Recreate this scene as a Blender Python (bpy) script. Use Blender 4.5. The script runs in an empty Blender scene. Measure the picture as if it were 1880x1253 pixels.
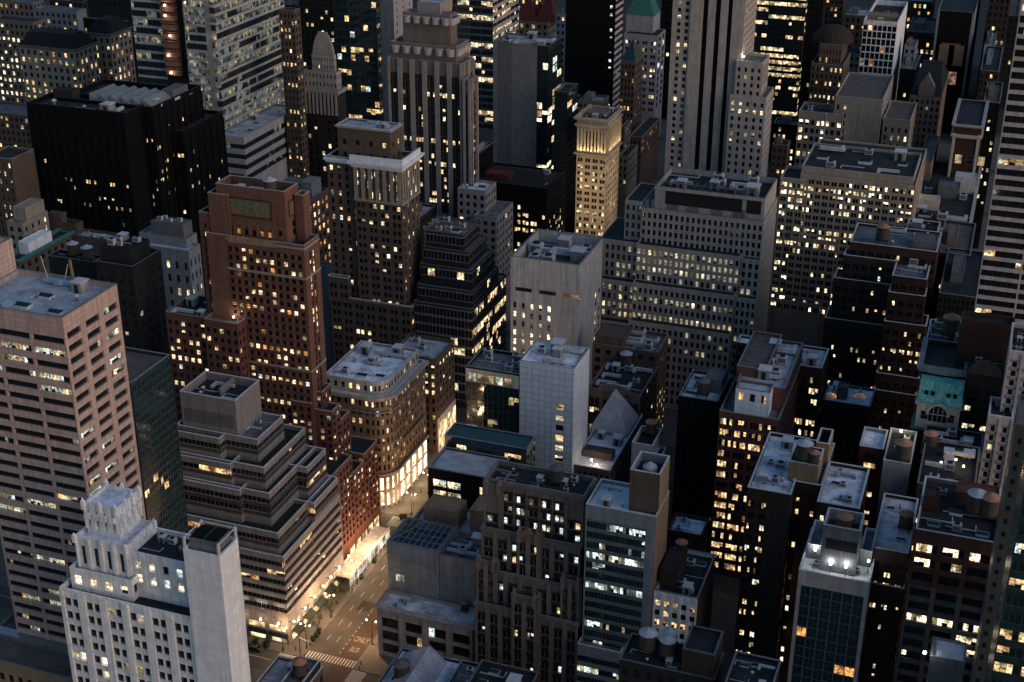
import bpy, math, random
import numpy as np
from mathutils import Vector, Matrix
rnd = random.Random(11)
scene = bpy.context.scene
col = scene.collection
# ------------------------------------------------------------------ camera: 260 m up, looking down the avenue grid
F_PX, PITCH, YAW, ROLL = 2587.2, math.radians(24.745), math.radians(-19.59), math.radians(-0.182)
H = 260.0
cp, sp, cy_, sy_ = math.cos(PITCH), math.sin(PITCH), math.cos(YAW), math.sin(YAW)
_f = np.array([sy_*cp, cy_*cp, -sp]); _r = np.array([cy_, -sy_, 0.0]); _d = np.cross(_f, _r)
cr, sr_ = math.cos(ROLL), math.sin(ROLL)
M = np.array([cr*_r + sr_*_d, -sr_*_r + cr*_d, _f])
CAM = np.array([0, 0, H])
def ray(x, y): return M.T @ np.array([(x-940)/F_PX, (y-626.5)/F_PX, 1.0])
def aty(x, y, Y):
    d = ray(x, y); return CAM + d*(Y/d[1])
def atz(x, y, z):
    d = ray(x, y); return CAM + d*((z-H)/d[2])
def proj(w):
    c = M @ (np.asarray(w, float)-CAM); return np.array([c[0]/c[2]*F_PX+940, c[1]/c[2]*F_PX+626.5])
def solve(fn, target, lo, hi):
    for _ in range(50):
        m = (lo+hi)/2
        if fn(m) < target: lo = m
        else: hi = m
    return (lo+hi)/2
cam_d = bpy.data.cameras.new('camera'); cam = bpy.data.objects.new('camera', cam_d); col.objects.link(cam)
cam_d.sensor_width = 36; cam_d.lens = 36*F_PX/1880; cam_d.clip_end = 6000; cam_d.clip_start = 1
cam.matrix_world = Matrix(((M[0][0], -M[1][0], -M[2][0], 0), (M[0][1], -M[1][1], -M[2][1], 0), (M[0][2], -M[1][2], -M[2][2], H), (0, 0, 0, 1)))
scene.camera = cam
# ------------------------------------------------------------------ materials
MATS = {}
def nt(name):
    m = bpy.data.materials.new(name); m.use_nodes = True; t = m.node_tree; t.nodes.clear()
    return m, t, t.nodes.new('ShaderNodeOutputMaterial')
def wall_mat(name, c, var=.25, rough=.85, scale=.35, brick=None, spec=.3, metal=0, streak=.2, flat=False):
    if name in MATS: return MATS[name]
    m, t, out = nt(name); N, Lk = t.nodes, t.links
    b = N.new('ShaderNodeBsdfPrincipled'); b.inputs['Roughness'].default_value = rough; b.inputs['Metallic'].default_value = metal
    b.inputs['Specular IOR Level'].default_value = spec
    tc = N.new('ShaderNodeTexCoord')
    n1 = N.new('ShaderNodeTexNoise'); n1.inputs['Scale'].default_value = scale; n1.inputs['Detail'].default_value = 8; n1.inputs['Roughness'].default_value = .7
    Lk.new(tc.outputs['Object'], n1.inputs['Vector'])
    mp = N.new('ShaderNodeMapping'); mp.inputs['Scale'].default_value = (1.1, 1.1, .06)
    Lk.new(tc.outputs['Object'], mp.inputs['Vector'])
    n2 = N.new('ShaderNodeTexNoise'); n2.inputs['Scale'].default_value = 1.0; n2.inputs['Detail'].default_value = 4
    Lk.new(mp.outputs[0], n2.inputs['Vector'])
    r1 = N.new('ShaderNodeMapRange'); r1.inputs[1].default_value = .25; r1.inputs[2].default_value = .75; r1.inputs[3].default_value = 1-var; r1.inputs[4].default_value = 1+var
    r2 = N.new('ShaderNodeMapRange'); r2.inputs[1].default_value = .3; r2.inputs[2].default_value = .7; r2.inputs[3].default_value = 1-streak; r2.inputs[4].default_value = 1+streak*.5
    Lk.new(n1.outputs['Fac'], r1.inputs[0]); Lk.new(n2.outputs['Fac'], r2.inputs[0])
    mu = N.new('ShaderNodeMath'); mu.operation = 'MULTIPLY'; Lk.new(r1.outputs[0], mu.inputs[0]); Lk.new(r2.outputs[0], mu.inputs[1])
    vm = N.new('ShaderNodeVectorMath'); vm.operation = 'SCALE'; Lk.new(mu.outputs[0], vm.inputs['Scale'])
    if brick:
        # joints: (width, height, mortar size, mortar colour factor); x+y along the wall, z up
        sx = N.new('ShaderNodeSeparateXYZ'); Lk.new(tc.outputs['Object'], sx.inputs[0])
        ad = N.new('ShaderNodeMath'); Lk.new(sx.outputs[0], ad.inputs[0]); Lk.new(sx.outputs[1], ad.inputs[1])
        cb = N.new('ShaderNodeCombineXYZ'); Lk.new((sx if flat else ad).outputs[0], cb.inputs[0]); Lk.new(sx.outputs[1 if flat else 2], cb.inputs[1])
        bt = N.new('ShaderNodeTexBrick'); bt.inputs['Scale'].default_value = 1; bt.inputs['Brick Width'].default_value = brick[0]; bt.inputs['Row Height'].default_value = brick[1]
        bt.inputs['Mortar Size'].default_value = brick[2]; bt.offset = brick[4] if len(brick) > 4 else 0
        bt.inputs['Color1'].default_value = (*[v*.93 for v in c], 1); bt.inputs['Color2'].default_value = (*[min(1, v*1.07) for v in c], 1)
        bt.inputs['Mortar'].default_value = (*[v*brick[3] for v in c], 1)
        Lk.new(cb.outputs[0], bt.inputs['Vector']); Lk.new(bt.outputs['Color'], vm.inputs[0])
    else:
        vm.inputs[0].default_value = c
    Lk.new(vm.outputs[0], b.inputs['Base Color'])
    Lk.new(b.outputs[0], out.inputs[0]); MATS[name] = m; return m
def glass_mat(name, c, rough=.06, spec=.6):
    if name in MATS: return MATS[name]
    m, t, out = nt(name); N, Lk = t.nodes, t.links
    b = N.new('ShaderNodeBsdfPrincipled'); b.inputs['Roughness'].default_value = rough; b.inputs['Specular IOR Level'].default_value = spec
    oi = N.new('ShaderNodeTexCoord'); n = N.new('ShaderNodeTexNoise'); n.inputs['Scale'].default_value = .45; n.inputs['Detail'].default_value = 3
    Lk.new(oi.outputs['Object'], n.inputs['Vector'])
    cr_ = N.new('ShaderNodeValToRGB'); cr_.color_ramp.elements[0].position = .35; cr_.color_ramp.elements[1].position = .75
    cr_.color_ramp.elements[0].color = (*[v*.7 for v in c], 1); cr_.color_ramp.elements[1].color = (*[v*1.4 for v in c], 1)
    Lk.new(n.outputs['Fac'], cr_.inputs[0]); Lk.new(cr_.outputs[0], b.inputs['Base Color'])
    Lk.new(b.outputs[0], out.inputs[0]); MATS[name] = m; return m
LIT_K = .72; LIT_P = .92
def lit_mat(name, c, s, c2=None, contrast=1.0):
    """a lit room seen through the pane: brightness differs from room to room and over ceiling, furniture and blinds"""
    if name in MATS: return MATS[name]
    m, t, out = nt(name); N, Lk = t.nodes, t.links
    e = N.new('ShaderNodeEmission'); tc = N.new('ShaderNodeTexCoord'); oi = N.new('ShaderNodeObjectInfo')
    sc_ = N.new('ShaderNodeMath'); sc_.operation = 'MULTIPLY'; sc_.inputs[1].default_value = 137.0; Lk.new(oi.outputs['Random'], sc_.inputs[0])
    av = N.new('ShaderNodeVectorMath'); Lk.new(tc.outputs['Object'], av.inputs[0]); Lk.new(sc_.outputs[0], av.inputs[1])
    n1 = N.new('ShaderNodeTexNoise'); n1.inputs['Scale'].default_value = 1.5; n1.inputs['Detail'].default_value = 2.5; Lk.new(av.outputs[0], n1.inputs['Vector'])
    n2 = N.new('ShaderNodeTexNoise'); n2.inputs['Scale'].default_value = .37; n2.inputs['Detail'].default_value = 0; Lk.new(av.outputs[0], n2.inputs['Vector'])
    r1 = N.new('ShaderNodeMapRange'); r1.inputs[1].default_value = .36; r1.inputs[2].default_value = .56; r1.inputs[3].default_value = 1-.8*contrast; r1.inputs[4].default_value = 1.15
    r2 = N.new('ShaderNodeMapRange'); r2.inputs[1].default_value = .3; r2.inputs[2].default_value = .7; r2.inputs[3].default_value = .22; r2.inputs[4].default_value = 1.5
    Lk.new(n1.outputs['Fac'], r1.inputs[0]); Lk.new(n2.outputs['Fac'], r2.inputs[0])
    mu = N.new('ShaderNodeMath'); mu.operation = 'MULTIPLY'; Lk.new(r1.outputs[0], mu.inputs[0]); Lk.new(r2.outputs[0], mu.inputs[1])
    m2 = N.new('ShaderNodeMath'); m2.operation = 'MULTIPLY'; m2.inputs[1].default_value = s*LIT_K; Lk.new(mu.outputs[0], m2.inputs[0])
    mx = N.new('ShaderNodeMix'); mx.data_type = 'RGBA'; mx.inputs[6].default_value = (*(c2 or [v*w for v, w in zip(c, (1, .8, .55))]), 1); mx.inputs[7].default_value = (*c, 1)
    Lk.new(r1.outputs[0], mx.inputs[0]); Lk.new(mx.outputs[2], e.inputs[0])
    Lk.new(m2.outputs[0], e.inputs[1]); Lk.new(e.outputs[0], out.inputs[0])
    m.cycles.emission_sampling = 'NONE'; MATS[name] = m; return m
def lamp_mat(name, c, s):
    if name in MATS: return MATS[name]
    m, t, out = nt(name); e = t.nodes.new('ShaderNodeEmission'); e.inputs[0].default_value = (*c, 1); e.inputs[1].default_value = s
    t.links.new(e.outputs[0], out.inputs[0]); m.cycles.emission_sampling = 'NONE'; MATS[name] = m; return m
W = {}
def wdef(k, *a, **kw): W[k] = wall_mat('wall_'+k, *a, **kw)
BR = (.9, .3, .018, .75, .5)
wdef('white', (.80, .78, .79)); wdef('whiteplain', (.80, .78, .81), var=.10, streak=.16, brick=(2.4, 1.2, .03, .88, .5))
wdef('tan', (.50, .36, .32), brick=(1.7, 1.3, .05, .6), var=.12)
wdef('tanplain', (.42, .33, .29)); wdef('brownstone', (.195, .145, .122)); wdef('darkbrown', (.044, .034, .03), spec=.15); wdef('black', (.007, .007, .008), spec=.12)
wdef('charcoal', (.024, .025, .027), spec=.15); wdef('limestone', (.42, .365, .33)); wdef('spandrelteal', (.11, .15, .16)); wdef('beige', (.33, .27, .22)); wdef('gold', (.50, .41, .29)); wdef('orangebrick', (.175, .082, .058), brick=BR)
wdef('redbrick', (.15, .06, .045), brick=BR); wdef('darkred', (.05, .026, .023), brick=BR); wdef('brownbrick', (.125, .085, .066), brick=BR); wdef('greybrick', (.29, .27, .265), brick=BR); wdef('ochre', (.30, .20, .125), brick=BR)
wdef('grey', (.22, .22, .23)); wdef('bluegrey', (.22, .235, .26)); wdef('ribdark', (.085, .07, .065), brick=(.9, 60, .14, .5)); wdef('deco', (.33, .275, .255)); wdef('midgrey', (.13, .13, .14)); wdef('concrete', (.50, .47, .46), var=.2, streak=.3, brick=(3.4, 3.5, .05, .82)); wdef('pyramidstone', (.52, .50, .50), var=.2, brick=(1.6, 1.1, .05, .75, .5)); wdef('tile', (.66, .68, .72), brick=(2.2, 2.2, .06, .35), var=.1, streak=.05)
wdef('ribbed', (.33, .285, .272), brick=(.55, 60, .16, .55), var=.08); wdef('steel', (.3, .31, .32), rough=.35, metal=.6); wdef('smoothgrey', (.075, .08, .085), rough=.45, var=.15); wdef('teal', (.05, .20, .18)); wdef('copper', (.17, .50, .46), var=.35, scale=.9, streak=.45)
wdef('darkteal', (.018, .04, .045), rough=.25, spec=.6); wdef('rust', (.26, .12, .075)); wdef('wood', (.10, .075, .06)); wdef('silver', (.5, .5, .52)); wdef('coping', (.58, .57, .58)); wdef('copingdark', (.2, .2, .21))
wdef('darkslab', (.06, .06, .062)); wdef('slabgrey', (.19, .19, .20), brick=(.9, 3.6, .07, .7)); wdef('red', (.10, .022, .017)); wdef('cream', (.55, .47, .40)); wdef('pinkgrey', (.47, .40, .40))
ROOF = {'grey': wall_mat('roof_grey', (.40, .42, .47), var=.55, scale=.22, streak=0, flat=True, brick=(7.5, 1.9, .05, .62, .4)), 'dark': wall_mat('roof_dark', (.026, .028, .032), var=.7, scale=.3, streak=0, flat=True, brick=(7.5, 1.9, .05, .62, .4)),
        'pale': wall_mat('roof_pale', (.70, .73, .80), var=.75, scale=.25, streak=0, flat=True, brick=(7.5, 1.9, .05, .62, .4)), 'mid': wall_mat('roof_mid', (.14, .147, .16), var=.7, scale=.3, streak=0, flat=True, brick=(7.5, 1.9, .05, .62, .4)),
        'green': wall_mat('roof_green', (.02, .03, .016), var=.6, scale=.8, streak=0, flat=True, brick=(7.5, 1.9, .05, .62, .4)), 'white': wall_mat('roof_white', (.74, .76, .80), var=.45, scale=.3, streak=0, flat=True, brick=(7.5, 1.9, .05, .62, .4)), 'brown': wall_mat('roof_brown', (.12, .095, .09), var=.5, scale=.3, streak=0, flat=True, brick=(7.5, 1.9, .05, .62, .4)),
        'pink': wall_mat('roof_pink', (.60, .54, .56), var=.6, scale=.3, streak=0, flat=True, brick=(7.5, 1.9, .05, .62, .4)), 'teal': wall_mat('roof_teal', (.03, .085, .095), var=.3, streak=0, rough=.5, flat=True, brick=(7.5, 1.9, .05, .62, .4))}
FR = wall_mat('window_frame', (.05, .045, .04)); FRL = wall_mat('window_frame_pale', (.3, .29, .28)); FRM = wall_mat('mullion_metal', (.16, .16, .165), rough=.4, metal=.5)
GD = glass_mat('glass_dark', (.012, .014, .017)); GT = glass_mat('glass_teal', (.010, .026, .032)); BL = wall_mat('window_blind', (.30, .30, .30), var=.4); BLD = wall_mat('window_blind_dim', (.13, .125, .12), var=.4)
CR = (1.0, .80, .52)
LITS = {'cream': lit_mat('lit_cream', (1, .77, .47), 1.12), 'warm': lit_mat('lit_warm', (1, .65, .31), .9), 'amber': lit_mat('lit_amber', (1, .47, .15), .55), 'cool': lit_mat('lit_cool', (.80, .95, .92), 1.1, (.6, .75, .7)),
        'bright': lit_mat('lit_bright', (1, .83, .58), 1.65), 'dim': lit_mat('lit_dim', (.95, .75, .4), .33), 'green': lit_mat('lit_office', (.85, .88, .68), .55, (.5, .6, .45)), 'teal': lit_mat('lit_teal', (.62, .72, .68), .13, (.4, .55, .52), .4), 'office': lit_mat('lit_dim_office', (.92, .80, .55), .30, contrast=.7), 'red': lit_mat('lit_pink', (.9, .48, .42), .22)}
SLOTS = [FR, GD, BL, BLD] + list(LITS.values()) + [GT, FRM, FRL]
SI = {m.name: i for i, m in enumerate(SLOTS)}; LI = {k: SI[v.name] for k, v in LITS.items()}
# ------------------------------------------------------------------ mesh collector
class MB:
    def __init__(s): s.v = []; s.f = []; s.m = []
    def quad(s, a, b, c, d, mi=0):
        n = len(s.v); s.v += [a, b, c, d]; s.f.append((n, n+1, n+2, n+3)); s.m.append(mi)
    def tri(s, a, b, c, mi=0):
        n = len(s.v); s.v += [a, b, c]; s.f.append((n, n+1, n+2)); s.m.append(mi)
    def box(s, x0, y0, z0, x1, y1, z1, mi=0, bottom=True):
        P = [(x0, y0, z0), (x1, y0, z0), (x1, y1, z0), (x0, y1, z0), (x0, y0, z1), (x1, y0, z1), (x1, y1, z1), (x0, y1, z1)]
        n = len(s.v); s.v += P
        fs = [(4, 5, 6, 7), (0, 1, 5, 4), (1, 2, 6, 5), (2, 3, 7, 6), (3, 0, 4, 7)]
        if bottom: fs.append((3, 2, 1, 0))
        for f in fs: s.f.append(tuple(n+i for i in f)); s.m.append(mi)
    def cyl(s, x, y, z0, z1, r0, r1=None, n=16, mi=0, cap=True):
        r1 = r0 if r1 is None else r1; b = len(s.v)
        for k in range(n):
            a = 2*math.pi*k/n; s.v.append((x+r0*math.cos(a), y+r0*math.sin(a), z0))
        for k in range(n):
            a = 2*math.pi*k/n; s.v.append((x+r1*math.cos(a), y+r1*math.sin(a), z1))
        for k in range(n):
            j = (k+1) % n; s.f.append((b+k, b+j, b+n+j, b+n+k)); s.m.append(mi)
        if cap: s.f.append(tuple(b+n+k for k in range(n))); s.m.append(mi); s.f.append(tuple(b+n-1-k for k in range(n))); s.m.append(mi)
    def bar(s, p, q, w, mi=0):
        p, q = Vector(p), Vector(q); d = (q-p).normalized(); u = d.cross(Vector((0, 0, 1)))
        u = Vector((1, 0, 0)) if u.length < 1e-3 else u.normalized(); v = d.cross(u)
        n = len(s.v)
        for c in (p, q):
            for a, b in ((-1, -1), (1, -1), (1, 1), (-1, 1)): s.v.append(tuple(c+u*a*w/2+v*b*w/2))
        for f in ((0, 1, 5, 4), (1, 2, 6, 5), (2, 3, 7, 6), (3, 0, 4, 7), (3, 2, 1, 0), (4, 5, 6, 7)): s.f.append(tuple(n+i for i in f)); s.m.append(mi)
    def prism(s, pts, z0, z1, mi=0, cap_mi=None):
        n = len(pts); b = len(s.v); s.v += [(x, y, z0) for x, y in pts] + [(x, y, z1) for x, y in pts]
        for k in range(n):
            j = (k+1) % n; s.f.append((b+k, b+j, b+n+j, b+n+k)); s.m.append(mi)
        s.f.append(tuple(b+n+k for k in range(n))); s.m.append(mi if cap_mi is None else cap_mi)
    def build(s, name, mats, parent=None, org=(0, 0, 0), smooth=False):
        if not s.v: return None
        me = bpy.data.meshes.new(name); o3 = np.array(org, float)
        me.from_pydata((np.array(s.v, float)-o3).tolist(), [], s.f)
        for m in (mats if isinstance(mats, (list, tuple)) else [mats]): me.materials.append(m)
        me.polygons.foreach_set('material_index', s.m)
        if smooth: me.polygons.foreach_set('use_smooth', [True]*len(s.f))
        me.update()
        o = bpy.data.objects.new(name, me); col.objects.link(o)
        if parent: o.parent = parent
        else: o.location = org
        return o
def tag(o, label=None, cat=None, group=None, kind=None):
    if label: o['label'] = label
    if cat: o['category'] = cat
    if group: o['group'] = group
    if kind: o['kind'] = kind
    return o
def empty(name, loc, label, cat, group=None, rz=0):
    o = bpy.data.objects.new(name, None); col.objects.link(o); o.location = loc; o.rotation_euler = (0, 0, rz); o.empty_display_size = 1
    return tag(o, label, cat, group)
def copy_tree(o, parent=None):
    c = o.copy(); col.objects.link(c)
    if parent: c.parent = parent
    for ch in list(o.children): copy_tree(ch, c)
    return c
# ------------------------------------------------------------------ windows
WCACHE = {}
def win_data(w, h, rec, states, pal, frame, glass):
    """one window: panes side by side in a frame, set back in its opening; local x along the wall, -y outwards"""
    mb = MB(); n = len(states); pw = w/n; fi = SI[frame.name]; gi = SI[glass.name]; y = rec
    def pane(x0, x1, z0, z1, mi): mb.quad((x0, y, z0), (x1, y, z0), (x1, y, z1), (x0, y, z1), mi)
    for k, st in enumerate(states):
        x0, x1 = k*pw, (k+1)*pw; R = random.Random(int(w*100)*31+k*7+ord(st)*131+n)
        if st == 'd': pane(x0, x1, 0, h, gi)
        elif st == 'b': q = h*R.uniform(.35, .65); pane(x0, x1, 0, q, gi); pane(x0, x1, q, h, SI[BL.name])
        elif st == 'B': pane(x0, x1, 0, h, SI[BLD.name])
        elif st == 'l': pane(x0, x1, 0, h, LI[pal[0]])
        elif st == 'k': q = h*R.uniform(.25, .5); pane(x0, x1, 0, q, gi); pane(x0, x1, q, h, LI[pal[0]])
        elif st == 'h': q = h*R.uniform(.45, .7); pane(x0, x1, 0, q, LI[pal[0]]); pane(x0, x1, q, h, LI['dim'])
        elif st == 'a': pane(x0, x1, 0, h, LI[pal[1]])
        elif st == 'm': pane(x0, x1, 0, h, LI['dim'])
        elif st == 'c': pane(x0, x1, 0, h, LI[pal[2]])
    t = min(.09, w*.05); yf = rec-.05
    def fq(x0, x1, z0, z1): mb.quad((x0, yf, z0), (x1, yf, z0), (x1, yf, z1), (x0, yf, z1), fi)
    fq(0, w, 0, t); fq(0, w, h-t, h); fq(0, t, t, h-t); fq(w-t, w, t, h-t)
    for k in range(1, n): fq(k*pw-t*.5, k*pw+t*.5, t, h-t)
    if n == 1: fq(t, w-t, h*.5-t*.5, h*.5+t*.5)
    return mb
def win_states(R, np_, p):
    """the lit state of every pane of one window"""
    def one(lit):
        x = R.random()
        if lit: return 'l' if x < .34 else 'k' if x < .53 else 'h' if x < .68 else 'a' if x < .83 else 'm' if x < .94 else 'c'
        if np_ > 1: return 'd' if x < .86 else 'b' if x < .95 else 'B'
        return 'd' if x < .62 else 'b' if x < .84 else 'B'
    if np_ == 1: return (one(R.random() < p),)
    out = []; lit = R.random() < p
    for k in range(np_):
        if R.random() < .22: lit = R.random() < p
        out.append(one(lit))
    return tuple(out)
POOL = {}
def win_pick(R, np_, p):
    if np_ == 1: return win_states(R, 1, p)
    key = (np_, round(p*8)); L = POOL.setdefault(key, [])
    if len(L) < 14: L.append(win_states(R, np_, min(1, max(0, round(p*8)/8)) if p > .06 else p)); return L[-1]
    return R.choice(L)
class Style(dict): __getattr__ = dict.get
def S(**k):
    d = dict(fh=3.7, bay=3.0, n=1, wf=.5, hf=.55, sl=.25, gap=.12, rec=.25, top=1.2, base=0.0, lit=.12, np=1, pal=('cream', 'warm', 'cool'), frame=FR, glass=GD, pier=0, pd=.35, mi=0, smi=None, fvar=.8, only=None, zv=0)
    d.update(k); return Style(d)
BLANK = S(blank=True)
def vary(st, **k): d = Style(st); d.update(k); return d
def facade(B, P, rot, L, z0, z1, st):
    mb = B.mb; R = B.R; cu, su = math.cos(rot), math.sin(rot)
    def pt(a, z, d=0.0): return (P[0]+cu*a-su*d, P[1]+su*a+cu*d, z)     # d > 0 goes into the building
    def q(a0, a1, za, zb, mi=0, d=0.0):
        if a1-a0 > 1e-4 and zb-za > 1e-4: mb.quad(pt(a0, za, d), pt(a1, za, d), pt(a1, zb, d), pt(a0, zb, d), mi)
    if st.blank or L < 1.2 or z1-z0 < 2: q(0, L, z0, z1, st.mi or 0); return
    fh = st.fh; nb = st.nb or max(1, round(L/st.bay)); bw = L/nb; ww_all = bw*st.wf; n = st.n; g = st.gap*.55*bw if n > 1 else 0
    ww = (ww_all-g*(n-1))/n; wh = fh*st.hf; m0 = (bw-ww_all)/2; rec = st.rec; smi = st.mi if st.smi is None else st.smi
    zt = z1-st.top; zlow = max(z0+st.base, st.zv); nf = int((zt-zlow)/fh+.02)
    if nf < 1: q(0, L, z0, z1, st.mi); return
    zl = zt-nf*fh
    q(0, L, zt, z1, st.mi); q(0, L, z0, zl, st.mi)
    xs = []
    for b in range(nb):
        for k in range(n):
            if st.only is None or b in st.only: xs.append((b*bw+m0+k*(ww+g), b*bw+m0+k*(ww+g)+ww))
    ribbon = st.wf > .995
    for f in range(nf):
        zf = zl+f*fh; za = zf+fh*st.sl; zb = za+wh
        q(0, L, zf, za, smi); q(0, L, zb, zf+fh, smi)
        a = 0
        for (x0, x1) in xs: q(a, x0, za, zb, st.mi); a = x1
        q(a, L, za, zb, st.mi)
        fl = min(1.0, st.lit*LIT_P*(1+st.fvar*R.uniform(-1, 1))*(2.4 if R.random() < .16*st.fvar else 1))
        if R.random() < .22*st.fvar: fl *= .12
        for (x0, x1) in xs:
            mb.quad(pt(x0, za), pt(x1, za), pt(x1, za, rec), pt(x0, za, rec), st.mi)
            mb.quad(pt(x0, zb, rec), pt(x1, zb, rec), pt(x1, zb), pt(x0, zb), st.mi)
            if st.np == 1 and rec >= .28 and P[1] < 520:          # projecting sill
                e0, e1, zs = x0-.12, x1+.12, za-.22
                mb.quad(pt(e0, zs, -.16), pt(e1, zs, -.16), pt(e1, za, -.16), pt(e0, za, -.16), st.mi); mb.quad(pt(e0, za, -.16), pt(e1, za, -.16), pt(e1, za, .001), pt(e0, za, .001), st.mi)
            if not ribbon:
                mb.quad(pt(x0, za), pt(x0, za, rec), pt(x0, zb, rec), pt(x0, zb), st.mi)
                mb.quad(pt(x1, za, rec), pt(x1, za), pt(x1, zb), pt(x1, zb, rec), st.mi)
            pk = win_pick(R, st.np, fl)
            if st.clear: pk = tuple('d' if c_ in 'bB' else c_ for c_ in pk)
            B.wins.append((round(x1-x0, 3), round(wh, 3), rec, pk, st.pal, st.frame, st.glass, pt(x0, za), rot))
    if st.pier:
        pw, pd = st.pier, st.pd
        for b in range(nb+1):
            a = b*bw; a0, a1 = max(0, a-pw/2), min(L, a+pw/2)
            p0, p1, p2, p3 = pt(a0, 0, -pd), pt(a1, 0, -pd), pt(a1, 0, -.002), pt(a0, 0, -.002)
            za, zb = max(z0, zl-.3), (z1-st.top*.25+(st.ptop or 0)) if st.pz is None else z1-st.pz
            def vz(p, z): return (p[0], p[1], z)
            pm = st.pmi if st.pmi is not None else st.mi
            mb.quad(vz(p0, za), vz(p1, za), vz(p1, zb), vz(p0, zb), pm); mb.quad(vz(p1, za), vz(p2, za), vz(p2, zb), vz(p1, zb), pm)
            mb.quad(vz(p3, za), vz(p0, za), vz(p0, zb), vz(p3, zb), pm); mb.quad(vz(p0, zb), vz(p1, zb), vz(p2, zb), vz(p3, zb), pm)
class Box:
    def __init__(s, x0, x1, y0, y1, z, par): s.x0, s.x1, s.y0, s.y1, s.z, s.par = x0, x1, y0, y1, z, par; s.deck = z-par
    def __repr__(s): return 'x %.0f..%.0f y %.0f..%.0f z %.0f' % (s.x0, s.x1, s.y0, s.y1, s.z)
ALL = []
class Bld:
    def __init__(s, name, label, ref, walls=('beige',), cat='building', group=None, cop='copingdark', roof='mid', seed=None, cap=100):
        s.name, s.label, s.ref, s.cat, s.group, s.cop, s.roofk, s.cap = name, label, ref, cat, group, cop, roof, cap
        s.walls = [W[w] for w in walls]; s.mb = MB(); s.decks = []; s.cops = []; s.extra = {}; s.wins = []; s.boxes = []; s.R = random.Random(seed if seed is not None else len(ALL)*7+3); ALL.append(s)
    def part(s, name, mat, new=False):
        """a mesh collector for a named part (new=True starts another part of that name)"""
        key = (name, mat.name, len(s.extra) if new else 0); d = s.extra.setdefault(key, (MB(), name, mat)); return d[0]
    def fps(s, st, w):
        """floor and bay sizes given in photograph pixels (fp, bp) become metres at this distance"""
        st = Style(st)
        if st.fp: st['fh'] = st.fp/np.hypot(*(proj(w)-proj(w-np.array([0, 0, 1.0]))))
        if st.bp: st['bay'] = st.bp/np.hypot(*(proj(w)-proj(w-np.array([1.0, 0, 0]))))
        return st
    def tier(s, Y, C=None, L=None, F=None, f=BLANK, r=None, on=None, y1=None, x0=None, x1=None, z=None, par=1.0, roof=None, zb=None, cop=True, l=None, round_=0, dy=None, rt=.4):
        if C is not None:
            w = aty(C[0], C[1], Y); X1 = w[0] if x1 is None else x1; Z = w[2] if z is None else z; ZR = w[2]
        else: X1, Z = x1, z; ZR = z
        if x0 is None: x0 = solve(lambda x: proj((x, Y, ZR))[0], L, X1-400, X1)
        if dy is not None: y1 = Y+dy
        if y1 is None: y1 = solve(lambda y: proj((X1, y, ZR))[0], F, Y+1, Y+250) if F is not None else Y+25
        if on is not None:
            e = .45; x0 = max(x0, on.x0+e); X1 = min(X1, on.x1-e); Y = max(Y, on.y0+e); y1 = min(y1, on.y1-e); zb = on.deck-.06
        zb = zb or 0.0
        b = Box(x0, X1, Y, y1, Z, par); s.boxes.append(b); w = np.array([X1, Y, Z])
        r = f if r is None else r
        def segs(P, rot, LL, st):
            if isinstance(st, list):
                for (a, c, q) in st: facade(s, (P[0]+math.cos(rot)*a*LL, P[1]+math.sin(rot)*a*LL), rot, (c-a)*LL, zb, Z, s.fps(q, w))
            else: facade(s, P, rot, LL, zb, Z, s.fps(st, w))
        if round_:
            k = round_; segs((x0, Y), 0, X1-k-x0, f); segs((X1, Y+k), math.pi/2, y1-Y-k, r)
            nn = 6; pts = [(X1-k+k*math.sin(a), Y+k-k*math.cos(a)) for a in [i*math.pi/2/nn for i in range(nn+1)]]
            for i in range(nn):
                p, q_ = pts[i], pts[i+1]; facade(s, p, math.atan2(q_[1]-p[1], q_[0]-p[0]), math.hypot(q_[0]-p[0], q_[1]-p[1]), zb, Z, s.fps(vary(f, nb=1) if not isinstance(f, list) else BLANK, w))
            ring = [(x0, Y)] + pts + [(X1, y1), (x0, y1)]
        else:
            segs((x0, Y), 0, X1-x0, f); segs((X1, Y), math.pi/2, y1-Y, r); ring = [(x0, Y), (X1, Y), (X1, y1), (x0, y1)]
        if l is not None: segs((x0, y1), -math.pi/2, y1-Y, l)
        else: s.mb.quad((x0, y1, zb), (x0, Y, zb), (x0, Y, Z), (x0, y1, Z), 0)
        s.mb.quad((X1, y1, zb), (x0, y1, zb), (x0, y1, Z), (X1, y1, Z), 0)
        # parapet, roof deck and coping
        cx, cyy = (x0+X1)/2, (Y+y1)/2; t = rt
        def inset(p, t):
            return (p[0]+(t if p[0] < cx else -t), p[1]+(t if p[1] < cyy else -t))
        inn = [inset(p, t) for p in ring]; n = len(ring); zd = Z-par
        dm = MB(); s.decks.append((dm, roof or s.roofk)); cpm = MB(); s.cops.append(cpm)
        if par > .05:
            for i in range(n):
                j = (i+1) % n; a, c, d, e = ring[i], ring[j], inn[j], inn[i]
                s.mb.quad((*c[:2], Z), (*d, Z), (*e, Z), (*a, Z), 0) if False else s.mb.quad((*a, Z), (*c, Z), (*d, Z), (*e, Z), 0)
                s.mb.quad((*d, zd), (*e, zd), (*e, Z), (*d, Z), 0)
                if cop:
                    o1, o2 = [ (p[0]+(-.06 if p[0] < cx else .06), p[1]+(-.06 if p[1] < cyy else .06)) for p in (a, c)]
                    i1, i2 = inset(a, t+.05), inset(c, t+.05); zc = Z+.14
                    cpm.quad((*o1, Z+.004), (*o2, Z+.004), (*o2, zc), (*o1, zc)); cpm.quad((*o1, zc), (*o2, zc), (*i2, zc), (*i1, zc)); cpm.quad((*i2, Z+.004), (*i1, Z+.004), (*i1, zc), (*i2, zc))
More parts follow.
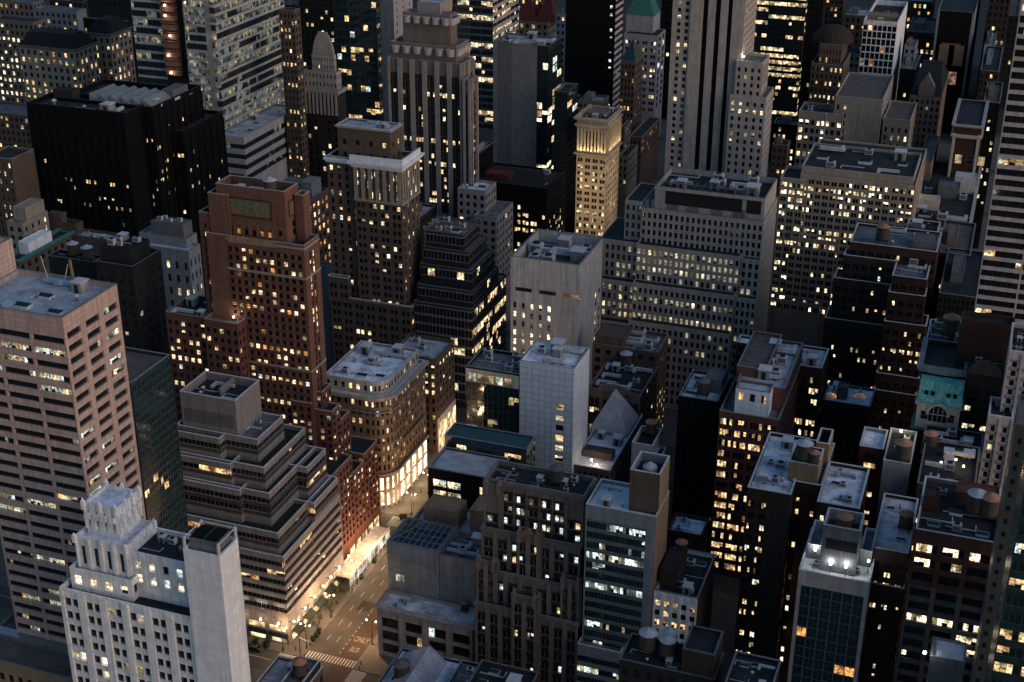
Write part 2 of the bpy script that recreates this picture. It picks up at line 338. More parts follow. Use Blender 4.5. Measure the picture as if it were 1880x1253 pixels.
        b0 = len(dm.v); dm.v += [(*p, zd) for p in inn]; dm.f.append(tuple(b0+i for i in range(n))); dm.m.append(0)
        return b
    def cornice(s, b, z, h=.8, d=.5, mat='coping', name='cornice', steps=2):
        mb = s.part(name, W[mat])
        for k in range(steps):
            dd = d*(k+1)/steps; z0 = z+h*k/steps; z1 = z+h*(k+1)/steps-(.0 if k == steps-1 else -.0)
            mb.box(b.x0-dd, b.y0-dd, z0, b.x1+dd, b.y0-.002, z1); mb.box(b.x1+.002, b.y0-dd*0+.0, z0, b.x1+dd, b.y1+dd, z1)
            mb.box(b.x0-dd, b.y0, z0, b.x0-.002, b.y1+dd, z1)
    def roofbox(s, b, fx, fy, w, d, h, mat='grey', name='bulkhead', roof=None):
        """a stair or lift housing that belongs to the building, placed by fractions of the roof"""
        x = b.x0+(b.x1-b.x0)*fx; y = b.y0+(b.y1-b.y0)*fy; mb = s.part(name, W[mat], True)
        x0, x1, y0, y1 = max(b.x0+.6, x-w/2), min(b.x1-.6, x+w/2), max(b.y0+.6, y-d/2), min(b.y1-.6, y+d/2)
        z0 = b.deck-.05; z1 = b.deck+h
        mb.box(x0, y0, z0, x1, y1, z1)
        t = .25
        for q in ((x0, y0, x1, y0+t), (x0, y1-t, x1, y1), (x0, y0+t, x0+t, y1-t), (x1-t, y0+t, x1, y1-t)): mb.box(q[0], q[1], z1-.003, q[2], q[3], z1+.35)
        return Box(x0, x1, y0, y1, z1+.35, .35)
    def finish(s):
        b = s.boxes[0]; org = ((b.x0+b.x1)/2, (b.y0+b.y1)/2, 0)
        root = empty(s.name, org, s.label, s.cat, s.group); s.root = root
        s.mb.build('wall', s.walls, root, org)
        for m, k in s.decks: m.build('roof', ROOF[k], root, org)
        for m in s.cops: m.build('coping', W[s.cop], root, org)
        for (m, nm, mat) in s.extra.values(): m.build(nm, mat, root, org)
        ws = sorted(s.wins, key=lambda w: (w[7][0])**2+(w[7][1])**2+(w[7][2]-H)**2 - (60000 if b.y0 < 1 else 0))
        rest = MB(); ox, oy = org[0], org[1]
        for i, (w, h, rec, st, pal, fr, gl, p, rot) in enumerate(ws):
            key = (round(w, 2), round(h, 2), rec, st, pal, fr.name, gl.name)
            if i < s.cap:
                me = WCACHE.get(key)
                if me is None:
                    mb = win_data(w, h, rec, st, pal, fr, gl); me = bpy.data.meshes.new('window'); me.from_pydata(mb.v, [], mb.f)
                    for m in SLOTS: me.materials.append(m)
                    me.polygons.foreach_set('material_index', mb.m); me.update(); WCACHE[key] = me
                o = bpy.data.objects.new('window', me); col.objects.link(o); o.parent = root; o.location = (p[0]-ox, p[1]-oy, p[2]); o.rotation_euler = (0, 0, rot)
            else:
                mb = WCACHE.get((key, 1))
                if mb is None: mb = WCACHE[(key, 1)] = win_data(w, h, rec, st, pal, fr, gl)
                n0 = len(rest.v); c_, s_ = math.cos(rot), math.sin(rot)
                rest.v += [(p[0]+c_*x-s_*y, p[1]+s_*x+c_*y, p[2]+z) for x, y, z in mb.v]; rest.f += [tuple(n0+k for k in f) for f in mb.f]; rest.m += mb.m
        if rest.v:
            o = rest.build('window', SLOTS, root, org); o['kind'] = 'stuff'
        return root
# ================================================================== west side of the avenue, near rows
# --- white gothic tower in the bottom left corner
A = Bld('gothic_tower', 'white stone tower with a turreted crown and a tall blank shaft, bottom left corner', 'the white turreted tower', ('white', 'whiteplain'), roof='dark', cop='white')
st = S(fp=25.6, bp=44.5, n=2, wf=.66, gap=.12, hf=.6, sl=.2, lit=.22, rec=.45, top=1.6, pal=('bright', 'cream', 'cool'), smi=0, pier=2.0, pd=.3)
a1 = A.tier(227, (352, 1136), L=108.5, y1=243.5, f=st, par=1.3)
a2 = A.tier(229.5, (240, 1068), L=127, on=a1, y1=243, f=S(fp=25.6, nb=4, wf=.45, hf=.6, sl=.15, lit=.85, top=.8, rec=.4, pal=('bright', 'cream', 'cool')))
a2b = A.tier(232, (340, 1035), L=238, y1=243, f=S(fp=25.6, nb=4, wf=.42, hf=.6, sl=.2, lit=.5, top=1.4, rec=.4, pier=.5, pd=.2, pal=('bright', 'cream', 'cool')), par=1.1, roof='dark', zb=a1.deck-.1)
a3 = A.tier(231.2, (231.4, 1004.3), L=137.4, F=281.3, f=S(fh=6.6, nb=4, wf=.34, hf=.8, sl=.08, lit=0, top=1.6, rec=.5, pier=.9, pd=.4, ptop=.2), r=S(fh=6.6, nb=4, wf=.3, hf=.6, lit=0, top=1.6, rec=.5, pier=.9, pd=.4, ptop=.2), par=.8, roof='pale', zb=a2.deck-.1)
a4 = A.tier(234, (213.3, 935.6), L=153.7, F=253, f=S(fh=5.2, nb=4, wf=.3, hf=.7, sl=.15, lit=0, top=1.2, rec=.55, pier=1.1, pd=.5, ptop=.25), r=S(fh=5.2, nb=4, wf=.34, hf=.75, sl=.1, lit=0, top=1.2, rec=.55, pier=1.1, pd=.5, ptop=.25), par=.7, roof='pale', zb=a3.deck-.1)
ab = A.tier(226, (403.1, 1023.4), L=336, F=436.7, f=S(blank=True, mi=1), r=S(blank=True, mi=1), par=2.4, roof='dark')
for bb, n in ((a4, 3), (a3, 2)):                      # finials standing on the corners and piers of the crown
    for i in range(n):
        for (x, y) in ((bb.x0+(bb.x1-bb.x0)*i/(n-1), bb.y0-.35), (bb.x1+.35, bb.y0+(bb.y1-bb.y0)*(i+1)/n), (bb.x0+(bb.x1-bb.x0)*i/(n-1), bb.y1+.1)):
            fm = A.part('finial', W['white'], True); hgt = 1.3 if bb is a4 else .8
            fm.box(x-.4, y-.4, bb.z-1.6, x+.4, y+.4, bb.z+hgt*.6); fm.cyl(x, y, bb.z+hgt*.6, bb.z+hgt*1.2, .36, .12, 6)
for i in range(4):
    x = a4.x0+(a4.x1-a4.x0)*(i+.5)/4; y = a4.y0+(a4.y1-a4.y0)*(i+.5)/4; z = a4.z-3.6
    A.part('buttress', W['white'], True).box(x-.8, a4.y0-1.0, z, x+.8, a4.y0-.05, z+1.4); A.part('buttress', W['white'], True).box(a4.x1+.05, y-.8, z, a4.x1+1.0, y+.8, z+1.4)
tn = A.part('screen_frame', W['coping'], True)
for (x, y) in ((ab.x1-.3, ab.y0+.3), (ab.x0+.3, ab.y0+.3), (ab.x1-.3, ab.y1-.3), (ab.x0+.3, ab.y1-.3)): tn.box(x-.25, y-.25, ab.z+.1, x+.25, y+.25, ab.z+3.2)
for (p, q) in (((ab.x0+.3, ab.y1-.3), (ab.x1-.3, ab.y1-.3)), ((ab.x1-.3, ab.y0+.3), (ab.x1-.3, ab.y1-.3)), ((ab.x0+.3, ab.y0+.3), (ab.x0+.3, ab.y1-.3))): tn.bar((*p, ab.z+2.9), (*q, ab.z+2.9), .22)
# --- tan granite tower
Bt = Bld('office_tower', 'tan pink granite office tower with dark ribbon windows, cut by the left edge', 'the tan granite tower', ('tan', 'tanplain'), roof='grey', cop='copingdark')
bt = Bt.tier(249, (114, 584.4), L=-75, F=214.5, f=S(fp=24.5, bp=66, wf=.92, hf=.5, sl=.2, np=9, clear=1, lit=.2, fvar=1, top=4.4, rec=.5, pal=('green', 'warm', 'cool'), zv=4),
             r=S(fp=24.5, nb=3, wf=.74, hf=.53, sl=.2, np=4, clear=1, lit=.1, top=3.4, rec=.6, pal=('green', 'cream', 'cool')), par=1.3, roof='grey')
bt2 = Bt.tier(bt.y1-7, x1=aty(17, 498, bt.y1-.5)[0], x0=bt.x0, z=bt.z+8.5, y1=bt.y1-.5, roof='grey', zb=bt.deck-.1)
# --- low brown building under it
Lb = Bld('low_building', 'low brown building with a blue grey roof strip below the tan tower, bottom left edge', 'the low brown building', ('ochre',), roof='brown')
lb = Lb.tier(238, (128, 1247), L=-60, y1=262, f=S(fh=4, bay=3, lit=0, top=3), par=.8)
lbm = Lb.part('skylight_strip', W['steel']); lbm.box(lb.x0, lb.y0+9, lb.deck, lb.x1-1, lb.y0+12, lb.deck+1.6)
# --- dark teal glass building behind the tan tower
Eg = Bld('glass_building', 'dark teal glass building between the tan tower and the stepped terraces', 'the dark teal glass building', ('darkteal', 'steel'), roof='brown', cop='copingdark')
wE = aty(311.8, 651.4, 290.5)
eg = Eg.tier(bt.y1+1.0, x1=wE[0], x0=wE[0]-34, z=wE[2], y1=290.5, f=BLANK, r=S(fp=15.5, bay=2.4, clear=1, wf=.93, hf=.88, sl=.06, np=2, lit=.05, rec=.08, top=1.0, glass=GT, frame=FRM, pal=('warm', 'green', 'cool'), fvar=1), par=.9)
# --- stepped terrace office block on the corner of the avenue
C = Bld('terraced_office', 'stepped office block with striped ribbon windows and planted terraces on the street corner', 'the terraced office block', ('ribbed', 'ribdark'), roof='green', cop='coping')
cs = S(clear=1, fh=3.2, bay=9, wf=1, hf=.6, sl=.4, np=6, lit=.08, fvar=1, rec=.4, top=1.9, base=5.5, smi=1, pal=('warm', 'amber', 'cream'), frame=FRL)
cu = vary(cs, base=0); cl5 = vary(cs, smi=0, hf=.56, sl=.42, zv=9)
x0C = -222.0
c5 = C.tier(303.2, x1=-178.3, x0=x0C, z=31.3, y1=340.6, f=cl5, r=cl5, par=1.3)
c4 = C.tier(305.2, x1=-180.6, x0=x0C+.5, z=37.7, y1=340.1, f=cu, zb=c5.deck-.05, par=1.3)
c4r = C.tier(324, x1=-178.45, x0=-190, z=37.65, y1=340.4, f=cu, zb=c5.deck-.05, par=1.3)
c3 = C.tier(310, x1=-185.3, x0=x0C+1, z=47.5, y1=339.8, f=cu, zb=c4.deck-.05, par=1.3)
c3b = C.tier(308.6, x1=-194.3, x0=x0C+1.1, z=47.45, y1=318, f=cu, zb=c4.deck-.05, par=1.3)
c3r = C.tier(327.3, x1=-181.9, x0=-193, z=47.45, y1=339.9, f=cu, zb=c4.deck-.05, par=1.3)
c2 = C.tier(313.2, x1=-188.3, x0=x0C+1.5, z=53.8, y1=339.5, f=cu, zb=c3.deck-.05, par=1.3)
c2b = C.tier(311.6, x1=-198.6, x0=x0C+1.6, z=53.75, y1=321, f=cu, zb=c3.deck-.05, par=1.3)
c1 = C.tier(317.6, x1=-192.4, x0=x0C+2, z=60.1, y1=333.6, f=cu, zb=c2.deck-.05, par=1.3, roof='mid')
c1b = C.tier(314.4, x1=-203.2, x0=x0C+2.1, z=60.05, y1=325, f=cu, zb=c2.deck-.05, par=1.3)
cpn = C.tier(318.6, x1=-199.4, x0=-218, z=71.2, y1=333.2, f=S(blank=True, mi=0), zb=c1.deck-.05, par=2.6, roof='dark')
band = C.part('louvre_band', W['midgrey']); band.box(cpn.x0+.8, cpn.y0-.09, cpn.deck-7.0, cpn.x1-.6, cpn.y0-.003, cpn.deck-2.5)
dv = C.part('well_divider', W['ribbed']); dv.box(cpn.x0+(cpn.x1-cpn.x0)*.52, cpn.y0+6, cpn.deck-.05, cpn.x0+(cpn.x1-cpn.x0)*.52+.5, cpn.y1-.42, cpn.z-.15)
# --- orange brick tower with a mosaic crown, stepping down to the avenue
O = Bld('brick_tower', 'orange brick setback tower with a mosaic panel crown, stepping down to the avenue', 'the orange brick tower', ('orangebrick', 'redbrick', 'tanplain'), roof='dark', cop='tanplain')
OW = ('cream', 'amber', 'cool')
os_ = S(fp=15.2, bp=13.6, wf=.60, hf=.62, sl=.2, lit=.40, rec=.4, top=3, pal=OW, smi=1, base=0)
o1 = O.tier(350, (558, 452), L=378, F=585, f=[(0, .2, S(blank=True)), (.2, .98, os_), (.98, 1, BLANK)], r=[(0, .28, BLANK), (.28, .72, vary(os_, bp=None, nb=2, hf=.8, sl=.1)), (.72, 1, BLANK)], par=1.4, zb=10)
o0 = O.tier(351.5, (385, 392), L=364, y1=364, f=vary(os_, bp=None, nb=1, wf=.25, lit=.3), par=1.2, zb=10)
o2 = O.tier(351, (418, 359), L=381, y1=363, f=S(blank=True), par=1.0, zb=o1.deck-.1)
oc = O.tier(351.8, (521.8, 352.9), L=395.3, F=546.7, f=[(0, .12, BLANK), (.12, .8, S(fp=15.2, bp=13.6, wf=.5, hf=.72, sl=.15, lit=.45, rec=.45, top=13.2, pal=OW, pier=.7, pd=.4, pz=12.2)), (.8, 1, S(fp=15.2, nb=1, wf=.3, hf=.7, sl=.1, lit=.2, top=12, pal=OW))],
            r=[(0, .3, BLANK), (.3, .75, S(fp=15.2, nb=1, wf=.45, hf=.75, sl=.1, lit=.3, top=10, pal=OW)), (.75, 1, BLANK)], zb=o1.deck-.1, par=3.0)
osh = O.tier(356.5, (556, 360), x0=oc.x1+.6, y1=361, f=BLANK, zb=o1.deck-.1, par=.8)
mos = O.part('mosaic_panel', wall_mat('mosaic', (.13, .15, .075), var=.7, scale=1.3, streak=0), True); x0 = oc.x0+(oc.x1-oc.x0)*.2; x1 = oc.x0+(oc.x1-oc.x0)*.78
mos.box(x0, oc.y0-.16, oc.z-9.0, x1, oc.y0-.003, oc.z-4.0)
fm = O.part('mosaic_frame', W['red'], True)
for q in ((x0-.5, oc.z-9.5, x1+.5, oc.z-9.0), (x0-.5, oc.z-4.0, x1+.5, oc.z-3.5), (x0-.5, oc.z-9.0, x0, oc.z-4.0), (x1, oc.z-9.0, x1+.5, oc.z-4.0)): fm.box(q[0], oc.y0-.24, q[1], q[2], oc.y0-.003, q[3])
ar = O.part('mosaic_arch', W['rust'], True); xm = (x0+x1)/2
for k in range(8):
    a = math.pi*k/8; b_ = math.pi*(k+1)/8; ar.bar((xm+2*math.cos(a), oc.y0-.22, oc.z-8.6+2.6*math.sin(a)), (xm+2*math.cos(b_), oc.y0-.22, oc.z-8.6+2.6*math.sin(b_)), .45)
for k in range(8):
    xx = x0+1.2+(x1-x0-2.4)*k/7
    if abs(xx-xm) > 2.4: O.part('mosaic_figure', W['rust'], True).box(xx-.35, oc.y0-.22, oc.z-8.7, xx+.35, oc.y0-.165, oc.z-8.7+2.2+.9*(k % 2))
m2 = O.part('mosaic_panel', wall_mat('mosaic_small', (.16, .13, .08), var=.7, scale=1.3, streak=0), True); ym = (oc.y0+oc.y1)/2
m2.box(oc.x1+.003, ym-2, oc.z-8.2, oc.x1+.16, ym+2, oc.z-4.0)
f2 = O.part('mosaic_frame', W['red'], True)
for q in ((ym-2.4, oc.z-8.6, ym+2.4, oc.z-8.2), (ym-2.4, oc.z-4, ym+2.4, oc.z-3.6), (ym-2.4, oc.z-8.2, ym-2, oc.z-4), (ym+2, oc.z-8.2, ym+2.4, oc.z-4)): f2.box(oc.x1+.003, q[0], q[1], oc.x1+.24, q[2], q[3])
for z in (o1.z-1.4, o1.z-11, o1.z-42): bd = O.part('stone_band', W['beige'], True); bd.box(o1.x0+(o1.x1-o1.x0)*.2, o1.y0-.2, z, o1.x1+.2, o1.y0-.002, z+.7); bd.box(o1.x1+.002, o1.y0, z, o1.x1+.2, o1.y1, z+.7)
pb = O.part('spandrel_panel', W['ochre'], True); pb.box(o1.x0+(o1.x1-o1.x0)*.22, o1.y0-.25, o1.z-1.9, o1.x0+(o1.x1-o1.x0)*.72, o1.y0-.202, o1.z+.5)
# steps towards the avenue and the wall along it
xs_ = -180.6
ds = S(fp=13, bay=2.5, wf=.55, hf=.6, sl=.15, lit=.42, rec=.3, top=1.0, pal=('cream', 'warm', 'cool'), mi=1, smi=1, base=6, fvar=.4)
dstep = vary(ds, base=0)
d5 = O.tier(363.5, (659, 833.7), x1=xs_, x0=xs_-10, y1=374, f=dstep, r=ds, par=1.0)
d4 = O.tier(355.5, (636, 829.7), x1=xs_-.15, x0=xs_-12, y1=363.3, f=dstep, r=ds, par=1.0, z=d5.z-2.5)
d45 = O.tier(341.2, (624, 877), x1=xs_-.3, x0=xs_-12, y1=355.3, f=dstep, r=ds, par=1.0)
d3 = O.tier(352, (626, 790), x0=xs_-22, F=642, f=dstep, r=dstep, par=1.0, x1=xs_-5)
d2 = O.tier(350.5, (609, 757), L=570, F=624, f=dstep, r=dstep, par=1.0)
d1 = O.tier(352.5, (591, 721), L=575, F=607.7, f=dstep, r=dstep, par=1.0)
d0 = O.tier(349.2, (572, 742), L=533, F=577, f=dstep, r=dstep, par=1.0)
# red brick wings to the left of the tower
Fw = Bld('brick_wing', 'low red brick block with many cream lit windows left of the orange brick tower', 'the red brick block', ('redbrick',), roof='dark', cop='copingdark')
fs = S(fp=16.5, bp=12.2, wf=.58, hf=.55, sl=.2, lit=.38, top=1.8, rec=.3, pal=('cream', 'cream', 'cool'))
f1 = Fw.tier(347, (376, 584), L=303.5, y1=362, f=fs, par=1.6)
f2_ = Fw.tier(345, (436, 596), L=374, F=473, f=vary(fs, lit=.42), r=vary(fs, lit=.3), par=1.6, roof='mid')
# --- department store with the rounded corner
LT = Bld('department_store', 'old brown stone department store with a rounded corner and glowing shop windows', 'the round cornered store', ('ochre', 'cream', 'brownbrick'), roof='pale', cop='coping')
ls = S(fp=17.0, bp=13.5, wf=.46, hf=.6, sl=.15, lit=.30, rec=.4, top=1.2, base=13.5, pal=('cream', 'warm', 'cool'))
wl = aty(735, 738, 384)
lt = LT.tier(384, (735, 738), x1=-181.2, L=590, F=780, f=ls, r=vary(ls, bay=3.4), par=.9, round_=6.5)
lta = LT.tier(385.5, z=lt.z+4.6, x1=lt.x1-1.8, x0=lt.x0+.6, y1=lt.y1-1.5, f=S(fh=4.2, bp=13.5, wf=.45, hf=.5, sl=.2, lit=.3, top=.2, mi=1, smi=1, pal=('cream', 'warm', 'cool')), zb=lt.deck-.05, par=.8, round_=5.5)
def round_ring(Bd, b, k, z, h, d, mat, name):
    mb = Bd.part(name, W[mat], True); nn = 8
    def ring(e): return [(b.x0, b.y0-e)]+[(b.x1-k+(k+e)*math.sin(a), b.y0+k-(k+e)*math.cos(a)) for a in [i*math.pi/2/nn for i in range(nn+1)]]+[(b.x1+e, b.y1)]
    i_, o_ = ring(.003), ring(d)
    for a in range(len(i_)-1):
        p, q, r_, s_ = o_[a], o_[a+1], i_[a+1], i_[a]
        mb.quad((*p, z), (*q, z), (*q, z+h), (*p, z+h)); mb.quad((*p, z+h), (*q, z+h), (*r_, z+h), (*s_, z+h)); mb.quad((*s_, z), (*r_, z), (*q, z), (*p, z))
round_ring(LT, lt, 6.5, lt.z-1.1, 1.2, 1.5, 'limestone', 'cornice'); round_ring(LT, lt, 6.5, lt.z-6.4, .5, .5, 'beige', 'string_course'); round_ring(LT, lt, 6.5, 12.6, 1.0, .9, 'beige', 'string_course'); round_ring(LT, lt, 6.5, 22, .4, .4, 'beige', 'string_course')
# --- taller brick building behind it on the avenue
Mb = Bld('brick_building', 'brown brick building with a white lower storey behind the round cornered store', 'the brown brick building', ('brownbrick', 'cream'), roof='grey', cop='brownbrick')
mb_ = Mb.tier(427, (781.8, 658), x1=-181.4, L=716, F=833.8, f=S(fp=15.5, bp=12, wf=.45, hf=.55, lit=.35, top=2), r=S(fp=15.5, bay=3.2, wf=.5, hf=.55, lit=.55, top=2, base=16, pal=('cream', 'warm', 'cool')), par=1.3)
mw = Mb.part('white_storefront', W['cream']); mw.box(mb_.x1+.003, mb_.y0+.2, 0.2, mb_.x1+.3, mb_.y1-.2, 14.5)
# --- tower with the white cornice
Wt = Bld('cornice_tower', 'brown brick tower with a broad white cornice and a small penthouse on top', 'the white corniced tower', ('brownbrick', 'beige', 'limestone'), roof='mid', cop='coping')
ws = S(fp=15.5, bp=22.5, n=2, wf=.68, gap=.16, hf=.55, sl=.2, lit=.24, rec=.35, top=16, pal=('cream', 'warm', 'cool'), fvar=.9)
wt = Wt.tier(463, (735.6, 303.7), L=648, F=767.7, f=ws, r=vary(ws, n=1, bp=None, bay=4, wf=.35), par=1.6)
wt2 = Wt.tier(465, (650, 290), L=599.5, y1=wt.y1-2, z=wt.z-.3, f=S(fp=15.5, bp=13, wf=.4, hf=.6, lit=.34, top=3, rec=.35), par=1.6, x1=wt.x0+1)
# pale upper storeys with tall piers
pu = Wt.part('upper_storeys', W['beige'])
nbay = 6
for i in range(nbay+1):
    x = wt.x0+.9+(wt.x1-wt.x0-1.8)*i/nbay; pu.box(x-.75, wt.y0-.5, wt.z-15, x+.75, wt.y0-.003, wt.z-2.4)
for i in range(8):
    y = wt.y0+.7+(wt.y1-wt.y0-1.4)*i/7; pu.box(wt.x1+.003, y-.55, wt.z-15, wt.x1+.5, y+.55, wt.z-2.4)
pu.box(wt.x0-.1, wt.y0-.6, wt.z-16, wt.x1+.6, wt.y0-.003, wt.z-15); pu.box(wt.x1+.003, wt.y0, wt.z-16, wt.x1+.6, wt.y1, wt.z-15)
for i in range(nbay):
    for k in range(3):
        x = wt.x0+.9+(wt.x1-wt.x0-1.8)*(i+.5)/nbay
        for dx in (-1.0, 1.0):
            st_ = win_states(Wt.R, 1, .3); Wt.wins.append((1.15, 2.5, -.25, st_, ('cream', 'warm', 'cool'), FR, GD, (x+dx-.575, wt.y0, wt.z-14.5+4.0*k), 0))
for i in range(7):
    for k in range(3):
        y = wt.y0+.7+(wt.y1-wt.y0-1.4)*(i+.5)/7; Wt.wins.append((1.1, 2.6, -.25, win_states(Wt.R, 1, .25), ('cream', 'warm', 'cool'), FR, GD, (wt.x1, y-.55, wt.z-14.5+4.0*k), math.pi/2))
Wt.cornice(wt, wt.z-2.6, 2.4, 1.9, 'whiteplain', steps=3); Wt.cornice(wt2, wt2.z-2.2, 1.8, 1.0, 'whiteplain', steps=2)
dent = Wt.part('parapet', W['whiteplain']); 
for q in ((wt.x0-1, wt.y0-1.0, wt.x1+1.0, wt.y0-.4), (wt.x1+.4, wt.y0-.4, wt.x1+1.0, wt.y1)): dent.box(q[0], q[1], wt.z-.15, q[2], q[3], wt.z+2.2)
wp = Wt.tier(467, (716.4, 239.7), L=619, F=735.6, f=S(fh=5, bay=6, wf=.3, hf=.4, lit=.15, top=3.5), zb=wt.deck-.1, par=.6, roof='grey')
Wt.cornice(wp, wp.z-.9, .9, .8, 'limestone')
wpo = Wt.tier(462.2, (755, 564), L=606, F=785, f=vary(ws, top=1.5, lit=.14, base=4), r=vary(ws, top=1.5, lit=.3, n=1, bp=None, bay=3.6), par=1.2)
Wt.cornice(wpo, wpo.z-1.0, 1.0, .7, 'brownstone')
wl2 = Wt.tier(461.4, (639, 512), L=601.5, y1=464, f=vary(ws, top=2, lit=.0), par=1.2, zb=wpo.z-2)
# --- dark stepped glass building next to it
Sg = Bld('stepped_glass_building', 'black glass building with five stepped tiers and pale grid lines', 'the black stepped glass building', ('charcoal', 'midgrey'), roof='mid', cop='midgrey')
ss = S(clear=1, fp=17.2, bay=3.2, wf=.97, hf=.8, sl=.05, np=2, lit=.05, rec=.12, top=.8, frame=FRL, pal=('cream', 'warm', 'green'), smi=1, fvar=1)
sr = vary(ss, lit=.42, pal=('cream', 'amber', 'warm'))
s5 = Sg.tier(464, (880.7, 571), x1=-181.6, L=760, F=929.3, f=vary(ss, lit=.1), r=sr, par=.6)
s4 = Sg.tier(466.5, (874, 537.4), x0=s5.x0, F=920.9, f=ss, r=vary(sr, lit=.35), on=s5, par=.6)
s3 = Sg.tier(469, (865.6, 497.2), x0=s5.x0, F=905.9, f=vary(ss, lit=.12), r=vary(sr, lit=.2), on=s4, par=.6)
s2 = Sg.tier(471, (858.9, 463.7), x0=s5.x0, F=892.4, f=ss, r=vary(sr, lit=.1), on=s3, par=.6)
s1 = Sg.tier(473, (850.5, 432.5), x0=s5.x0, F=879, f=ss, r=vary(ss, lit=.03), on=s2, par=.4, roof='brown')
# ================================================================== east side of the avenue, near rows
K3 = Bld('corner_store_building', 'low pale stone corner building with tall pilasters beside the bus lane', 'the low corner building', ('limestone', 'charcoal'), roof='pale', cop='limestone')
k3s = S(fp=24, bay=7, wf=.72, hf=.78, sl=.12, np=3, lit=.18, rec=.7, top=3.4, base=0, pal=('warm', 'amber', 'cool'), pier=1.1, pd=.5)
wk = aty(713, 1085, 330)
k3 = K3.tier(308.3, (868, 1150), L=691.4, y1=316.6, x0=-151.2, f=k3s, r=BLANK, par=.9)
K3.cornice(k3, k3.z-1.0, .9, .9, 'limestone')
at_ = K3.part('attic_window_band', GD)
K = Bld('blank_wall_building', 'brick building with a blank front wall and a teal steel framed roof', 'the blank walled building', ('greybrick', 'grey'), roof='dark', cop='copingdark')
k = K.tier(317, (805, 1013), L=711, x0=-151.4, dy=14, f=BLANK, par=2.4, roof='teal')
wkw = aty(727, 1066, 317); K.wins.append((2.9, 2.4, .0, ('l', 'l', 'l'), ('green', 'warm', 'cool'), FRL, GD, (wkw[0], k.y0-.06, wkw[2]), 0))
kg = K.part('plaster_band', W['bluegrey']); kg.box(k.x0-.05, k.y0-.12, k.z-6.2, k.x1-1.2, k.y0-.003, k.z-.1)
kb = K.tier(317.3, (873, 1020), x0=k.x1+.15, dy=14, f=BLANK, par=1.0, z=k.z-1.2, roof='mid')
kr = K.part('roof_frame', W['steel'])                  # open steel frame over the roof
for i in range(9): x = k.x0+.8+(k.x1-k.x0-1.6)*i/8; kr.box(x-.12, k.y0+.5, k.z-.35, x+.12, k.y0+13.4, k.z-.1)
for i in range(5): y = k.y0+.8+12.4*i/4; kr.box(k.x0+.8, y-.12, k.z-.36, k.x1-.8, y+.12, k.z-.12)
kr.bar((k.x0+1, k.y0+1, k.z+.05), (k.x0+6, k.y0+13, k.z+.05), .25)
kc = K.tier(331.4, x1=-120.6, x0=-151.4, z=k.z-4, y1=347.6, f=BLANK, par=.9, roof='pale')
K.roofbox(kc, .3, .5, 11, 8, 6.5, 'ochre'); K.roofbox(kc, .72, .55, 7, 9, 8.5, 'ochre')
# --- brown gothic loft tower
G = Bld('gothic_loft_building', 'brown stone gothic loft tower with ribbed piers and stepped setbacks at front centre', 'the brown gothic loft tower', ('brownstone', 'darkbrown', 'rust'), roof='dark', cop='copingdark')
gs = S(fp=22, bp=26, n=2, wf=.62, gap=.14, hf=.56, sl=.2, lit=.16, rec=.4, top=3, pal=('cool', 'cream', 'warm'), pier=1.3, pd=.5, smi=1)
g1 = G.tier(315, (1073, 912), L=890, F=1078, f=[(0, .17, vary(gs, nb=1, top=11)), (.17, .82, vary(gs, nb=5, bp=None, lit=.3, pier=.3)), (.82, 1, vary(gs, nb=1, top=8))], y1=atz(914, 848, 62.5)[1], par=1.2)
g1b = G.tier(313.6, (920, 893), L=888, y1=322, f=vary(gs, nb=1, bp=None, top=9, lit=.3), zb=0, par=1.2)
g2 = G.tier(311.6, (1067, 1003), L=884, y1=316, f=vary(gs, nb=7, bp=None), par=1.2)
g2c = G.tier(310, (990, 985), L=950, y1=313, f=vary(gs, nb=2, bp=None, lit=.05), par=1.2, x1=None)
g3 = G.tier(308.6, (1063, 1080), L=876, y1=313, f=vary(gs, nb=7, bp=None), par=1.2)
g3l = G.tier(307.8, (910, 1034), L=875, y1=310, f=vary(gs, nb=2, bp=None, lit=.03), par=1.2)
g3r = G.tier(307.8, (1065, 1070), L=1030, y1=310, f=vary(gs, nb=2, bp=None, lit=.1), par=1.2)
g4 = G.tier(306, (1061.5, 1145), L=872, y1=311, f=vary(gs, nb=8, bp=None, lit=.10), par=1.2)
g4c = G.tier(305.4, (985, 1100), L=940, y1=309, f=vary(gs, nb=2, bp=None, lit=.3), par=1.2)
for b_ in (g2c, g3l, g3r, g4c, g1b):
    for x in (b_.x0+.6, b_.x1-.6): pn = G.part('pinnacle', W['brownstone'], True); pn.box(x-.6, b_.y0-.7, b_.z-3, x+.6, b_.y0+.5, b_.z+.8); pn.cyl(x, b_.y0-.1, b_.z+.8, b_.z+2.4, .55, .1, 8)
gb = G.part('gable', W['rust']); xm = (g2c.x0+g2c.x1)/2; hw = (g2c.x1-g2c.x0)/2-.8
n0 = len(gb.v); gb.v += [(xm-hw, g2c.y0-.35, g2c.z), (xm+hw, g2c.y0-.35, g2c.z), (xm, g2c.y0-.35, g2c.z+1.9), (xm-hw, g2c.y0+.2, g2c.z), (xm+hw, g2c.y0+.2, g2c.z), (xm, g2c.y0+.2, g2c.z+1.9)]
for f in ((0, 1, 2), (5, 4, 3), (0, 2, 5, 3), (1, 4, 5, 2)): gb.f.append(tuple(n0+i for i in f)); gb.m.append(0)
for b_ in (g1, g2, g3, g4): G.cornice(b_, b_.z-1.2, .9, .45, 'brownstone', 'string_course')
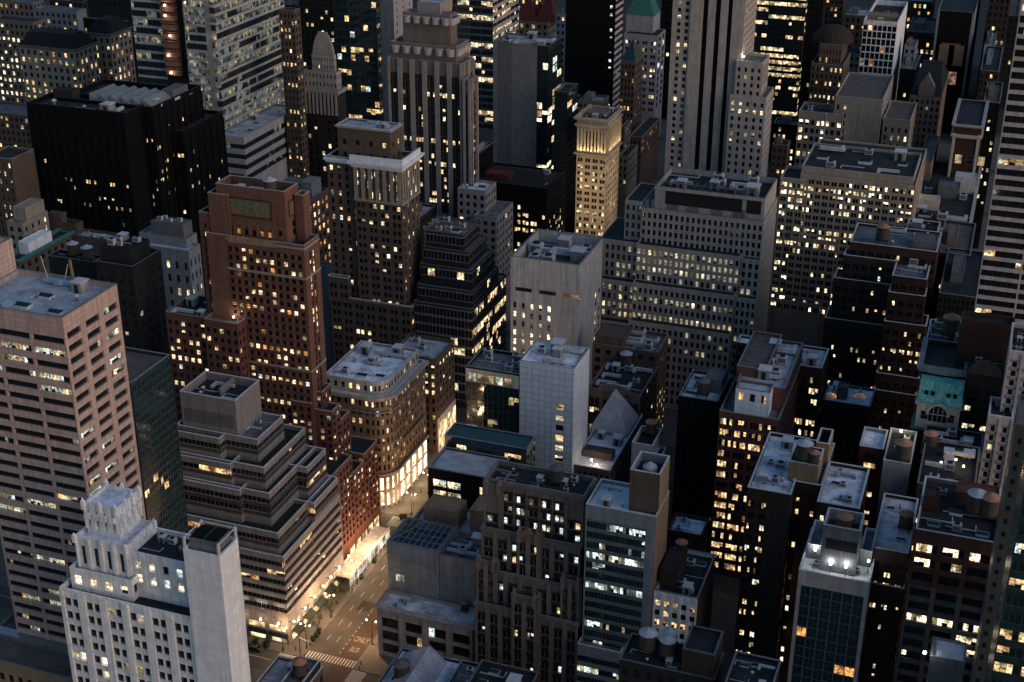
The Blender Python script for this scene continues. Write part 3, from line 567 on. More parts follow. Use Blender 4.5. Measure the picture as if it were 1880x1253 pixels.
# --- grey green glass slab
GG = Bld('glass_slab', 'grey slab office building with green glass ribbons and a brick lift tower on its white roof', 'the green ribboned slab', ('bluegrey', 'brownbrick', 'ochre', 'spandrelteal'), roof='white', cop='coping')
ggs = S(fp=19.2, nb=3, wf=1, hf=.66, sl=.1, np=6, lit=.36, rec=.25, top=4.2, base=16, frame=FRM, pal=('cool', 'teal', 'teal'), glass=GT, smi=3, fvar=1)
wg = aty(1205, 950, 306)
gg = GG.tier(306, (1205, 950), L=1075.8, F=1229, f=[(0, .02, BLANK), (.02, .86, ggs), (.86, 1, S(blank=True))], r=S(blank=True, mi=2), par=1.0)
ggt = GG.tier(308.5, (1221, 874), L=1157, F=1230, f=S(blank=True, mi=1), r=S(blank=True, mi=2), zb=gg.deck-.1, par=2.6, roof='dark', x1=gg.x1-.15)
ggl = GG.tier(303.2, (1140, 1200), L=1060, y1=307, f=S(fp=19.2, nb=2, wf=1, hf=.6, sl=.1, np=6, lit=.25, rec=.3, top=2.5, frame=FRM, pal=('cool', 'green', 'cool'), glass=GT), par=.8, roof='mid')
dome = GG.part('vent_dome', W['silver']); dome.cyl((ggt.x0+ggt.x1)/2, (ggt.y0+ggt.y1)/2, ggt.deck-.05, ggt.deck+1.6, 2.0, 1.9, 20); dome.cyl((ggt.x0+ggt.x1)/2, (ggt.y0+ggt.y1)/2, ggt.deck+1.6, ggt.deck+2.9, 1.9, .2, 20)
# --- small white building
Ws = Bld('white_loft_building', 'small white fronted building with a dark roof right of the green ribboned slab', 'the small white fronted building', ('white', 'darkred', 'darkbrown'), roof='dark', cop='copingdark')
wsb = Ws.tier(306.5, (1281, 1100), L=1191, F=1314, f=S(fp=18, nb=5, wf=.62, hf=.58, sl=.2, np=2, lit=.55, rec=.35, top=2.2, pier=.9, pd=.3, pal=('warm', 'cream', 'cream')), r=S(blank=True, mi=1), par=1.1, x0=gg.x1+.3)
wsp = Ws.roofbox(wsb, .17, .4, 7, 11, 5.5, 'darkbrown', roof='dark')
# low roofs between the slab and the dark tower
Rr = Bld('low_brick_building', 'low brick building with a snow pale roof and red edge behind the small white building', 'the low red edged building', ('darkred', 'red'), roof='pale', cop='red')
rr = Rr.tier(345, (1288, 985), L=1226, F=1302, f=S(fp=15, bay=3, lit=.05), r=S(fp=15, bay=3, wf=.5, lit=.1), par=1.0)
# --- modern black glass building on the avenue
KK = Bld('modern_glass_building', 'modern black glass building with a flat grey roof on the avenue corner', 'the modern black glass building', ('black', 'bluegrey', 'darkteal'), roof='grey', cop='bluegrey')
kk = KK.tier(348, (908, 881), x0=-151.3, y1=362, f=[(0, .06, BLANK), (.06, .5, S(fp=20, nb=2, wf=.92, hf=.7, sl=.12, np=2, lit=.95, rec=.4, top=3, pal=('green', 'warm', 'cream'), fvar=.2)), (.5, .97, S(fp=20, nb=4, wf=.4, hf=.7, sl=.12, lit=.3, rec=.4, top=3, pal=('warm', 'cream', 'cream')))], l=S(blank=True), par=.5, rt=.6)
kk2 = KK.tier(362.3, x1=-124, z=46.5, x0=-151.5, y1=371, f=S(fh=4.4, nb=3, wf=.6, hf=.35, sl=.2, np=5, lit=.4, rec=.2, top=.6, base=20, pal=('warm', 'cream', 'warm'), mi=2, smi=2), par=.3, roof='teal')
# --- white tiled tower, pyramid, tank block
WT = Bld('tiled_tower', 'slim windowless tower clad in pale blue grey square tiles at the centre', 'the pale tiled tower', ('tile',), roof='pale', cop='tile')
wtt = WT.tier(383.6, (1054.1, 678.3), L=954.2, F=1082.6, f=S(fp=19.7, nb=6, wf=.9, hf=.6, sl=.2, only=(4,), lit=.8, rec=.5, top=12.5, np=1, pal=('bright', 'warm', 'cool'), fvar=0, zv=8), r=BLANK, par=.8)
PL = Bld('mirror_glass_building', 'dark mirror glass building with reflections painted as glowing panes behind the modern black building', 'the mirror glass building', ('black', 'cream', 'darkteal'), roof='mid', cop='copingdark')
pl = PL.tier(384, (953, 688), x1=wtt.x0-.3, x0=-152.5, y1=399, f=S(clear=1, fp=16, bay=3.4, wf=.97, hf=.94, sl=.03, np=2, lit=.13, rec=.1, top=5.5, glass=GT, frame=FRM, pal=('dim', 'dim', 'cool'), fvar=1, mi=0), par=1.0)  # dim glowing panes painted in for the reflections in the glass
plb = PL.part('white_band', W['cream']); plb.box(pl.x0, pl.y0-.3, pl.z-5.2, pl.x1, pl.y0-.003, pl.z-.6)
PL.wins += [(2.6, 3.0, -.35, ('m',) if i % 3 else ('l',), ('green', 'warm', 'cool'), FRM, GD, (pl.x0+1+i*3.1, pl.y0, pl.z-4.9), 0) for i in range(int((pl.x1-pl.x0-2)/3.1))]
PY = Bld('pyramid_roof_building', 'low building with a lit roof patio and a pale stone pyramid beside the tiled tower', 'the pyramid roofed building', ('brownbrick', 'concrete'), roof='white', cop='coping')
wpy = aty(1136, 868, 386)[2]+.2; wb = atz(1152, 800, wpy); wb0 = atz(1080, 790, wpy)
py = PY.tier(386, (1136, 868), L=1049, x1=wb[0]+.9, y1=wb[1]+17, f=S(fp=18, nb=7, wf=.45, hf=.55, lit=.05), par=1.0)
pyb = PY.tier(wb[1], x1=wb[0], x0=wb0[0], z=wpy, dy=15.5, zb=py.deck-.1, par=.0, cop=False, roof='grey', f=S(blank=True, mi=1))
pm = PY.part('pyramid', W['pyramidstone']); ap = aty(1130, 713.4, (pyb.y0+pyb.y1)/2)
for (p, q) in (((pyb.x0+.1, pyb.y0+.1), (pyb.x1-.1, pyb.y0+.1)), ((pyb.x1-.1, pyb.y0+.1), (pyb.x1-.1, pyb.y1-.1)), ((pyb.x1-.1, pyb.y1-.1), (pyb.x0+.1, pyb.y1-.1)), ((pyb.x0+.1, pyb.y1-.1), (pyb.x0+.1, pyb.y0+.1))): pm.tri((*p, pyb.z+.01), (*q, pyb.z+.01), ((pyb.x0+pyb.x1)/2, (pyb.y0+pyb.y1)/2, ap[2]))
pent = PY.roofbox(py, .5, .24, 10, 4, 2.2, 'brownbrick', 'penthouse')
TB = Bld('tank_block', 'narrow grey block carrying a rusty water tank beside the stone pyramid', 'the narrow grey tank block', ('pinkgrey', 'grey'), roof='dark', cop='coping')
tb = TB.tier(388, (1198.5, 819.6), L=1160, F=1216, f=BLANK, par=2.0)
tb2 = TB.tier(389, (1213, 842), x0=tb.x1+.1, F=1224, f=BLANK, par=.8)
# dark brick loft with arched top and white ducts, and its neighbour behind
RD = Bld('arched_loft_building', 'dark brown loft building with an arched pediment and white ducts on its roof', 'the arched brown loft', ('brownstone', 'darkbrown'), roof='dark', cop='brownstone')
rd = RD.tier(426, (1176, 727), L=1080, F=1208, f=S(fp=16, bp=22, n=2, wf=.7, gap=.1, hf=.6, lit=.04, top=3.5, smi=1, pier=.8), r=S(fp=16, bay=4, lit=.08, mi=1, smi=1), par=1.2)
arch = RD.part('pediment', W['brownstone']); xm = (rd.x0+rd.x1)/2; hw = (rd.x1-rd.x0)*.33
pts = [(xm+hw*math.cos(math.pi*i/10), rd.z-.5+3.2*math.sin(math.pi*i/10)) for i in range(11)]
n0 = len(arch.v); arch.v += [(x, rd.y0-.5, z) for x, z in pts]+[(x, rd.y0+.3, z) for x, z in pts]
arch.f.append(tuple(n0+10-i for i in range(11))); arch.m.append(0)
for i in range(10): arch.f.append((n0+i, n0+i+1, n0+12+i, n0+11+i)); arch.m.append(0)
RE = Bld('brown_building', 'brown brick building with a flat roof of machines behind the arched loft', 'the machine roofed brown building', ('brownbrick',), roof='mid', cop='copingdark')
re_ = RE.tier(450, (1206.6, 648), L=1088, F=1228, f=S(fp=16, bay=4, lit=.05), r=S(fp=16, bay=3.2, wf=.45, hf=.55, lit=.35, pal=('cream', 'warm', 'warm')), par=1.1)
rep = RE.roofbox(re_, .22, .35, 12, 12, 4, 'brownbrick')
# --- pale concrete tower
CT = Bld('concrete_tower', 'pale pink grey concrete tower with a blank right wall and few windows', 'the pale concrete tower', ('concrete', 'concrete'), roof='brown', cop='copingdark')
wct = S(fp=17.7, bp=17.6, wf=.34, hf=.6, sl=.2, lit=.62, rec=.4, top=17.5, only=(0, 1, 2, 3, 4), pal=('bright', 'cream', 'cool'), fvar=.5)
ct = CT.tier(463, (1064.1, 487.8), L=937.4, F=1108.4, f=[(0, .76, wct), (.76, 1, BLANK)], r=[(0, .66, BLANK), (.66, .95, S(fp=17.7, nb=2, wf=.5, hf=.55, lit=.7, top=19, rec=.3, pal=('cream', 'bright', 'cool')))], par=4.5, rt=.7)
slot = CT.part('louvre_slot', GD)
for i in range(3): x = ct.x0+2.0+i*9.5; slot.box(x, ct.y0-.02, ct.z-13.5, x+6.5, ct.y0-.003, ct.z-12.0)
# --- broad beige stepped office block
BB = Bld('stepped_office_block', 'broad beige stone office block with rows of small windows and shallow setbacks', 'the broad beige office block', ('limestone', 'midgrey', 'concrete'), roof='mid', cop='copingdark')
bs = S(fp=16, bp=10.4, wf=.54, hf=.64, sl=.18, lit=.3, rec=.55, top=1.2, pal=('office', 'office', 'cream'), fvar=.8)
bt5 = BB.tier(506, (1405, 365), L=1203, F=1427, f=BLANK, r=BLANK, par=2.2, zb=60, roof='dark')
bx1 = bt5.x1
for a_, c_ in ((.10, .80), (.84, .97)):
    lvb = BB.part('louvre_panel', W['charcoal'], True); lvb.box(bt5.x0+(bt5.x1-bt5.x0)*a_, bt5.y0-.1, bt5.z-6.6, bt5.x0+(bt5.x1-bt5.x0)*c_, bt5.y0-.003, bt5.z-1.4)
BB.part('coping_band', W['limestone'], True).box(bt5.x0, bt5.y0-.5, bt5.z-1.1, bt5.x1+.1, bt5.y0-.003, bt5.z-.02)
bb2 = BB.tier(504.3, (1406, 408), L=1178, F=1428, f=vary(bs, lit=.02), r=vary(bs, bp=None, bay=4, wf=.3, lit=.05), par=1.0, x1=bx1+.4)
bb3 = BB.tier(500, (1359, 472), L=1168.4, y1=508, f=vary(bs, lit=.62), par=.4, cop=False, roof='dark')
bb4 = BB.tier(496, (1348.5, 544), L=1161.4, y1=508, f=vary(bs, lit=.66), par=.4, cop=False, roof='dark')
bb5 = BB.tier(492, (1340, 615), L=1154, y1=508, f=vary(bs, lit=.12), par=.4, cop=False, roof='dark')
bbr = BB.tier(501.2, (1405, 480), x0=bb3.x1+.2, y1=508, f=vary(bs, lit=.25), par=.4, cop=False, roof='dark', x1=bx1+.8)
bbr2 = BB.tier(497.2, (1396, 552), x0=bb4.x1+.2, y1=508, f=vary(bs, lit=.2), r=BLANK, par=.4, cop=False, roof='dark', x1=bx1+1.1)
bbl = BB.tier(507, (1180, 371), L=1148, y1=530, f=vary(bs, lit=.03), par=.4, cop=False, roof='dark')
bbl2 = BB.tier(503.4, (1172, 447), L=1100, y1=530, f=vary(bs, lit=.35), par=.4, cop=False, roof='dark')
bbl3 = BB.tier(499.5, (1165, 520), L=1094, y1=530, f=vary(bs, lit=.4), par=.4, cop=False, roof='dark')
bbl4 = BB.tier(495.5, (1160, 596), L=1088, y1=530, f=vary(bs, lit=.35), par=.4, cop=False, roof='dark')
for i, (a, c) in enumerate(((.02, .05), (.07, .1), (.2, .3), (.36, .46), (.56, .66), (.74, .84))): x = bb2.x0+(bb2.x1-bb2.x0)*a; BB.part('service_door', W['slabgrey'], True).box(x, bt5.y0-.08, bb2.z-.6, bb2.x0+(bb2.x1-bb2.x0)*c, bt5.y0-.003, bb2.z+3.0)
gd = BB.part('roof_gantry', W['midgrey'])
for i in range(13):
    x = bt5.x0+3+(bt5.x1-bt5.x0-6)*i/12; gd.bar((x, bt5.y0+1, bt5.z+.2), (x, bt5.y0+1, bt5.z+1.8), .16); gd.bar((x, bt5.y0+1, bt5.z+1.7), (x, bt5.y0+9, bt5.z+.4), .16)
gd.bar((bt5.x0+3, bt5.y0+1, bt5.z+1.7), (bt5.x1-3, bt5.y0+1, bt5.z+1.7), .3)
# ================================================================== right hand side
RB = Bld('red_brick_building', 'red brick loft building with bright window rows and a white penthouse on its terrace', 'the white penthouse loft', ('redbrick', 'darkred', 'whiteplain', 'greybrick'), roof='grey', cop='copingdark')
rs = S(fp=20, bp=30, n=4, wf=.8, gap=.03, hf=.6, sl=.2, lit=.55, rec=.35, top=1.6, pal=('warm', 'cream', 'warm'), fvar=.6)
rb = RB.tier(384, (1430, 772), L=1321, F=1474, f=rs, r=S(fp=20, bay=3.2, lit=.08, mi=1, smi=1), par=1.2, roof='mid')
rbu = RB.tier(392.5, (1449.5, 716), L=1352, F=1475, f=S(fp=20, bp=26, n=3, wf=.7, gap=.05, lit=.7, top=5), r=S(blank=True, mi=1), zb=rb.deck-.1, par=1.0, x1=rb.x1-.2)
rbp = RB.tier(387, (1414, 722), L=1351, y1=393.2, f=S(fh=4.3, nb=3, wf=.45, hf=.62, sl=.2, lit=.7, np=2, top=.6, mi=2, smi=2, pal=('warm', 'amber', 'cream'), rec=.3), r=S(blank=True, mi=2), zb=rb.deck-.1, par=.6, roof='grey')
rbb = RB.tier(399, (1407, 680), L=1353, y1=rbu.y1-1, f=S(fp=20, nb=3, wf=.4, lit=.3, top=3), r=S(blank=True, mi=0), zb=rbu.deck-.1, par=.8, roof='brown')
RC = Bld('brick_annex', 'narrow red brick block with a pinkish roof directly behind the red brick loft', 'the narrow brick block', ('darkred', 'darkred'), roof='pink', cop='coping')
rc = RC.tier(424, (1509, 677), L=1440, F=1522, f=S(fp=20, bp=24, n=3, wf=.7, gap=.05, hf=.55, lit=.5, top=3), r=S(fp=20, bay=3, lit=.06), par=.8)
RC2 = Bld('flat_roof_building', 'long dark building with a pale flat roof glimpsed behind the red brick loft', 'the long pale roofed building', ('darkbrown',), roof='pale', cop='coping')
rc2 = RC2.tier(436, (1430, 640), L=1352, F=1436, f=S(fp=16, bay=3, lit=.05), par=.8)
DTk = Bld('dark_brick_building', 'black brick building with a pale tank roof left of the red brick loft', 'the black brick tank building', ('darkbrown', 'black'), roof='pale', cop='copingdark')
dtk = DTk.tier(392, (1318, 738), L=1246, F=1342, f=S(fp=18, bay=3.5, lit=.01, mi=1, smi=1), r=S(fp=18, bay=3.5, lit=.02), par=1.1)
dtb = DTk.roofbox(dtk, .78, .6, 7, 9, 4.5, 'midgrey')
# dark brick setback pair
DB = Bld('dark_setback_building', 'dark red brick building stepping up in white edged setbacks on the right', 'the dark setback building', ('darkred', 'darkbrown'), roof='mid', cop='coping')
dbs = S(fp=17, bp=16, n=2, wf=.62, gap=.1, hf=.5, sl=.22, lit=.10, rec=.3, top=2.2, pal=('cream', 'warm', 'cool'), fvar=1)
dba = DB.tier(486, (1668, 457), L=1561, F=1729, f=vary(dbs, lit=.02), par=1.0, x1=aty(1720, 468, 486)[0])
dbb = DB.tier(483.5, (1645, 480), L=1549, y1=490, f=dbs, par=1.0)
dbc = DB.tier(481, (1640, 524), L=1531, y1=490, f=vary(dbs, lit=.14), par=1.0)
dbd = DB.tier(478.5, (1635, 600), L=1514, y1=490, f=vary(dbs, lit=.13), par=1.0)
dr1 = DB.tier(472, (1702, 514), L=1638, F=1727, f=vary(dbs, lit=.05), r=S(blank=True, mi=1), par=1.0)
dr2 = DB.tier(470, (1699, 545), L=1631, y1=478, f=dbs, r=vary(dbs, lit=.5, bp=None, bay=4), par=1.0)
dr3 = DB.tier(468, (1701, 600), L=1623, y1=478, f=vary(dbs, lit=.2), r=vary(dbs, bp=None, bay=4), par=1.0)
dr4 = DB.tier(466, (1687.6, 696), L=1609, y1=478, f=vary(dbs, lit=.12), par=1.0)
dr5 = DB.tier(463.5, (1681.6, 727), L=1604, y1=478, f=vary(dbs, lit=.1), par=1.0)
dbx = DB.roofbox(dba, .86, .35, 9, 9, 3.0, 'midgrey'); dby = DB.roofbox(dr1, .8, .75, 5, 6, 4, 'charcoal')
# low white roof with skylights between
LW = Bld('low_skylight_building', 'low building with a white roof and lit arched skylights below the dark setback building', 'the low skylight building', ('darkbrown',), roof='pale', cop='copingdark')
lw = LW.tier(436, (1598, 748), L=1511, F=1607, f=S(fp=16, bay=4, lit=.03), par=.7)
skl = LW.part('skylight', LITS['amber'])
for i, (fx, fy) in enumerate(((.12, .3), (.72, .5))):
    x, y = lw.x0+(lw.x1-lw.x0)*fx, lw.y0+(lw.y1-lw.y0)*fy
    for k2 in range(6):
        a, c = math.pi*k2/6, math.pi*(k2+1)/6; skl.quad((x-1.9*math.cos(a), y, lw.deck+1.1*math.sin(a)), (x-1.9*math.cos(c), y, lw.deck+1.1*math.sin(c)), (x-1.9*math.cos(c), y+1.3, lw.deck+1.1*math.sin(c)), (x-1.9*math.cos(a), y+1.3, lw.deck+1.1*math.sin(a)))
LW.roofbox(lw, .36, .4, 3.4, 4, 4.5, 'midgrey')
# --- teal mansard
TM = Bld('mansard_building', 'ornate narrow building with a bright turquoise copper mansard roof and arched window', 'the turquoise mansard building', ('greybrick', 'cream', 'darkbrown'), roof='dark', cop='coping')
tms = S(fp=17, nb=3, wf=.5, hf=.55, lit=.04, rec=.4, top=1.2, pal=('warm', 'cream', 'cool'))
tm = TM.tier(386, (1764, 752), L=1684, dy=7, f=vary(tms, mi=2, smi=2), par=0, cop=False)
wm = aty(1769, 712, 388)
crown = TM.part('ornate_front', W['cream']); crown.box(tm.x0+.1, tm.y0-.5, tm.z-7.5, tm.x1-.1, tm.y0-.003, tm.z-.2)
for x0_, x1_ in ((tm.x0+1.4, tm.x0+3.4), (tm.x1-3.4, tm.x1-1.4)): TM.wins.append((2.0, 2.6, -.56, ('d',), ('warm', 'warm', 'cool'), FRL, GD, (x0_, tm.y0, tm.z-4.6), 0))
aw = TM.part('arched_window', GD); xm = (tm.x0+tm.x1)/2
pts = [(xm+2.6*math.cos(math.pi*i/12), tm.z-2.6+2.9*math.sin(math.pi*i/12)) for i in range(13)]+[(xm-2.6, tm.z-4.9), (xm+2.6, tm.z-4.9)]
n0 = len(aw.v); aw.v += [(x, tm.y0-.62, z) for x, z in pts]; aw.f.append(tuple(n0+len(pts)-1-i for i in range(len(pts)))); aw.m.append(0)
hood = TM.part('arch_hood', W['cream'])
for i in range(12):
    a, c = math.pi*i/12, math.pi*(i+1)/12; hood.bar((xm+3.0*math.cos(a), tm.y0-.8, tm.z-2.6+3.4*math.sin(a)), (xm+3.0*math.cos(c), tm.y0-.8, tm.z-2.6+3.4*math.sin(c)), .8)
for i in range(1, 4): hood.bar((xm-2.6+1.3*i, tm.y0-.68, tm.z-4.9), (xm-2.6+1.3*i, tm.y0-.68, tm.z-.2), .16)
hood.bar((xm-2.6, tm.y0-.68, tm.z-2.6), (xm+2.6, tm.y0-.68, tm.z-2.6), .2)
TM.cornice(tm, tm.z-8.6, .9, 1.0, 'teal', 'copper_cornice'); TM.cornice(tm, tm.z-.4, .7, .6, 'cream')
mz = tm.z+.3; my0 = tm.y0+.2; top_z = aty(1727, 703, my0+2.6)[2]; man = TM.part('mansard_roof', W['copper'])
man.quad((tm.x0, my0, mz), (tm.x1, my0, mz), (tm.x1, my0+2.6, top_z), (tm.x0, my0+2.6, top_z)); man.quad((tm.x1, my0, mz), (tm.x1, tm.y1, mz), (tm.x1, tm.y1, top_z), (tm.x1, my0+2.6, top_z)); man.quad((tm.x0, tm.y1, mz), (tm.x0, my0, mz), (tm.x0, my0+2.6, top_z), (tm.x0, tm.y1, top_z)); man.quad((tm.x0, my0+2.6, top_z), (tm.x1, my0+2.6, top_z), (tm.x1, tm.y1, top_z), (tm.x0, tm.y1, top_z))
dm = TM.part('dormer', W['copper']); 
for fx in (.17, .32, .68, .83):
    x = tm.x0+(tm.x1-tm.x0)*fx; dm.box(x-.9, my0+1.0, mz+1.9, x+.9, my0+2.6, mz+3.6); TM.wins.append((1.2, 1.6, 0, ('d',), ('warm', 'warm', 'cool'), FR, GD, (x-.6, my0+.97, mz+2.0), 0))
TMb = Bld('penthouse_building', 'dark building with a curved pale parapet and tall lit windows behind the turquoise mansard', 'the curved parapet building', ('darkbrown', 'bluegrey'), roof='dark', cop='bluegrey')
tmb = TMb.tier(395, (1772, 682), L=1692, dy=20, f=S(fh=8, nb=7, wf=.5, hf=.62, sl=.15, lit=.5, np=1, top=2.6, rec=.4, pal=('cream', 'warm', 'cream')), par=1.6)
TMb.cornice(tmb, tmb.z-1.8, 1.8, 1.2, 'bluegrey')
cvb = TMb.part('curved_bay', W['bluegrey']); xm = (tmb.x0+tmb.x1)/2; cvb.prism([(xm-6, tmb.y0-1.2), (xm-4, tmb.y0-2.2), (xm, tmb.y0-2.6), (xm+4, tmb.y0-2.2), (xm+6, tmb.y0-1.2)], tmb.z-1.2, tmb.z+.6)
TMd = Bld('dark_roof_building', 'dark brick building with white roof machines beside the dark setback building', 'the dark machine roof building', ('darkbrown',), roof='dark', cop='coping')
tmd = TMd.tier(432, (1778, 641), L=1699, dy=20, f=S(blank=True), par=1.0)
BA = Bld('arched_brick_building', 'brown brick building with a curved gable and lit office windows beside the turquoise mansard', 'the curved gable brick building', ('darkred', 'darkbrown'), roof='dark', cop='darkbrown')
ba = BA.tier(392, (1843, 690), L=1776, dy=22, f=S(fp=17, nb=2, n=2, wf=.7, gap=.05, hf=.62, np=2, lit=.32, top=5, rec=.4, pal=('cream', 'cool', 'cool'), smi=1), par=1.2)
gbl = BA.part('gable', W['brownbrick']); xm = (ba.x0+ba.x1)/2; hw = (ba.x1-ba.x0)*.48
pts = [(xm+hw*math.cos(math.pi*i/14), ba.z-.6+4.6*math.sin(math.pi*i/14)**1.4) for i in range(15)]
n0 = len(gbl.v); gbl.v += [(x, ba.y0-.4, z) for x, z in pts]+[(x, ba.y0+.3, z) for x, z in pts]
gbl.f.append(tuple(n0+14-i for i in range(15))); gbl.m.append(0)
for i in range(14): gbl.f.append((n0+i, n0+i+1, n0+16+i, n0+15+i)); gbl.m.append(0)
# pale art deco building at the right edge
PD = Bld('pale_art_deco_building', 'pale grey art deco building with paired dark windows, upper right edge below the striped tower', 'the pale art deco building', ('pinkgrey', 'grey'), roof='dark', cop='coping')
pds = S(fp=17.5, bp=21, wf=.36, hf=.62, sl=.2, lit=.02, rec=.5, top=2.6, pier=.7, pd=.4, smi=1)
pd_ = PD.tier(372, (1860, 769), L=1815, y1=384, f=vary(pds, bp=None, nb=2), r=S(fp=17.5, bay=3, wf=.6, hf=.5, lit=.02, frame=FRL), par=1.2, x0=None)
pdu = PD.tier(378, (1905, 651), L=1854, y1=398, f=vary(pds, bp=None, nb=2), par=1.2)
# --- big brick building with tanks
R2 = Bld('tank_roof_building', 'large dark brick building with a worn white roof, planted terrace and two tanks', 'the large tank building', ('darkred', 'ochre', 'darkbrown'), roof='pale', cop='coping')
r2s = S(fp=21, bp=30, n=3, wf=.62, gap=.04, hf=.52, sl=.2, lit=.42, rec=.3, top=3, pal=('cream', 'warm', 'cool'), fvar=.6)
r2a = R2.tier(328, (1452, 909), L=1372.5, dy=33, f=[(0, .5, vary(r2s, bp=None, nb=2, n=3)), (.5, 1, S(blank=True, mi=2))], par=1.0)
r2b = R2.tier(327, (1578, 935), L=1500, F=1597, f=[(0, .3, vary(r2s, bp=None, nb=1, n=1, wf=.3)), (.3, 1, BLANK)], r=S(fp=21, bay=5, lit=.05, mi=2, smi=2), par=1.0)
r2c = R2.tier(336, x1=r2b.x0-.02, x0=r2a.x1-1, z=r2a.z-.3, y1=r2a.y1, f=S(fp=21, nb=2, wf=.22, hf=.5, lit=.8, top=4, rec=.3), par=1.0, roof='brown')
r2p = R2.tier(337, x1=r2b.x0-1.5, x0=r2a.x1-2.5, z=r2a.z+5, y1=347, f=S(blank=True, mi=1), zb=r2c.deck-.1, par=1.0, roof='dark')
r2q = R2.tier(349, x1=r2b.x0-.5, x0=r2a.x1+3, z=r2a.z+5.5, y1=358, f=S(blank=True, mi=1), zb=r2c.deck-.1, par=2.4, roof='dark')
# --- blue glass hotel
Ht = Bld('hotel_tower', 'slim blue black glass tower with a floodlit white roof terrace and concrete bulkhead', 'the floodlit blue glass tower', ('pinkgrey', 'darkteal', 'slabgrey'), roof='white', cop='coping')
hs = S(clear=1, fp=19.5, nb=6, wf=.97, hf=.9, sl=.05, np=2, lit=.07, rec=.15, top=4.4, glass=glass_mat('glass_blue', (.010, .042, .062)), frame=FRM, pal=('amber', 'amber', 'warm'), mi=0, smi=1)
SLOTS.append(MATS['glass_blue']); SI['glass_blue'] = len(SLOTS)-1
ht = Ht.tier(303, (1596.5, 1070.8), L=1466.9, F=1614, f=[(0, .05, BLANK), (.05, .95, hs), (.95, 1, BLANK)], r=BLANK, par=1.3, zb=0)
hb = Ht.tier(306.5, (1580, 976), L=1512, dy=8.6, f=S(blank=True, mi=2), zb=ht.deck-.1, par=3.0, roof='dark')
hl = Ht.tier(311, x1=hb.x0-.3, x0=ht.x0+.7, z=ht.deck+4.2, y1=ht.y1-.7, f=S(blank=True, mi=2), zb=ht.deck-.1, par=.8, roof='mid')
hr = Ht.tier(312, x1=ht.x1-.7, x0=hb.x1+.2, z=ht.deck+4.6, y1=ht.y1-.7, f=S(blank=True, mi=2), zb=ht.deck-.1, par=.8, roof='mid')
lv = Ht.part('louvre_band', W['charcoal']); lv.box(hb.x0+1, hb.y0-.06, hb.deck-3.6, hb.x1-.4, hb.y0-.003, hb.deck-.6)
# --- red brick warehouse and neighbour
Rw = Bld('red_brick_warehouse', 'tall red topped brick warehouse with wide multi pane windows, lower right corner', 'the red topped warehouse', ('brownstone', 'redbrick', 'midgrey'), roof='dark', cop='coping')
rws = S(fp=24, nb=3, wf=.8, hf=.62, sl=.18, np=4, lit=.16, rec=.5, top=.6, pal=('bright', 'cream', 'dim'), pier=.9, pd=.3, smi=2, fvar=1)
rwz = aty(1829.5, 997.1, 303.4)[2]; rw0 = Rw.tier(303.4, (1829.5, 997.1), z=rwz-15.3, L=1682.2, y1=330, f=rws, par=.5, cop=False)
rw = Rw.tier(303.2, x1=rw0.x1+.1, x0=rw0.x0-.1, z=rwz, y1=329.8, zb=rw0.z-.4, f=vary(rws, top=3.0, mi=1, smi=1, lit=.25, pier=0, fp=None, fh=4.0), r=S(blank=True, mi=1), par=1.0)
rwp = Rw.roofbox(rw, .75, .72, 12, 6, 3.6, 'redbrick', 'penthouse'); rwq = Rw.roofbox(rw, .12, .5, 4, 5, 4, 'darkred', 'bulkhead')
Nb = Bld('narrow_dark_building', 'narrow dark brick building with a worn white roof between hotel and warehouse', 'the narrow white roofed building', ('darkred', 'darkbrown'), roof='pink', cop='coping')
nb_ = Nb.tier(314, (1668, 1017), L=1601, dy=28, f=S(fp=19, nb=3, n=2, wf=.5, gap=.1, hf=.5, lit=.35, top=3, rec=.3), par=.9)
nb2 = Nb.tier(312.5, (1660, 1082), L=1596, y1=316, f=S(fp=19, nb=3, n=2, wf=.5, gap=.1, hf=.5, lit=.25, top=2, rec=.3), par=.9, zb=0)
# roofs behind: gray block, dark low roofs with railings
Gy = Bld('grey_concrete_block', 'plain grey rendered block with a bright roof terrace behind the large brick tank building', 'the plain grey rendered block', ('bluegrey', 'red'), roof='dark', cop='coping')
gy = Gy.tier(352, (1672, 853), L=1622, F=1684, f=BLANK, par=1.2)
gy2 = Gy.tier(358, (1622, 826), L=1578, dy=12, f=S(fp=18, bay=5, lit=.2, mi=1, smi=1), par=1.0, roof='pale')
Lo = Bld('low_dark_building', 'low black roofed building with green garden lights behind the red topped warehouse', 'the low black roofed building', ('darkbrown',), roof='dark', cop='copingdark')
lo = Lo.tier(345, (1790, 905), L=1684, dy=26, f=S(fp=18, bay=4, lit=.04), par=.9)
Lp = Bld('mansard_shed', 'dark slate roofed low building below the pale art deco building', 'the dark slate roofed building', ('charcoal',), roof='dark', cop='copingdark')
lp = Lp.tier(366, (1800, 850), L=1690, dy=18, f=S(fp=18, bay=4, lit=.03), par=.5)
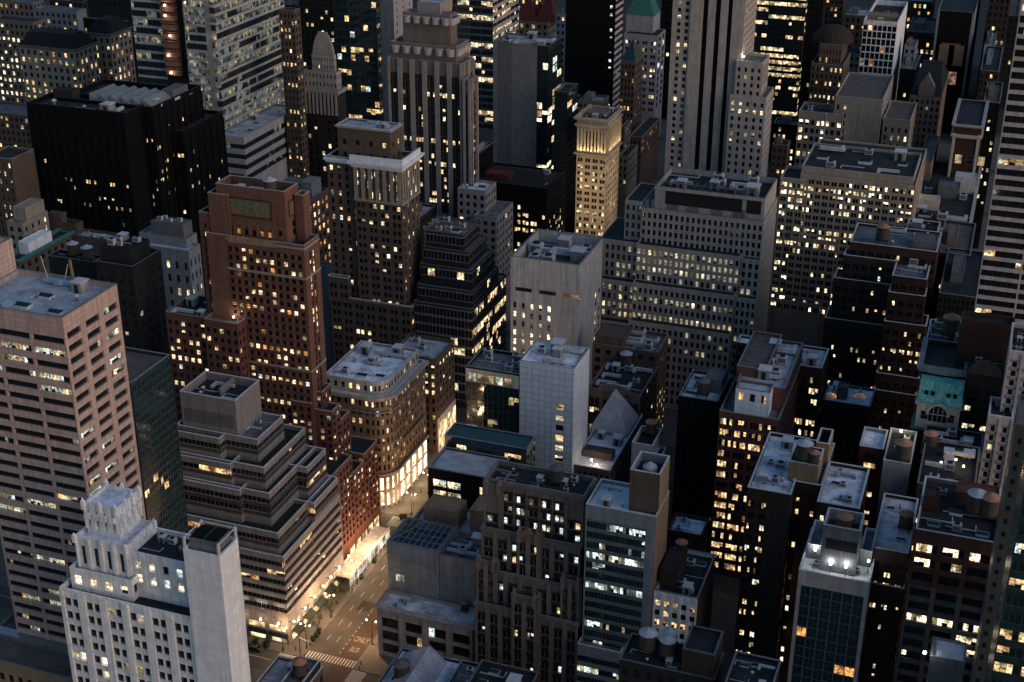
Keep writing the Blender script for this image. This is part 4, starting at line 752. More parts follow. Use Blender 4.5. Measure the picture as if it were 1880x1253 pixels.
# glass towers at the right edge
Rg = Bld('grey_curtain_tower', 'smooth grey curtain wall tower rising along the lower right edge', 'the smooth grey tower', ('smoothgrey', 'grey'), roof='mid', cop='midgrey')
wq = aty(1880, 640, 285)
wq = aty(1849, 880, 285); rg = Rg.tier(285, x0=wq[0], x1=wq[0]+9, z=aty(1868, 780, 285)[2], y1=300, f=S(fp=26, bay=2.2, wf=.4, hf=.4, lit=.02, rec=.08, top=2, glass=GT, mi=0), par=1.0)
Rh = Bld('corner_glass_tower', 'blue glass tower with wide lit office floors in the lower right corner', 'the corner glass tower', ('darkteal', 'rust'), roof='mid', cop='grey')
wh_ = aty(1880, 1000, 238)
rh = Rh.tier(238, x0=aty(1862, 1000, 238)[0], x1=aty(1862, 1000, 238)[0]+30, z=wh_[2]+45, y1=256, f=S(fp=40, bay=5, wf=.92, hf=.6, sl=.2, np=4, lit=.2, rec=.15, top=2, glass=GT, frame=FRM, pal=('warm', 'warm', 'cool')), par=1.0)
# --- striped tower upper right
Rt = Bld('banded_tower', 'tall grey tower with horizontal white bands at the upper right edge', 'the tall banded tower', ('pinkgrey', 'charcoal'), roof='mid')
wr = aty(1830, 300, 412)
rt_ = Rt.tier(412, x0=wr[0], x1=wr[0]+34, z=226, y1=440, f=S(fp=24.3, bay=10.5, wf=.955, hf=.64, sl=.18, np=7, lit=.2, rec=.45, top=2, pal=('warm', 'cream', 'green'), fvar=1, zv=30), par=1.0)
# reds at (1730-1880, 560-620)
Bw = Bld('blank_brick_building', 'windowless dark brown brick building in front of the tall banded tower', 'the windowless brown building', ('darkred',), roof='dark', cop='darkred')
bw = Bw.tier(402, (1862, 600), L=1765, dy=7, f=BLANK, par=1.0)
# ================================================================== bottom edge roofs
B1 = Bld('corner_roof_building', 'low building with a blue grey roof beside the crosswalk at the bottom edge', 'the low building beside the crosswalk', ('brownbrick', 'charcoal'), roof='grey', cop='coping')
w1 = atz(594, 1224, 22); w0 = atz(499, 1218, 22)
b1 = B1.tier(w1[1]-19, x1=w1[0], x0=w0[0], z=22, y1=w1[1], f=S(fh=4, bay=3, lit=.1), par=.9)
b1p = B1.tier(b1.y0+.8, x1=b1.x1-.6, x0=b1.x0+(b1.x1-b1.x0)*.55, z=b1.z+2.2, y1=b1.y1-.6, zb=b1.deck-.1, f=S(blank=True, mi=1), par=.7, roof='mid')
B2 = Bld('blue_roof_building', 'low shop building with blue lit roofs at the bottom edge right of the avenue', 'the low blue roofed building', ('charcoal', 'bluegrey'), roof='pale', cop='steel')
w2 = atz(738, 1189, 18); b2 = B2.tier(w2[1]-22, x0=w2[0], x1=w2[0]+19, z=18, y1=w2[1], f=S(fh=4, bay=3, lit=.1), par=.8)
b2b = B2.tier(b2.y0-3, x0=b2.x1+.2, x1=-109, z=21, y1=b2.y1-3, f=S(fh=4, bay=3, lit=.1), par=.8, roof='mid')
hip = B2.part('hipped_roof', ROOF['grey']); hip.quad((b2.x0+1, b2.y0+1, b2.deck), (b2.x0+9, b2.y0+1, b2.deck+4.5), (b2.x0+9, b2.y1-1, b2.deck+4.5), (b2.x0+1, b2.y1-1, b2.deck)); hip.quad((b2.x0+9, b2.y0+1, b2.deck+4.5), (b2.x0+14, b2.y0+1, b2.deck), (b2.x0+14, b2.y1-1, b2.deck), (b2.x0+9, b2.y1-1, b2.deck+4.5)); hip.tri((b2.x0+1, b2.y1-1, b2.deck), (b2.x0+9, b2.y1-1, b2.deck+4.5), (b2.x0+14, b2.y1-1, b2.deck))
B3 = Bld('three_tank_building', 'black roofed building carrying three pale topped water tanks at the bottom edge', 'the black roofed three tank building', ('charcoal', 'darkbrown'), roof='dark', cop='midgrey')
b3 = B3.tier(268, (1312, 1249), L=1137, dy=11, f=S(fh=4, bay=3, lit=.1), par=.9)
b3b = B3.tier(268.6, x1=b3.x1-.5, x0=b3.x1-8.2, z=b3.z+6.5, y1=b3.y1-.6, zb=b3.deck-.1, f=S(blank=True, mi=1), par=.8)
B4 = Bld('courtyard_building', 'low building with green lit shop floor in front of the brown gothic loft tower', 'the green lit low building', ('darkbrown',), roof='dark', cop='midgrey')
b4 = B4.tier(264, x0=aty(880, 1250, 278)[0], x1=aty(985, 1250, 278)[0], z=30, y1=280, f=S(fh=4, bay=3, lit=.2), par=.8)
B6 = Bld('metal_shed_building', 'grey ribbed metal shed roof with a bright lamp at the bottom right', 'the grey metal shed', ('midgrey', 'steel'), roof='grey', cop='midgrey')
b6 = B6.tier(255, (1772, 1218), L=1708, y1=262, f=S(blank=True), par=.3)
B7 = Bld('dark_low_building', 'dark low roof left of the floodlit hotel tower at the bottom edge', 'the dark low roof', ('charcoal',), roof='dark', cop='copingdark')
b7 = B7.tier(262, (1416, 1275), L=1330, dy=13, f=S(fh=4, bay=4, lit=.1), par=.8)
# ================================================================== upper left
U3 = Bld('dark_brick_tower', 'near black brick tower with a machine topped roof behind the tan granite tower', 'the near black brick tower', ('charcoal', 'black'), roof='dark', cop='midgrey')
u3 = U3.tier(352, (292, 497), x0=aty(179, 516, 352)[0], dy=16, f=S(fp=20, bp=18, wf=.4, hf=.45, lit=.05, rec=.2, top=4, pal=('dim', 'green', 'cool')), par=1.0, x1=aty(248, 524, 352)[0])
U2 = Bld('twin_tank_building', 'black windowless building with two wooden water tanks behind the tan granite tower', 'the black twin tank building', ('charcoal',), roof='dark', cop='midgrey')
u2 = U2.tier(366, (185, 484), L=88, F=205, f=BLANK, par=1.0)
u2m = U3.roofbox(u3, .45, .5, (u3.x1-u3.x0)*.8, 11, 5.0, 'charcoal')
U1 = Bld('green_cornice_building', 'old brown building with a green copper cornice and a white roof box, left edge', 'the green cornice building', ('brownbrick',), roof='dark', cop='teal')
u1 = U1.tier(396, (33.5, 478), x0=aty(10, 474, 396)[0], F=129.6, f=S(fp=17, bp=14, wf=.45, lit=.1, top=2), r=S(fp=17, bay=4.2, wf=.45, hf=.6, lit=.12, top=2, pal=('warm', 'cream', 'cool')), par=.8)
U1.cornice(u1, u1.z-1.0, 1.2, 1.3, 'teal', 'copper_cornice'); U1.roofbox(u1, .3, .45, 9, 14, 4.5, 'white', 'white_housing')
U4 = Bld('brown_stone_building', 'old brown stone building with a tower block roof above the green cornice building', 'the old brown stone building', ('beige', 'brownstone'), roof='dark', cop='beige')
u4 = U4.tier(430, (41, 411), x0=aty(12, 408, 430)[0], F=87, f=S(fp=16, bay=4, lit=.1), r=S(fp=16, bay=4, wf=.3, lit=.15), par=1.2)
u4b = U4.roofbox(u4, .6, .6, 7, 12, 6, 'beige')
U5 = Bld('flat_brown_building', 'flat roofed dark brown building with a lit side in front of the black office block', 'the flat roofed brown building', ('brownbrick',), roof='grey', cop='brownbrick')
u5 = U5.tier(436, (200, 441.6), L=134, F=221, f=BLANK, r=S(fp=17, bay=4, lit=.3, pal=('warm', 'cream', 'cool')), par=1.0)
U6 = Bld('stepped_brick_building', 'dark brown brick building with a raised corner box beside the flat roofed one', 'the raised corner brick building', ('brownbrick',), roof='dark', cop='brownbrick')
u6 = U6.tier(448, (139, 413), L=86, F=152, f=BLANK, par=1.0)
U6.roofbox(u6, .2, .6, 8, 8, 4, 'brownbrick')
U7 = Bld('blank_brown_building', 'narrow brown building with a column of lit windows at the left edge', 'the narrow brown building', ('brownbrick', 'beige'), roof='dark', cop='beige')
u7 = U7.tier(455, (20, 293), x0=aty(-30, 285, 455)[0], F=62, f=S(fp=16, nb=5, wf=.3, lit=.7, pal=('cream', 'warm', 'warm'), fvar=.2), r=BLANK, par=1.0)
LG = Bld('light_grey_building', 'light grey painted building with small lit windows and a large roof cooler', 'the light grey building', ('bluegrey', 'midgrey'), roof='grey', cop='bluegrey')
lgs = S(fp=25, nb=6, wf=.38, hf=.55, sl=.2, lit=.62, rec=.3, top=2.4, pal=('cream', 'cream', 'warm'), fvar=.7)
lg1 = LG.tier(425, (342, 440), L=255, F=361, f=lgs, r=vary(lgs, nb=3, lit=.4), par=1.0)
lg2 = LG.tier(421, (346, 462), L=250, F=367, f=vary(lgs, top=3.5), r=vary(lgs, nb=3, lit=.3), par=.6)
lgb = LG.roofbox(lg1, .6, .5, 14, 8, 6, 'midgrey')
DK = Bld('black_office_block', 'massive black office block with scattered yellow windows, left of centre', 'the massive black office block', ('black', 'black', 'darkbrown'), roof='dark', cop='darkbrown')
dks = S(fp=15.4, bp=16, n=2, wf=.7, gap=.08, hf=.5, sl=.2, lit=.19, rec=.5, top=9, pal=('warm', 'warm', 'cream'), fvar=1, pier=1.0, pd=.5, zv=20)
dk = DK.tier(472, (228, 208), L=48.6, y1=492, f=dks, r=BLANK, par=2.0)
dkr = DK.tier(484, (279, 202), x0=dk.x1-2, F=369, f=vary(dks, bp=None, nb=3), r=vary(dks, bp=None, bay=5, lit=.16), par=2.0, z=dk.z-.3)
dkb = DK.tier(dkr.y0+12, x1=dkr.x1+6, x0=dkr.x1-8, z=dk.z-13, y1=dkr.y1+6, f=vary(dks, bp=None, bay=5), r=vary(dks, bp=None, bay=5, lit=.08), par=1.5)
dkt = DK.tier(dk.y0+13, x1=dk.x1-2, x0=dk.x0+6, z=dk.z-.5, y1=dkr.y1-5, f=BLANK, par=2)
sk = DK.part('sawtooth_skylight', wall_mat('skylight_glass', (.22, .24, .24), rough=.3))
for i in range(6):
    x = dk.x0+21+i*5.2; y0_, y1_ = dk.y0+14, dk.y0+32; z = dk.z-.6
    sk.quad((x, y0_, z+2.8), (x+4.6, y0_, z), (x+4.6, y1_, z), (x, y1_, z+2.8)); sk.quad((x, y1_, z), (x, y0_, z), (x, y0_, z+2.8), (x, y1_, z+2.8)); sk.tri((x, y0_, z), (x+4.6, y0_, z), (x, y0_, z+2.8))
DK.roofbox(dk, .16, .9, 10, 7, 4, 'darkbrown'); DK.roofbox(dkr, .8, .6, 9, 12, 4.5, 'midgrey')
# --- banded glass tower
TG = Bld('banded_glass_tower', 'tall glass tower with pale horizontal bands and a red construction hoist, top left', 'the tall banded glass tower', ('steel', 'pinkgrey', 'charcoal'), roof='mid', cop='pinkgrey')
tgs = S(fp=17.5, bay=1.8*4, wf=1, hf=.72, sl=.02, np=6, lit=.9, rec=.2, top=1, frame=FRM, glass=GT, pal=('teal', 'teal', 'teal'), mi=1, smi=1, fvar=.7, zv=40)
tg = TG.tier(585, (392, 0), L=238, F=519, f=[(0, .36, vary(tgs, lit=.35)), (.36, .62, S(blank=True, mi=2)), (.62, 1, tgs)], r=tgs, z=aty(392, 0, 585)[2]+60, par=1)
tgz = TG.tier(580, (372, 0), x0=tg.x0+(tg.x1-tg.x0)*.70, y1=590, z=tg.z-.5, f=tgs, r=BLANK, par=1, zb=0)
tgp = TG.tier(572, (447, 253), L=395, F=553, f=vary(tgs, fh=5, fp=None, hf=.45, lit=.05), r=vary(tgs, fp=None, fh=5.2, hf=.5, lit=.08), par=1.2, roof='grey')
ho = TG.part('construction_hoist', W['rust'])
hx0, hx1 = tg.x0+(tg.x1-tg.x0)*.40, tg.x0+(tg.x1-tg.x0)*.56
zz = 90
while zz < tg.z-2: ho.box(hx0, tg.y0-3.5, zz, hx1, tg.y0-.3, zz+2.6); ho.box(hx0-.5, tg.y0-4, zz+3.3, hx1+.5, tg.y0-.3, zz+3.6); zz += 4.4
hl_ = TG.part('hoist_lamp', lamp_mat('hoist_lamp', (1, .85, .6), 14))
for px_, py_ in ((302, 10), (303, 29), (312, 66), (309, 102), (314, 134), (340, 5)):
    w = aty(px_, py_, tg.y0-4.6); hl_.cyl(w[0], w[1], w[2]-.35, w[2]+.35, .4, .4, 8)
# --- ornate beige pair at the far left
for (nm, lab, ref, Y, Cc, L_, F_, roofc, lt_) in (
    ('arcade_building', 'ornate beige building with rows of lit windows under a dark mansard, far left', 'the ornate beige building', 640, (136, 92), 34, 176, 'charcoal', .5),
    ('arcade_building', 'ornate beige building with a dark mansard tucked beside the banded glass tower', 'the second ornate beige building', 668, (201, 64), 158, 240, 'charcoal', .45)):
    b_ = Bld(nm, lab, ref, ('gold', 'beige', 'charcoal'), roof='dark', cop='brownstone')
    s_ = S(fp=14.5, bp=11.5, wf=.45, hf=.6, sl=.2, lit=lt_, rec=.35, top=1.5, pal=('warm', 'amber', 'cream'), fvar=1, mi=1, smi=1, zv=20)
    t_ = b_.tier(Y, Cc, L=L_, F=F_, f=s_, r=s_, par=.3, cop=False)
    b_.cornice(t_, t_.z-1, 1.2, 1.3, 'brownstone')
    mp_ = b_.part('mansard_roof', W['charcoal']); i_ = 4.5; h_ = 7
    P4 = [(t_.x0, t_.y0), (t_.x1, t_.y0), (t_.x1, t_.y1), (t_.x0, t_.y1)]; Q4 = [(t_.x0+i_, t_.y0+i_), (t_.x1-i_, t_.y0+i_), (t_.x1-i_, t_.y1-i_), (t_.x0+i_, t_.y1-i_)]
    for k2 in range(4): j2 = (k2+1) % 4; mp_.quad((*P4[k2], t_.z+.2), (*P4[j2], t_.z+.2), (*Q4[j2], t_.z+h_), (*Q4[k2], t_.z+h_))
    mp_.quad(*[(*q, t_.z+h_) for q in Q4])
def back(name, label, ref, walls, Y, Cc, L_, F_, f, r=None, roof='dark', cop='copingdark', par=1.0, dz=0, **kw):
    b_ = Bld(name, label, ref, walls, roof=roof, cop=cop); z = aty(Cc[0], Cc[1], Y)[2]+dz
    t_ = b_.tier(Y, Cc, L=L_, F=F_, f=f, r=r, par=par, z=z, **kw); return b_, t_
ob = S(fp=13, bp=10, wf=.5, hf=.55, lit=.2, rec=.3, pal=('warm', 'cream', 'cool'), zv=20)
back('lit_office_building', 'low office building glowing with white lit windows at the far left edge', 'the glowing far left building', ('brownstone',), 720, (60, 42), -20, 84, vary(ob, bp=9, lit=.75, pal=('bright', 'cream', 'cream')), vary(ob, lit=.4))
back('dark_tower', 'black slab tower with three rows of lit windows at the top edge, far left', 'the black slab at the top left', ('black',), 760, (232, 40), 152, 236, vary(ob, bp=7, lit=.25, fvar=1), BLANK, dz=0)
back('grey_stepped_building', 'grey blue stepped rooftop building behind the ornate beige one', 'the grey stepped building', ('bluegrey', 'grey'), 780, (140, 22), 62, 158, vary(ob, lit=.25, mi=1), BLANK, roof='mid')
# --- domed building, brown tower, dark fillers, blue glass slab
DM, dm_ = back('domed_building', 'ornate stone building with a pale stepped dome and tall column windows', 'the domed stone building', ('darkbrown', 'limestone'), 640, (619, 168), 545, 634, S(fp=15, bp=12.5, wf=.42, hf=.55, lit=.32, rec=.35, top=15, pal=('cream', 'cream', 'warm'), zv=10))
dcol = DM.part('colonnade', W['limestone'])
for i in range(11):
    x = dm_.x0+.8+(dm_.x1-dm_.x0-1.6)*i/10; dcol.box(x-.5, dm_.y0-.8, dm_.z-13, x+.5, dm_.y0-.003, dm_.z-2)
DM.cornice(dm_, dm_.z-2, 2, 1.0, 'limestone')
d2_ = DM.tier(dm_.y0+3, x1=dm_.x1-1.5, x0=dm_.x0+3, z=dm_.z+9, y1=dm_.y1-1, zb=dm_.deck-.1, f=S(fh=4.4, nb=9, wf=.4, hf=.5, lit=.05, mi=1, smi=1, top=.5), par=.6)
d3_ = DM.tier(dm_.y0+5, x1=dm_.x1-3.5, x0=dm_.x0+7, z=dm_.z+17, y1=dm_.y1-2, zb=d2_.deck-.1, f=S(fh=3.8, nb=8, wf=.4, hf=.45, lit=.02, mi=1, smi=1, top=.5), par=.5)
zd = DM.part('stepped_dome', W['limestone']); cx_, cy2 = (d3_.x0+d3_.x1)/2, (d3_.y0+d3_.y1)/2; rx_ = (d3_.x1-d3_.x0)/2-.5; ry_ = (d3_.y1-d3_.y0)/2-.5
for i in range(8):
    q = math.cos(i/8*1.25); zd.box(cx_-rx_*q, cy2-ry_*q, d3_.z-.5+i*1.5, cx_+rx_*q, cy2+ry_*q, d3_.z-.5+(i+1)*1.5)
back('brown_tower', 'slender brown brick tower squeezed beside the banded glass tower', 'the slender brown tower', ('brownbrick',), 612, (540, 28), 512, 551, vary(ob, bp=7, lit=.35), vary(ob, lit=.3), dz=2)
back('dark_tower', 'dark tower with a column of lit windows behind the domed building', 'the dark tower behind the dome', ('darkbrown',), 720, (612, 4), 548, 618, vary(ob, bp=9, lit=.3, fvar=1), BLANK, dz=20)
BG, bg = back('blue_glass_slab', 'dark blue glass tower with a few lit floors left of the art deco tower', 'the dark blue glass tower', ('darkteal', 'charcoal'), 690, (690, 0), 614, 697, S(clear=1, fp=15, bay=8, wf=.97, hf=.8, np=3, lit=.13, rec=.1, glass=GT, frame=FRM, pal=('warm', 'warm', 'cool'), fvar=1, zv=20), vary(ob, bp=None, bay=7, wf=.9, np=2, lit=.3, glass=GT), dz=25)
back('grey_slab', 'pale grey slab tower with a blank wall between blue glass and art deco towers', 'the pale grey slab', ('bluegrey', 'pinkgrey'), 712, (722, 0), 689, 757, BLANK, S(fp=14, bay=9, wf=.14, hf=.5, lit=.02, mi=1, smi=1, zv=20), dz=25)
U8 = Bld('cooling_roof_building', 'dark lower building with roof coolers and lit side windows behind the orange brick tower', 'the cooler topped building', ('brownbrick', 'brownstone'), roof='dark', cop='midgrey')
u8 = U8.tier(505, (565, 372), L=500, F=603, f=S(fp=15, bay=4, lit=.3), r=S(fp=15.5, bay=4.2, wf=.5, hf=.6, lit=.5, pal=('warm', 'amber', 'cream'), top=2), par=1.2)
U8.roofbox(u8, .3, .5, 9, 12, 6, 'midgrey'); U8.roofbox(u8, .75, .6, 5, 9, 7, 'grey')
back('grey_narrow_building', 'narrow pale grey wall seen between the orange and corniced towers', 'the narrow pale wall', ('bluegrey',), 480, (599, 490), 575, 608, BLANK, BLANK, roof='mid')
# --- art deco tower
AD = Bld('art_deco_tower', 'tall brown grey art deco tower with a scalloped crown and vertical piers', 'the scalloped art deco tower', ('deco', 'darkbrown', 'brownstone'), roof='mid', cop='deco')
ads = S(fp=14.7, bp=22.5, n=3, wf=.72, gap=.05, hf=.6, sl=.2, lit=.15, rec=.4, top=6, pal=('cream', 'cream', 'warm'), fvar=1, pier=2.1, pd=.8, smi=1, mi=2, pmi=0, zv=30, ptop=1.5)
ad = AD.tier(552, (848, 118), L=711.5, F=868, f=ads, r=vary(ads, n=2), par=1.2)
ad2 = AD.tier(555, (837, 87), L=716.5, F=861, f=S(fh=13, bp=22, wf=.36, hf=.6, sl=.2, lit=.5, rec=.5, top=5, base=.5, pier=2.2, pd=.7, ptop=1.5, pal=('cream', 'warm', 'warm'), mi=2, pmi=0), r=S(fh=13, bp=22, wf=.36, hf=.6, lit=.3, rec=.5, top=5, pier=2.2, pd=.7, ptop=1.5, mi=2, pmi=0), zb=ad.deck-.1, par=1.0)
ad3 = AD.tier(559, (827, 29), L=739, F=836, f=S(fh=14, bp=21, wf=.4, hf=.7, sl=.1, lit=0, rec=.6, top=5, pier=2.0, pd=.7, ptop=1.5, mi=2, pmi=0), zb=ad2.deck-.1, par=1.0, dy=ad2.y1-ad2.y0-8)
ad4 = AD.tier(564, (808, 7), L=766, F=816, f=S(fh=4, bay=5, lit=0), zb=ad3.deck-.1, par=.6, dy=14, roof='grey')
for bb, n, zo in ((ad2, 6, 0), (ad3, 5, 0)):
    for i in range(n):
        x = bb.x0+(bb.x1-bb.x0)*(i+.5)/n; AD.part('scallop', W['pinkgrey'], True).cyl(x, bb.y0-.2, bb.z-4.2, bb.z-1.2, 1.5, 1.9, 10)
    for i in range(4):
        y = bb.y0+(bb.y1-bb.y0)*(i+.5)/4; AD.part('scallop', W['pinkgrey'], True).cyl(bb.x1+.2, y, bb.z-4.2, bb.z-1.2, 1.4, 1.8, 10)
adw = AD.tier(549, (864, 147), x0=aty(850, 146, 549)[0], y1=556, f=vary(ads, bp=None, nb=1, n=1, wf=.4), par=1.0)
adl1 = AD.tier(541, (891, 352), L=840, F=911, f=S(fp=14.5, bp=13, wf=.5, hf=.55, lit=.05, top=1.5, zv=20, rec=.3), par=1.0, roof='pale')
adl2 = AD.tier(536, (912, 400), L=870, F=942, f=S(fp=14.5, bp=13, wf=.5, hf=.55, lit=.05, top=1.5, zv=20, rec=.3), par=1.0)
adl3 = AD.tier(534, (800, 418), L=766, y1=552, f=S(blank=True), par=1.0, roof='grey')
# --- lit glass tower behind, grey slab with glass corner, low black building
LGt, lgt = back('lit_glass_tower', 'tall glass tower with glowing yellow floors behind the art deco tower', 'the glowing yellow glass tower', ('midgrey', 'pinkgrey'), 770, (905, 0), 818, 953, S(fp=13.6, bay=7.5, wf=.97, hf=.72, sl=.12, np=4, lit=.55, rec=.15, frame=FRM, glass=GT, pal=('cream', 'green', 'warm'), fvar=1, zv=20, mi=0, smi=0), S(fp=13.6, bay=7.5, wf=.97, hf=.5, sl=.2, np=5, lit=.7, rec=.15, pal=('cream', 'green', 'warm'), frame=FRM, fvar=.8, mi=1, smi=1, zv=20), dz=45)
T7 = Bld('grey_panel_tower', 'blue grey panel clad slab tower with a bright glass corner stair', 'the grey panel slab tower', ('slabgrey', 'charcoal', 'midgrey'), roof='dark', cop='midgrey')
t7 = T7.tier(655, (1007, 86), L=905, F=1032, f=[(0, .08, BLANK), (.08, .34, S(blank=True, mi=2)), (.34, .8, BLANK), (.8, 1, S(clear=1, fp=15, nb=2, wf=.94, hf=.85, sl=.08, lit=.28, rec=.15, top=4, glass=GT, pal=('bright', 'cool', 'cream'), mi=1, smi=1, zv=20, fvar=1))], r=S(clear=1, fp=15, nb=3, wf=.94, hf=.85, sl=.08, lit=.35, rec=.15, top=3, glass=GT, pal=('bright', 'cool', 'cream'), mi=1, smi=1, zv=20, fvar=1), par=2.0)
t7b = T7.tier(645, (1042, 170), L=1018, F=1062, f=S(clear=1, fp=15, nb=2, wf=.94, hf=.85, lit=.1, glass=GT, mi=1, smi=1, pal=('warm', 'cool', 'cream'), zv=20), par=1.0)
BLo = Bld('low_black_building', 'low black building with a grid of lit windows and a red box on its roof', 'the low black building', ('black', 'red'), roof='dark', cop='charcoal')
blo = BLo.tier(598, (1003, 347), L=868, F=1038, f=S(fp=14, bp=15, n=2, wf=.7, gap=.08, hf=.55, lit=.55, rec=.3, top=9, pal=('cream', 'warm', 'warm'), fvar=.7, zv=10), r=S(fp=14, bay=5, n=2, wf=.7, lit=.25, top=9, zv=10), par=.8)
BLo.roofbox(blo, .3, .3, 12, 10, 3.5, 'red')
hipb = BLo.part('hipped_roof', W['charcoal']); bb = blo
hipb.quad((bb.x0+1, bb.y0+.8, bb.deck), (bb.x1-1, bb.y0+.8, bb.deck), (bb.x1-6, bb.y0+14, bb.deck+4), (bb.x0+6, bb.y0+14, bb.deck+4))
# --- gold floodlit tower
GT_ = Bld('floodlit_gold_tower', 'slender gold stone tower with a floodlit colonnade under its cornice', 'the floodlit gold tower', ('gold',), roof='brown', cop='gold')
gts = S(fp=12.6, bp=13.5, n=2, wf=.66, gap=.08, hf=.56, sl=.2, lit=.26, rec=.4, top=19.5, pal=('cream', 'cream', 'warm'), fvar=1)
gt = GT_.tier(640, (1116, 221), L=1060, F=1140, f=gts, r=vary(gts, bp=None, bay=3.9, n=1, wf=.45), par=1.2)
gc = GT_.part('colonnade', W['gold'])
for i in range(9):
    x = gt.x0+.8+(gt.x1-gt.x0-1.6)*i/8; gc.box(x-.45, gt.y0-.7, gt.z-17, x+.45, gt.y0-.003, gt.z-5)
for i in range(9):
    y = gt.y0+.8+(gt.y1-gt.y0-1.6)*i/8; gc.box(gt.x1+.003, y-.45, gt.z-17, gt.x1+.7, y+.45, gt.z-5)
for i in range(8):
    x = gt.x0+.8+(gt.x1-gt.x0-1.6)*(i+.5)/8; GT_.wins.append((1.7, 9.5, -.2, win_states(GT_.R, 1, .3), ('cream', 'warm', 'warm'), FR, GD, (x-.85, gt.y0, gt.z-16), 0))
    y = gt.y0+.8+(gt.y1-gt.y0-1.6)*(i+.5)/8; GT_.wins.append((1.5, 9.5, -.2, win_states(GT_.R, 1, .1), ('cream', 'warm', 'warm'), FR, GD, (gt.x1, y-.75, gt.z-16), math.pi/2))
GT_.cornice(gt, gt.z-4.6, 1.6, 1.0, 'gold'); GT_.cornice(gt, gt.z-1.2, 1.3, 1.6, 'gold'); GT_.cornice(gt, gt.z-18.6, 1.0, 1.3, 'gold', 'ledge')
GT_.roofbox(gt, .5, .5, 9, 10, 2, 'brownstone')
# --- black tower with striped side, teal pyramid, mansard tower, small ones below
back('black_slab_tower', 'tall black tower with white striped side wall behind the gold tower', 'the tall black striped side tower', ('black', 'pinkgrey'), 800, (1131, 0), 1039, 1145, S(fp=15, nb=6, wf=.3, hf=.4, only=(5,), lit=.6, rec=.1, pal=('cool', 'cool', 'cream'), zv=10), S(fp=13, nb=1, wf=1, hf=.55, lit=.05, np=2, mi=1, smi=1, rec=.3, zv=10, fvar=0), dz=40)
TP, tp = back('pyramid_roof_tower', 'grey stone tower with a teal copper pyramid roof at the top edge', 'the teal pyramid roofed tower', ('pinkgrey', 'bluegrey'), 850, (1200, 31), 1150, 1212, S(fp=12.5, nb=3, n=2, wf=.6, gap=.1, hf=.5, lit=.45, rec=.3, top=12, pal=('cream', 'warm', 'warm'), zv=20), S(fp=12.5, bay=6, wf=.4, lit=.1, top=10, zv=20), par=.5)
tp2 = TP.tier(842, (1208, 66), L=1146, F=1222, f=S(fp=12.5, nb=4, n=2, wf=.6, gap=.1, hf=.5, lit=.3, rec=.3, top=3, pal=('cream', 'warm', 'warm'), zv=20), r=S(fp=12.5, nb=2, wf=.5, hf=.7, lit=.05, zv=20), par=.5)
pyr = TP.part('pyramid_roof', W['teal']); P4 = [(tp.x0, tp.y0), (tp.x1, tp.y0), (tp.x1, tp.y1), (tp.x0, tp.y1)]; apx = ((tp.x0+tp.x1)/2, (tp.y0+tp.y1)/2, tp.z+24)
for k2 in range(4): pyr.tri((*P4[k2], tp.z+.1), (*P4[(k2+1) % 4], tp.z+.1), apx)
BM, bm_ = back('mansard_brick_tower', 'brown brick tower with a dark green hipped roof in front of the teal pyramid', 'the dark hipped brick tower', ('brownbrick',), 770, (1166, 114), 1140, 1182, vary(ob, bp=6, lit=.25, pal=('amber', 'warm', 'warm')), vary(ob, lit=.12), par=.3)
hp = BM.part('hipped_roof', W['darkteal']); P4 = [(bm_.x0, bm_.y0), (bm_.x1, bm_.y0), (bm_.x1, bm_.y1), (bm_.x0, bm_.y1)]; apx = ((bm_.x0+bm_.x1)/2, (bm_.y0+bm_.y1)/2, bm_.z+11)
for k2 in range(4): hp.tri((*P4[k2], bm_.z+.1), (*P4[(k2+1) % 4], bm_.z+.1), apx)
back('brown_loft', 'brown loft building with warm lit side windows right of the gold tower', 'the brown loft right of the gold tower', ('brownbrick',), 735, (1178, 253), 1155, 1212, vary(ob, bp=8, lit=.2), vary(ob, bay=4, lit=.25, pal=('amber', 'warm', 'warm')))
back('beige_narrow_building', 'narrow beige building with a pale top floor close beside the gold tower', 'the narrow beige building', ('beige',), 690, (1152, 287), 1136, 1171, vary(ob, bp=9, lit=.05), vary(ob, bay=9, lit=.02))
back('brown_slim_building', 'slim brown office building rising between gold tower and brown loft', 'the slim brown building', ('brownstone',), 715, (1146, 236), 1138, 1159, vary(ob, bp=8, lit=.2), vary(ob, lit=.2))
# --- striped tower
ST = Bld('striped_stone_tower', 'tall beige stone tower with three black vertical stripes, upper centre right', 'the black striped stone tower', ('limestone', 'beige', 'black'), roof='mid', cop='limestone')
stw = S(fp=14.2, nb=2, wf=.45, hf=.55, sl=.2, lit=.15, rec=.35, top=1, pal=('cream', 'cream', 'warm'), zv=40, fvar=1)
stz = aty(1370, 0, 655)[2]+55
st_t = ST.tier(655, (1370, 0), L=1236, F=1392, z=stz, f=[(0, .045, BLANK), (.045, .26, stw), (.26, .43, BLANK), (.43, .5, S(blank=True, mi=2)), (.5, .60, BLANK), (.60, .67, S(blank=True, mi=2)), (.67, .77, BLANK), (.77, .83, S(blank=True, mi=2)), (.83, .90, BLANK), (.90, 1, BLANK)], r=S(fp=14.2, bay=4, wf=.4, lit=.05, zv=40))
stripe_piers = ST.part('pier', W['limestone'])
for a, c in ((.26, .43), (.5, .60), (.67, .77), (.83, 1.0)): stripe_piers.box(st_t.x0+(st_t.x1-st_t.x0)*a, st_t.y0-.9, 30, st_t.x0+(st_t.x1-st_t.x0)*c, st_t.y0-.003, st_t.z-1)
stq = S(fp=14.2, bp=13.5, n=1, wf=.4, hf=.55, sl=.2, lit=.16, rec=.35, top=2, pal=('cream', 'cream', 'warm'), zv=40, fvar=1)
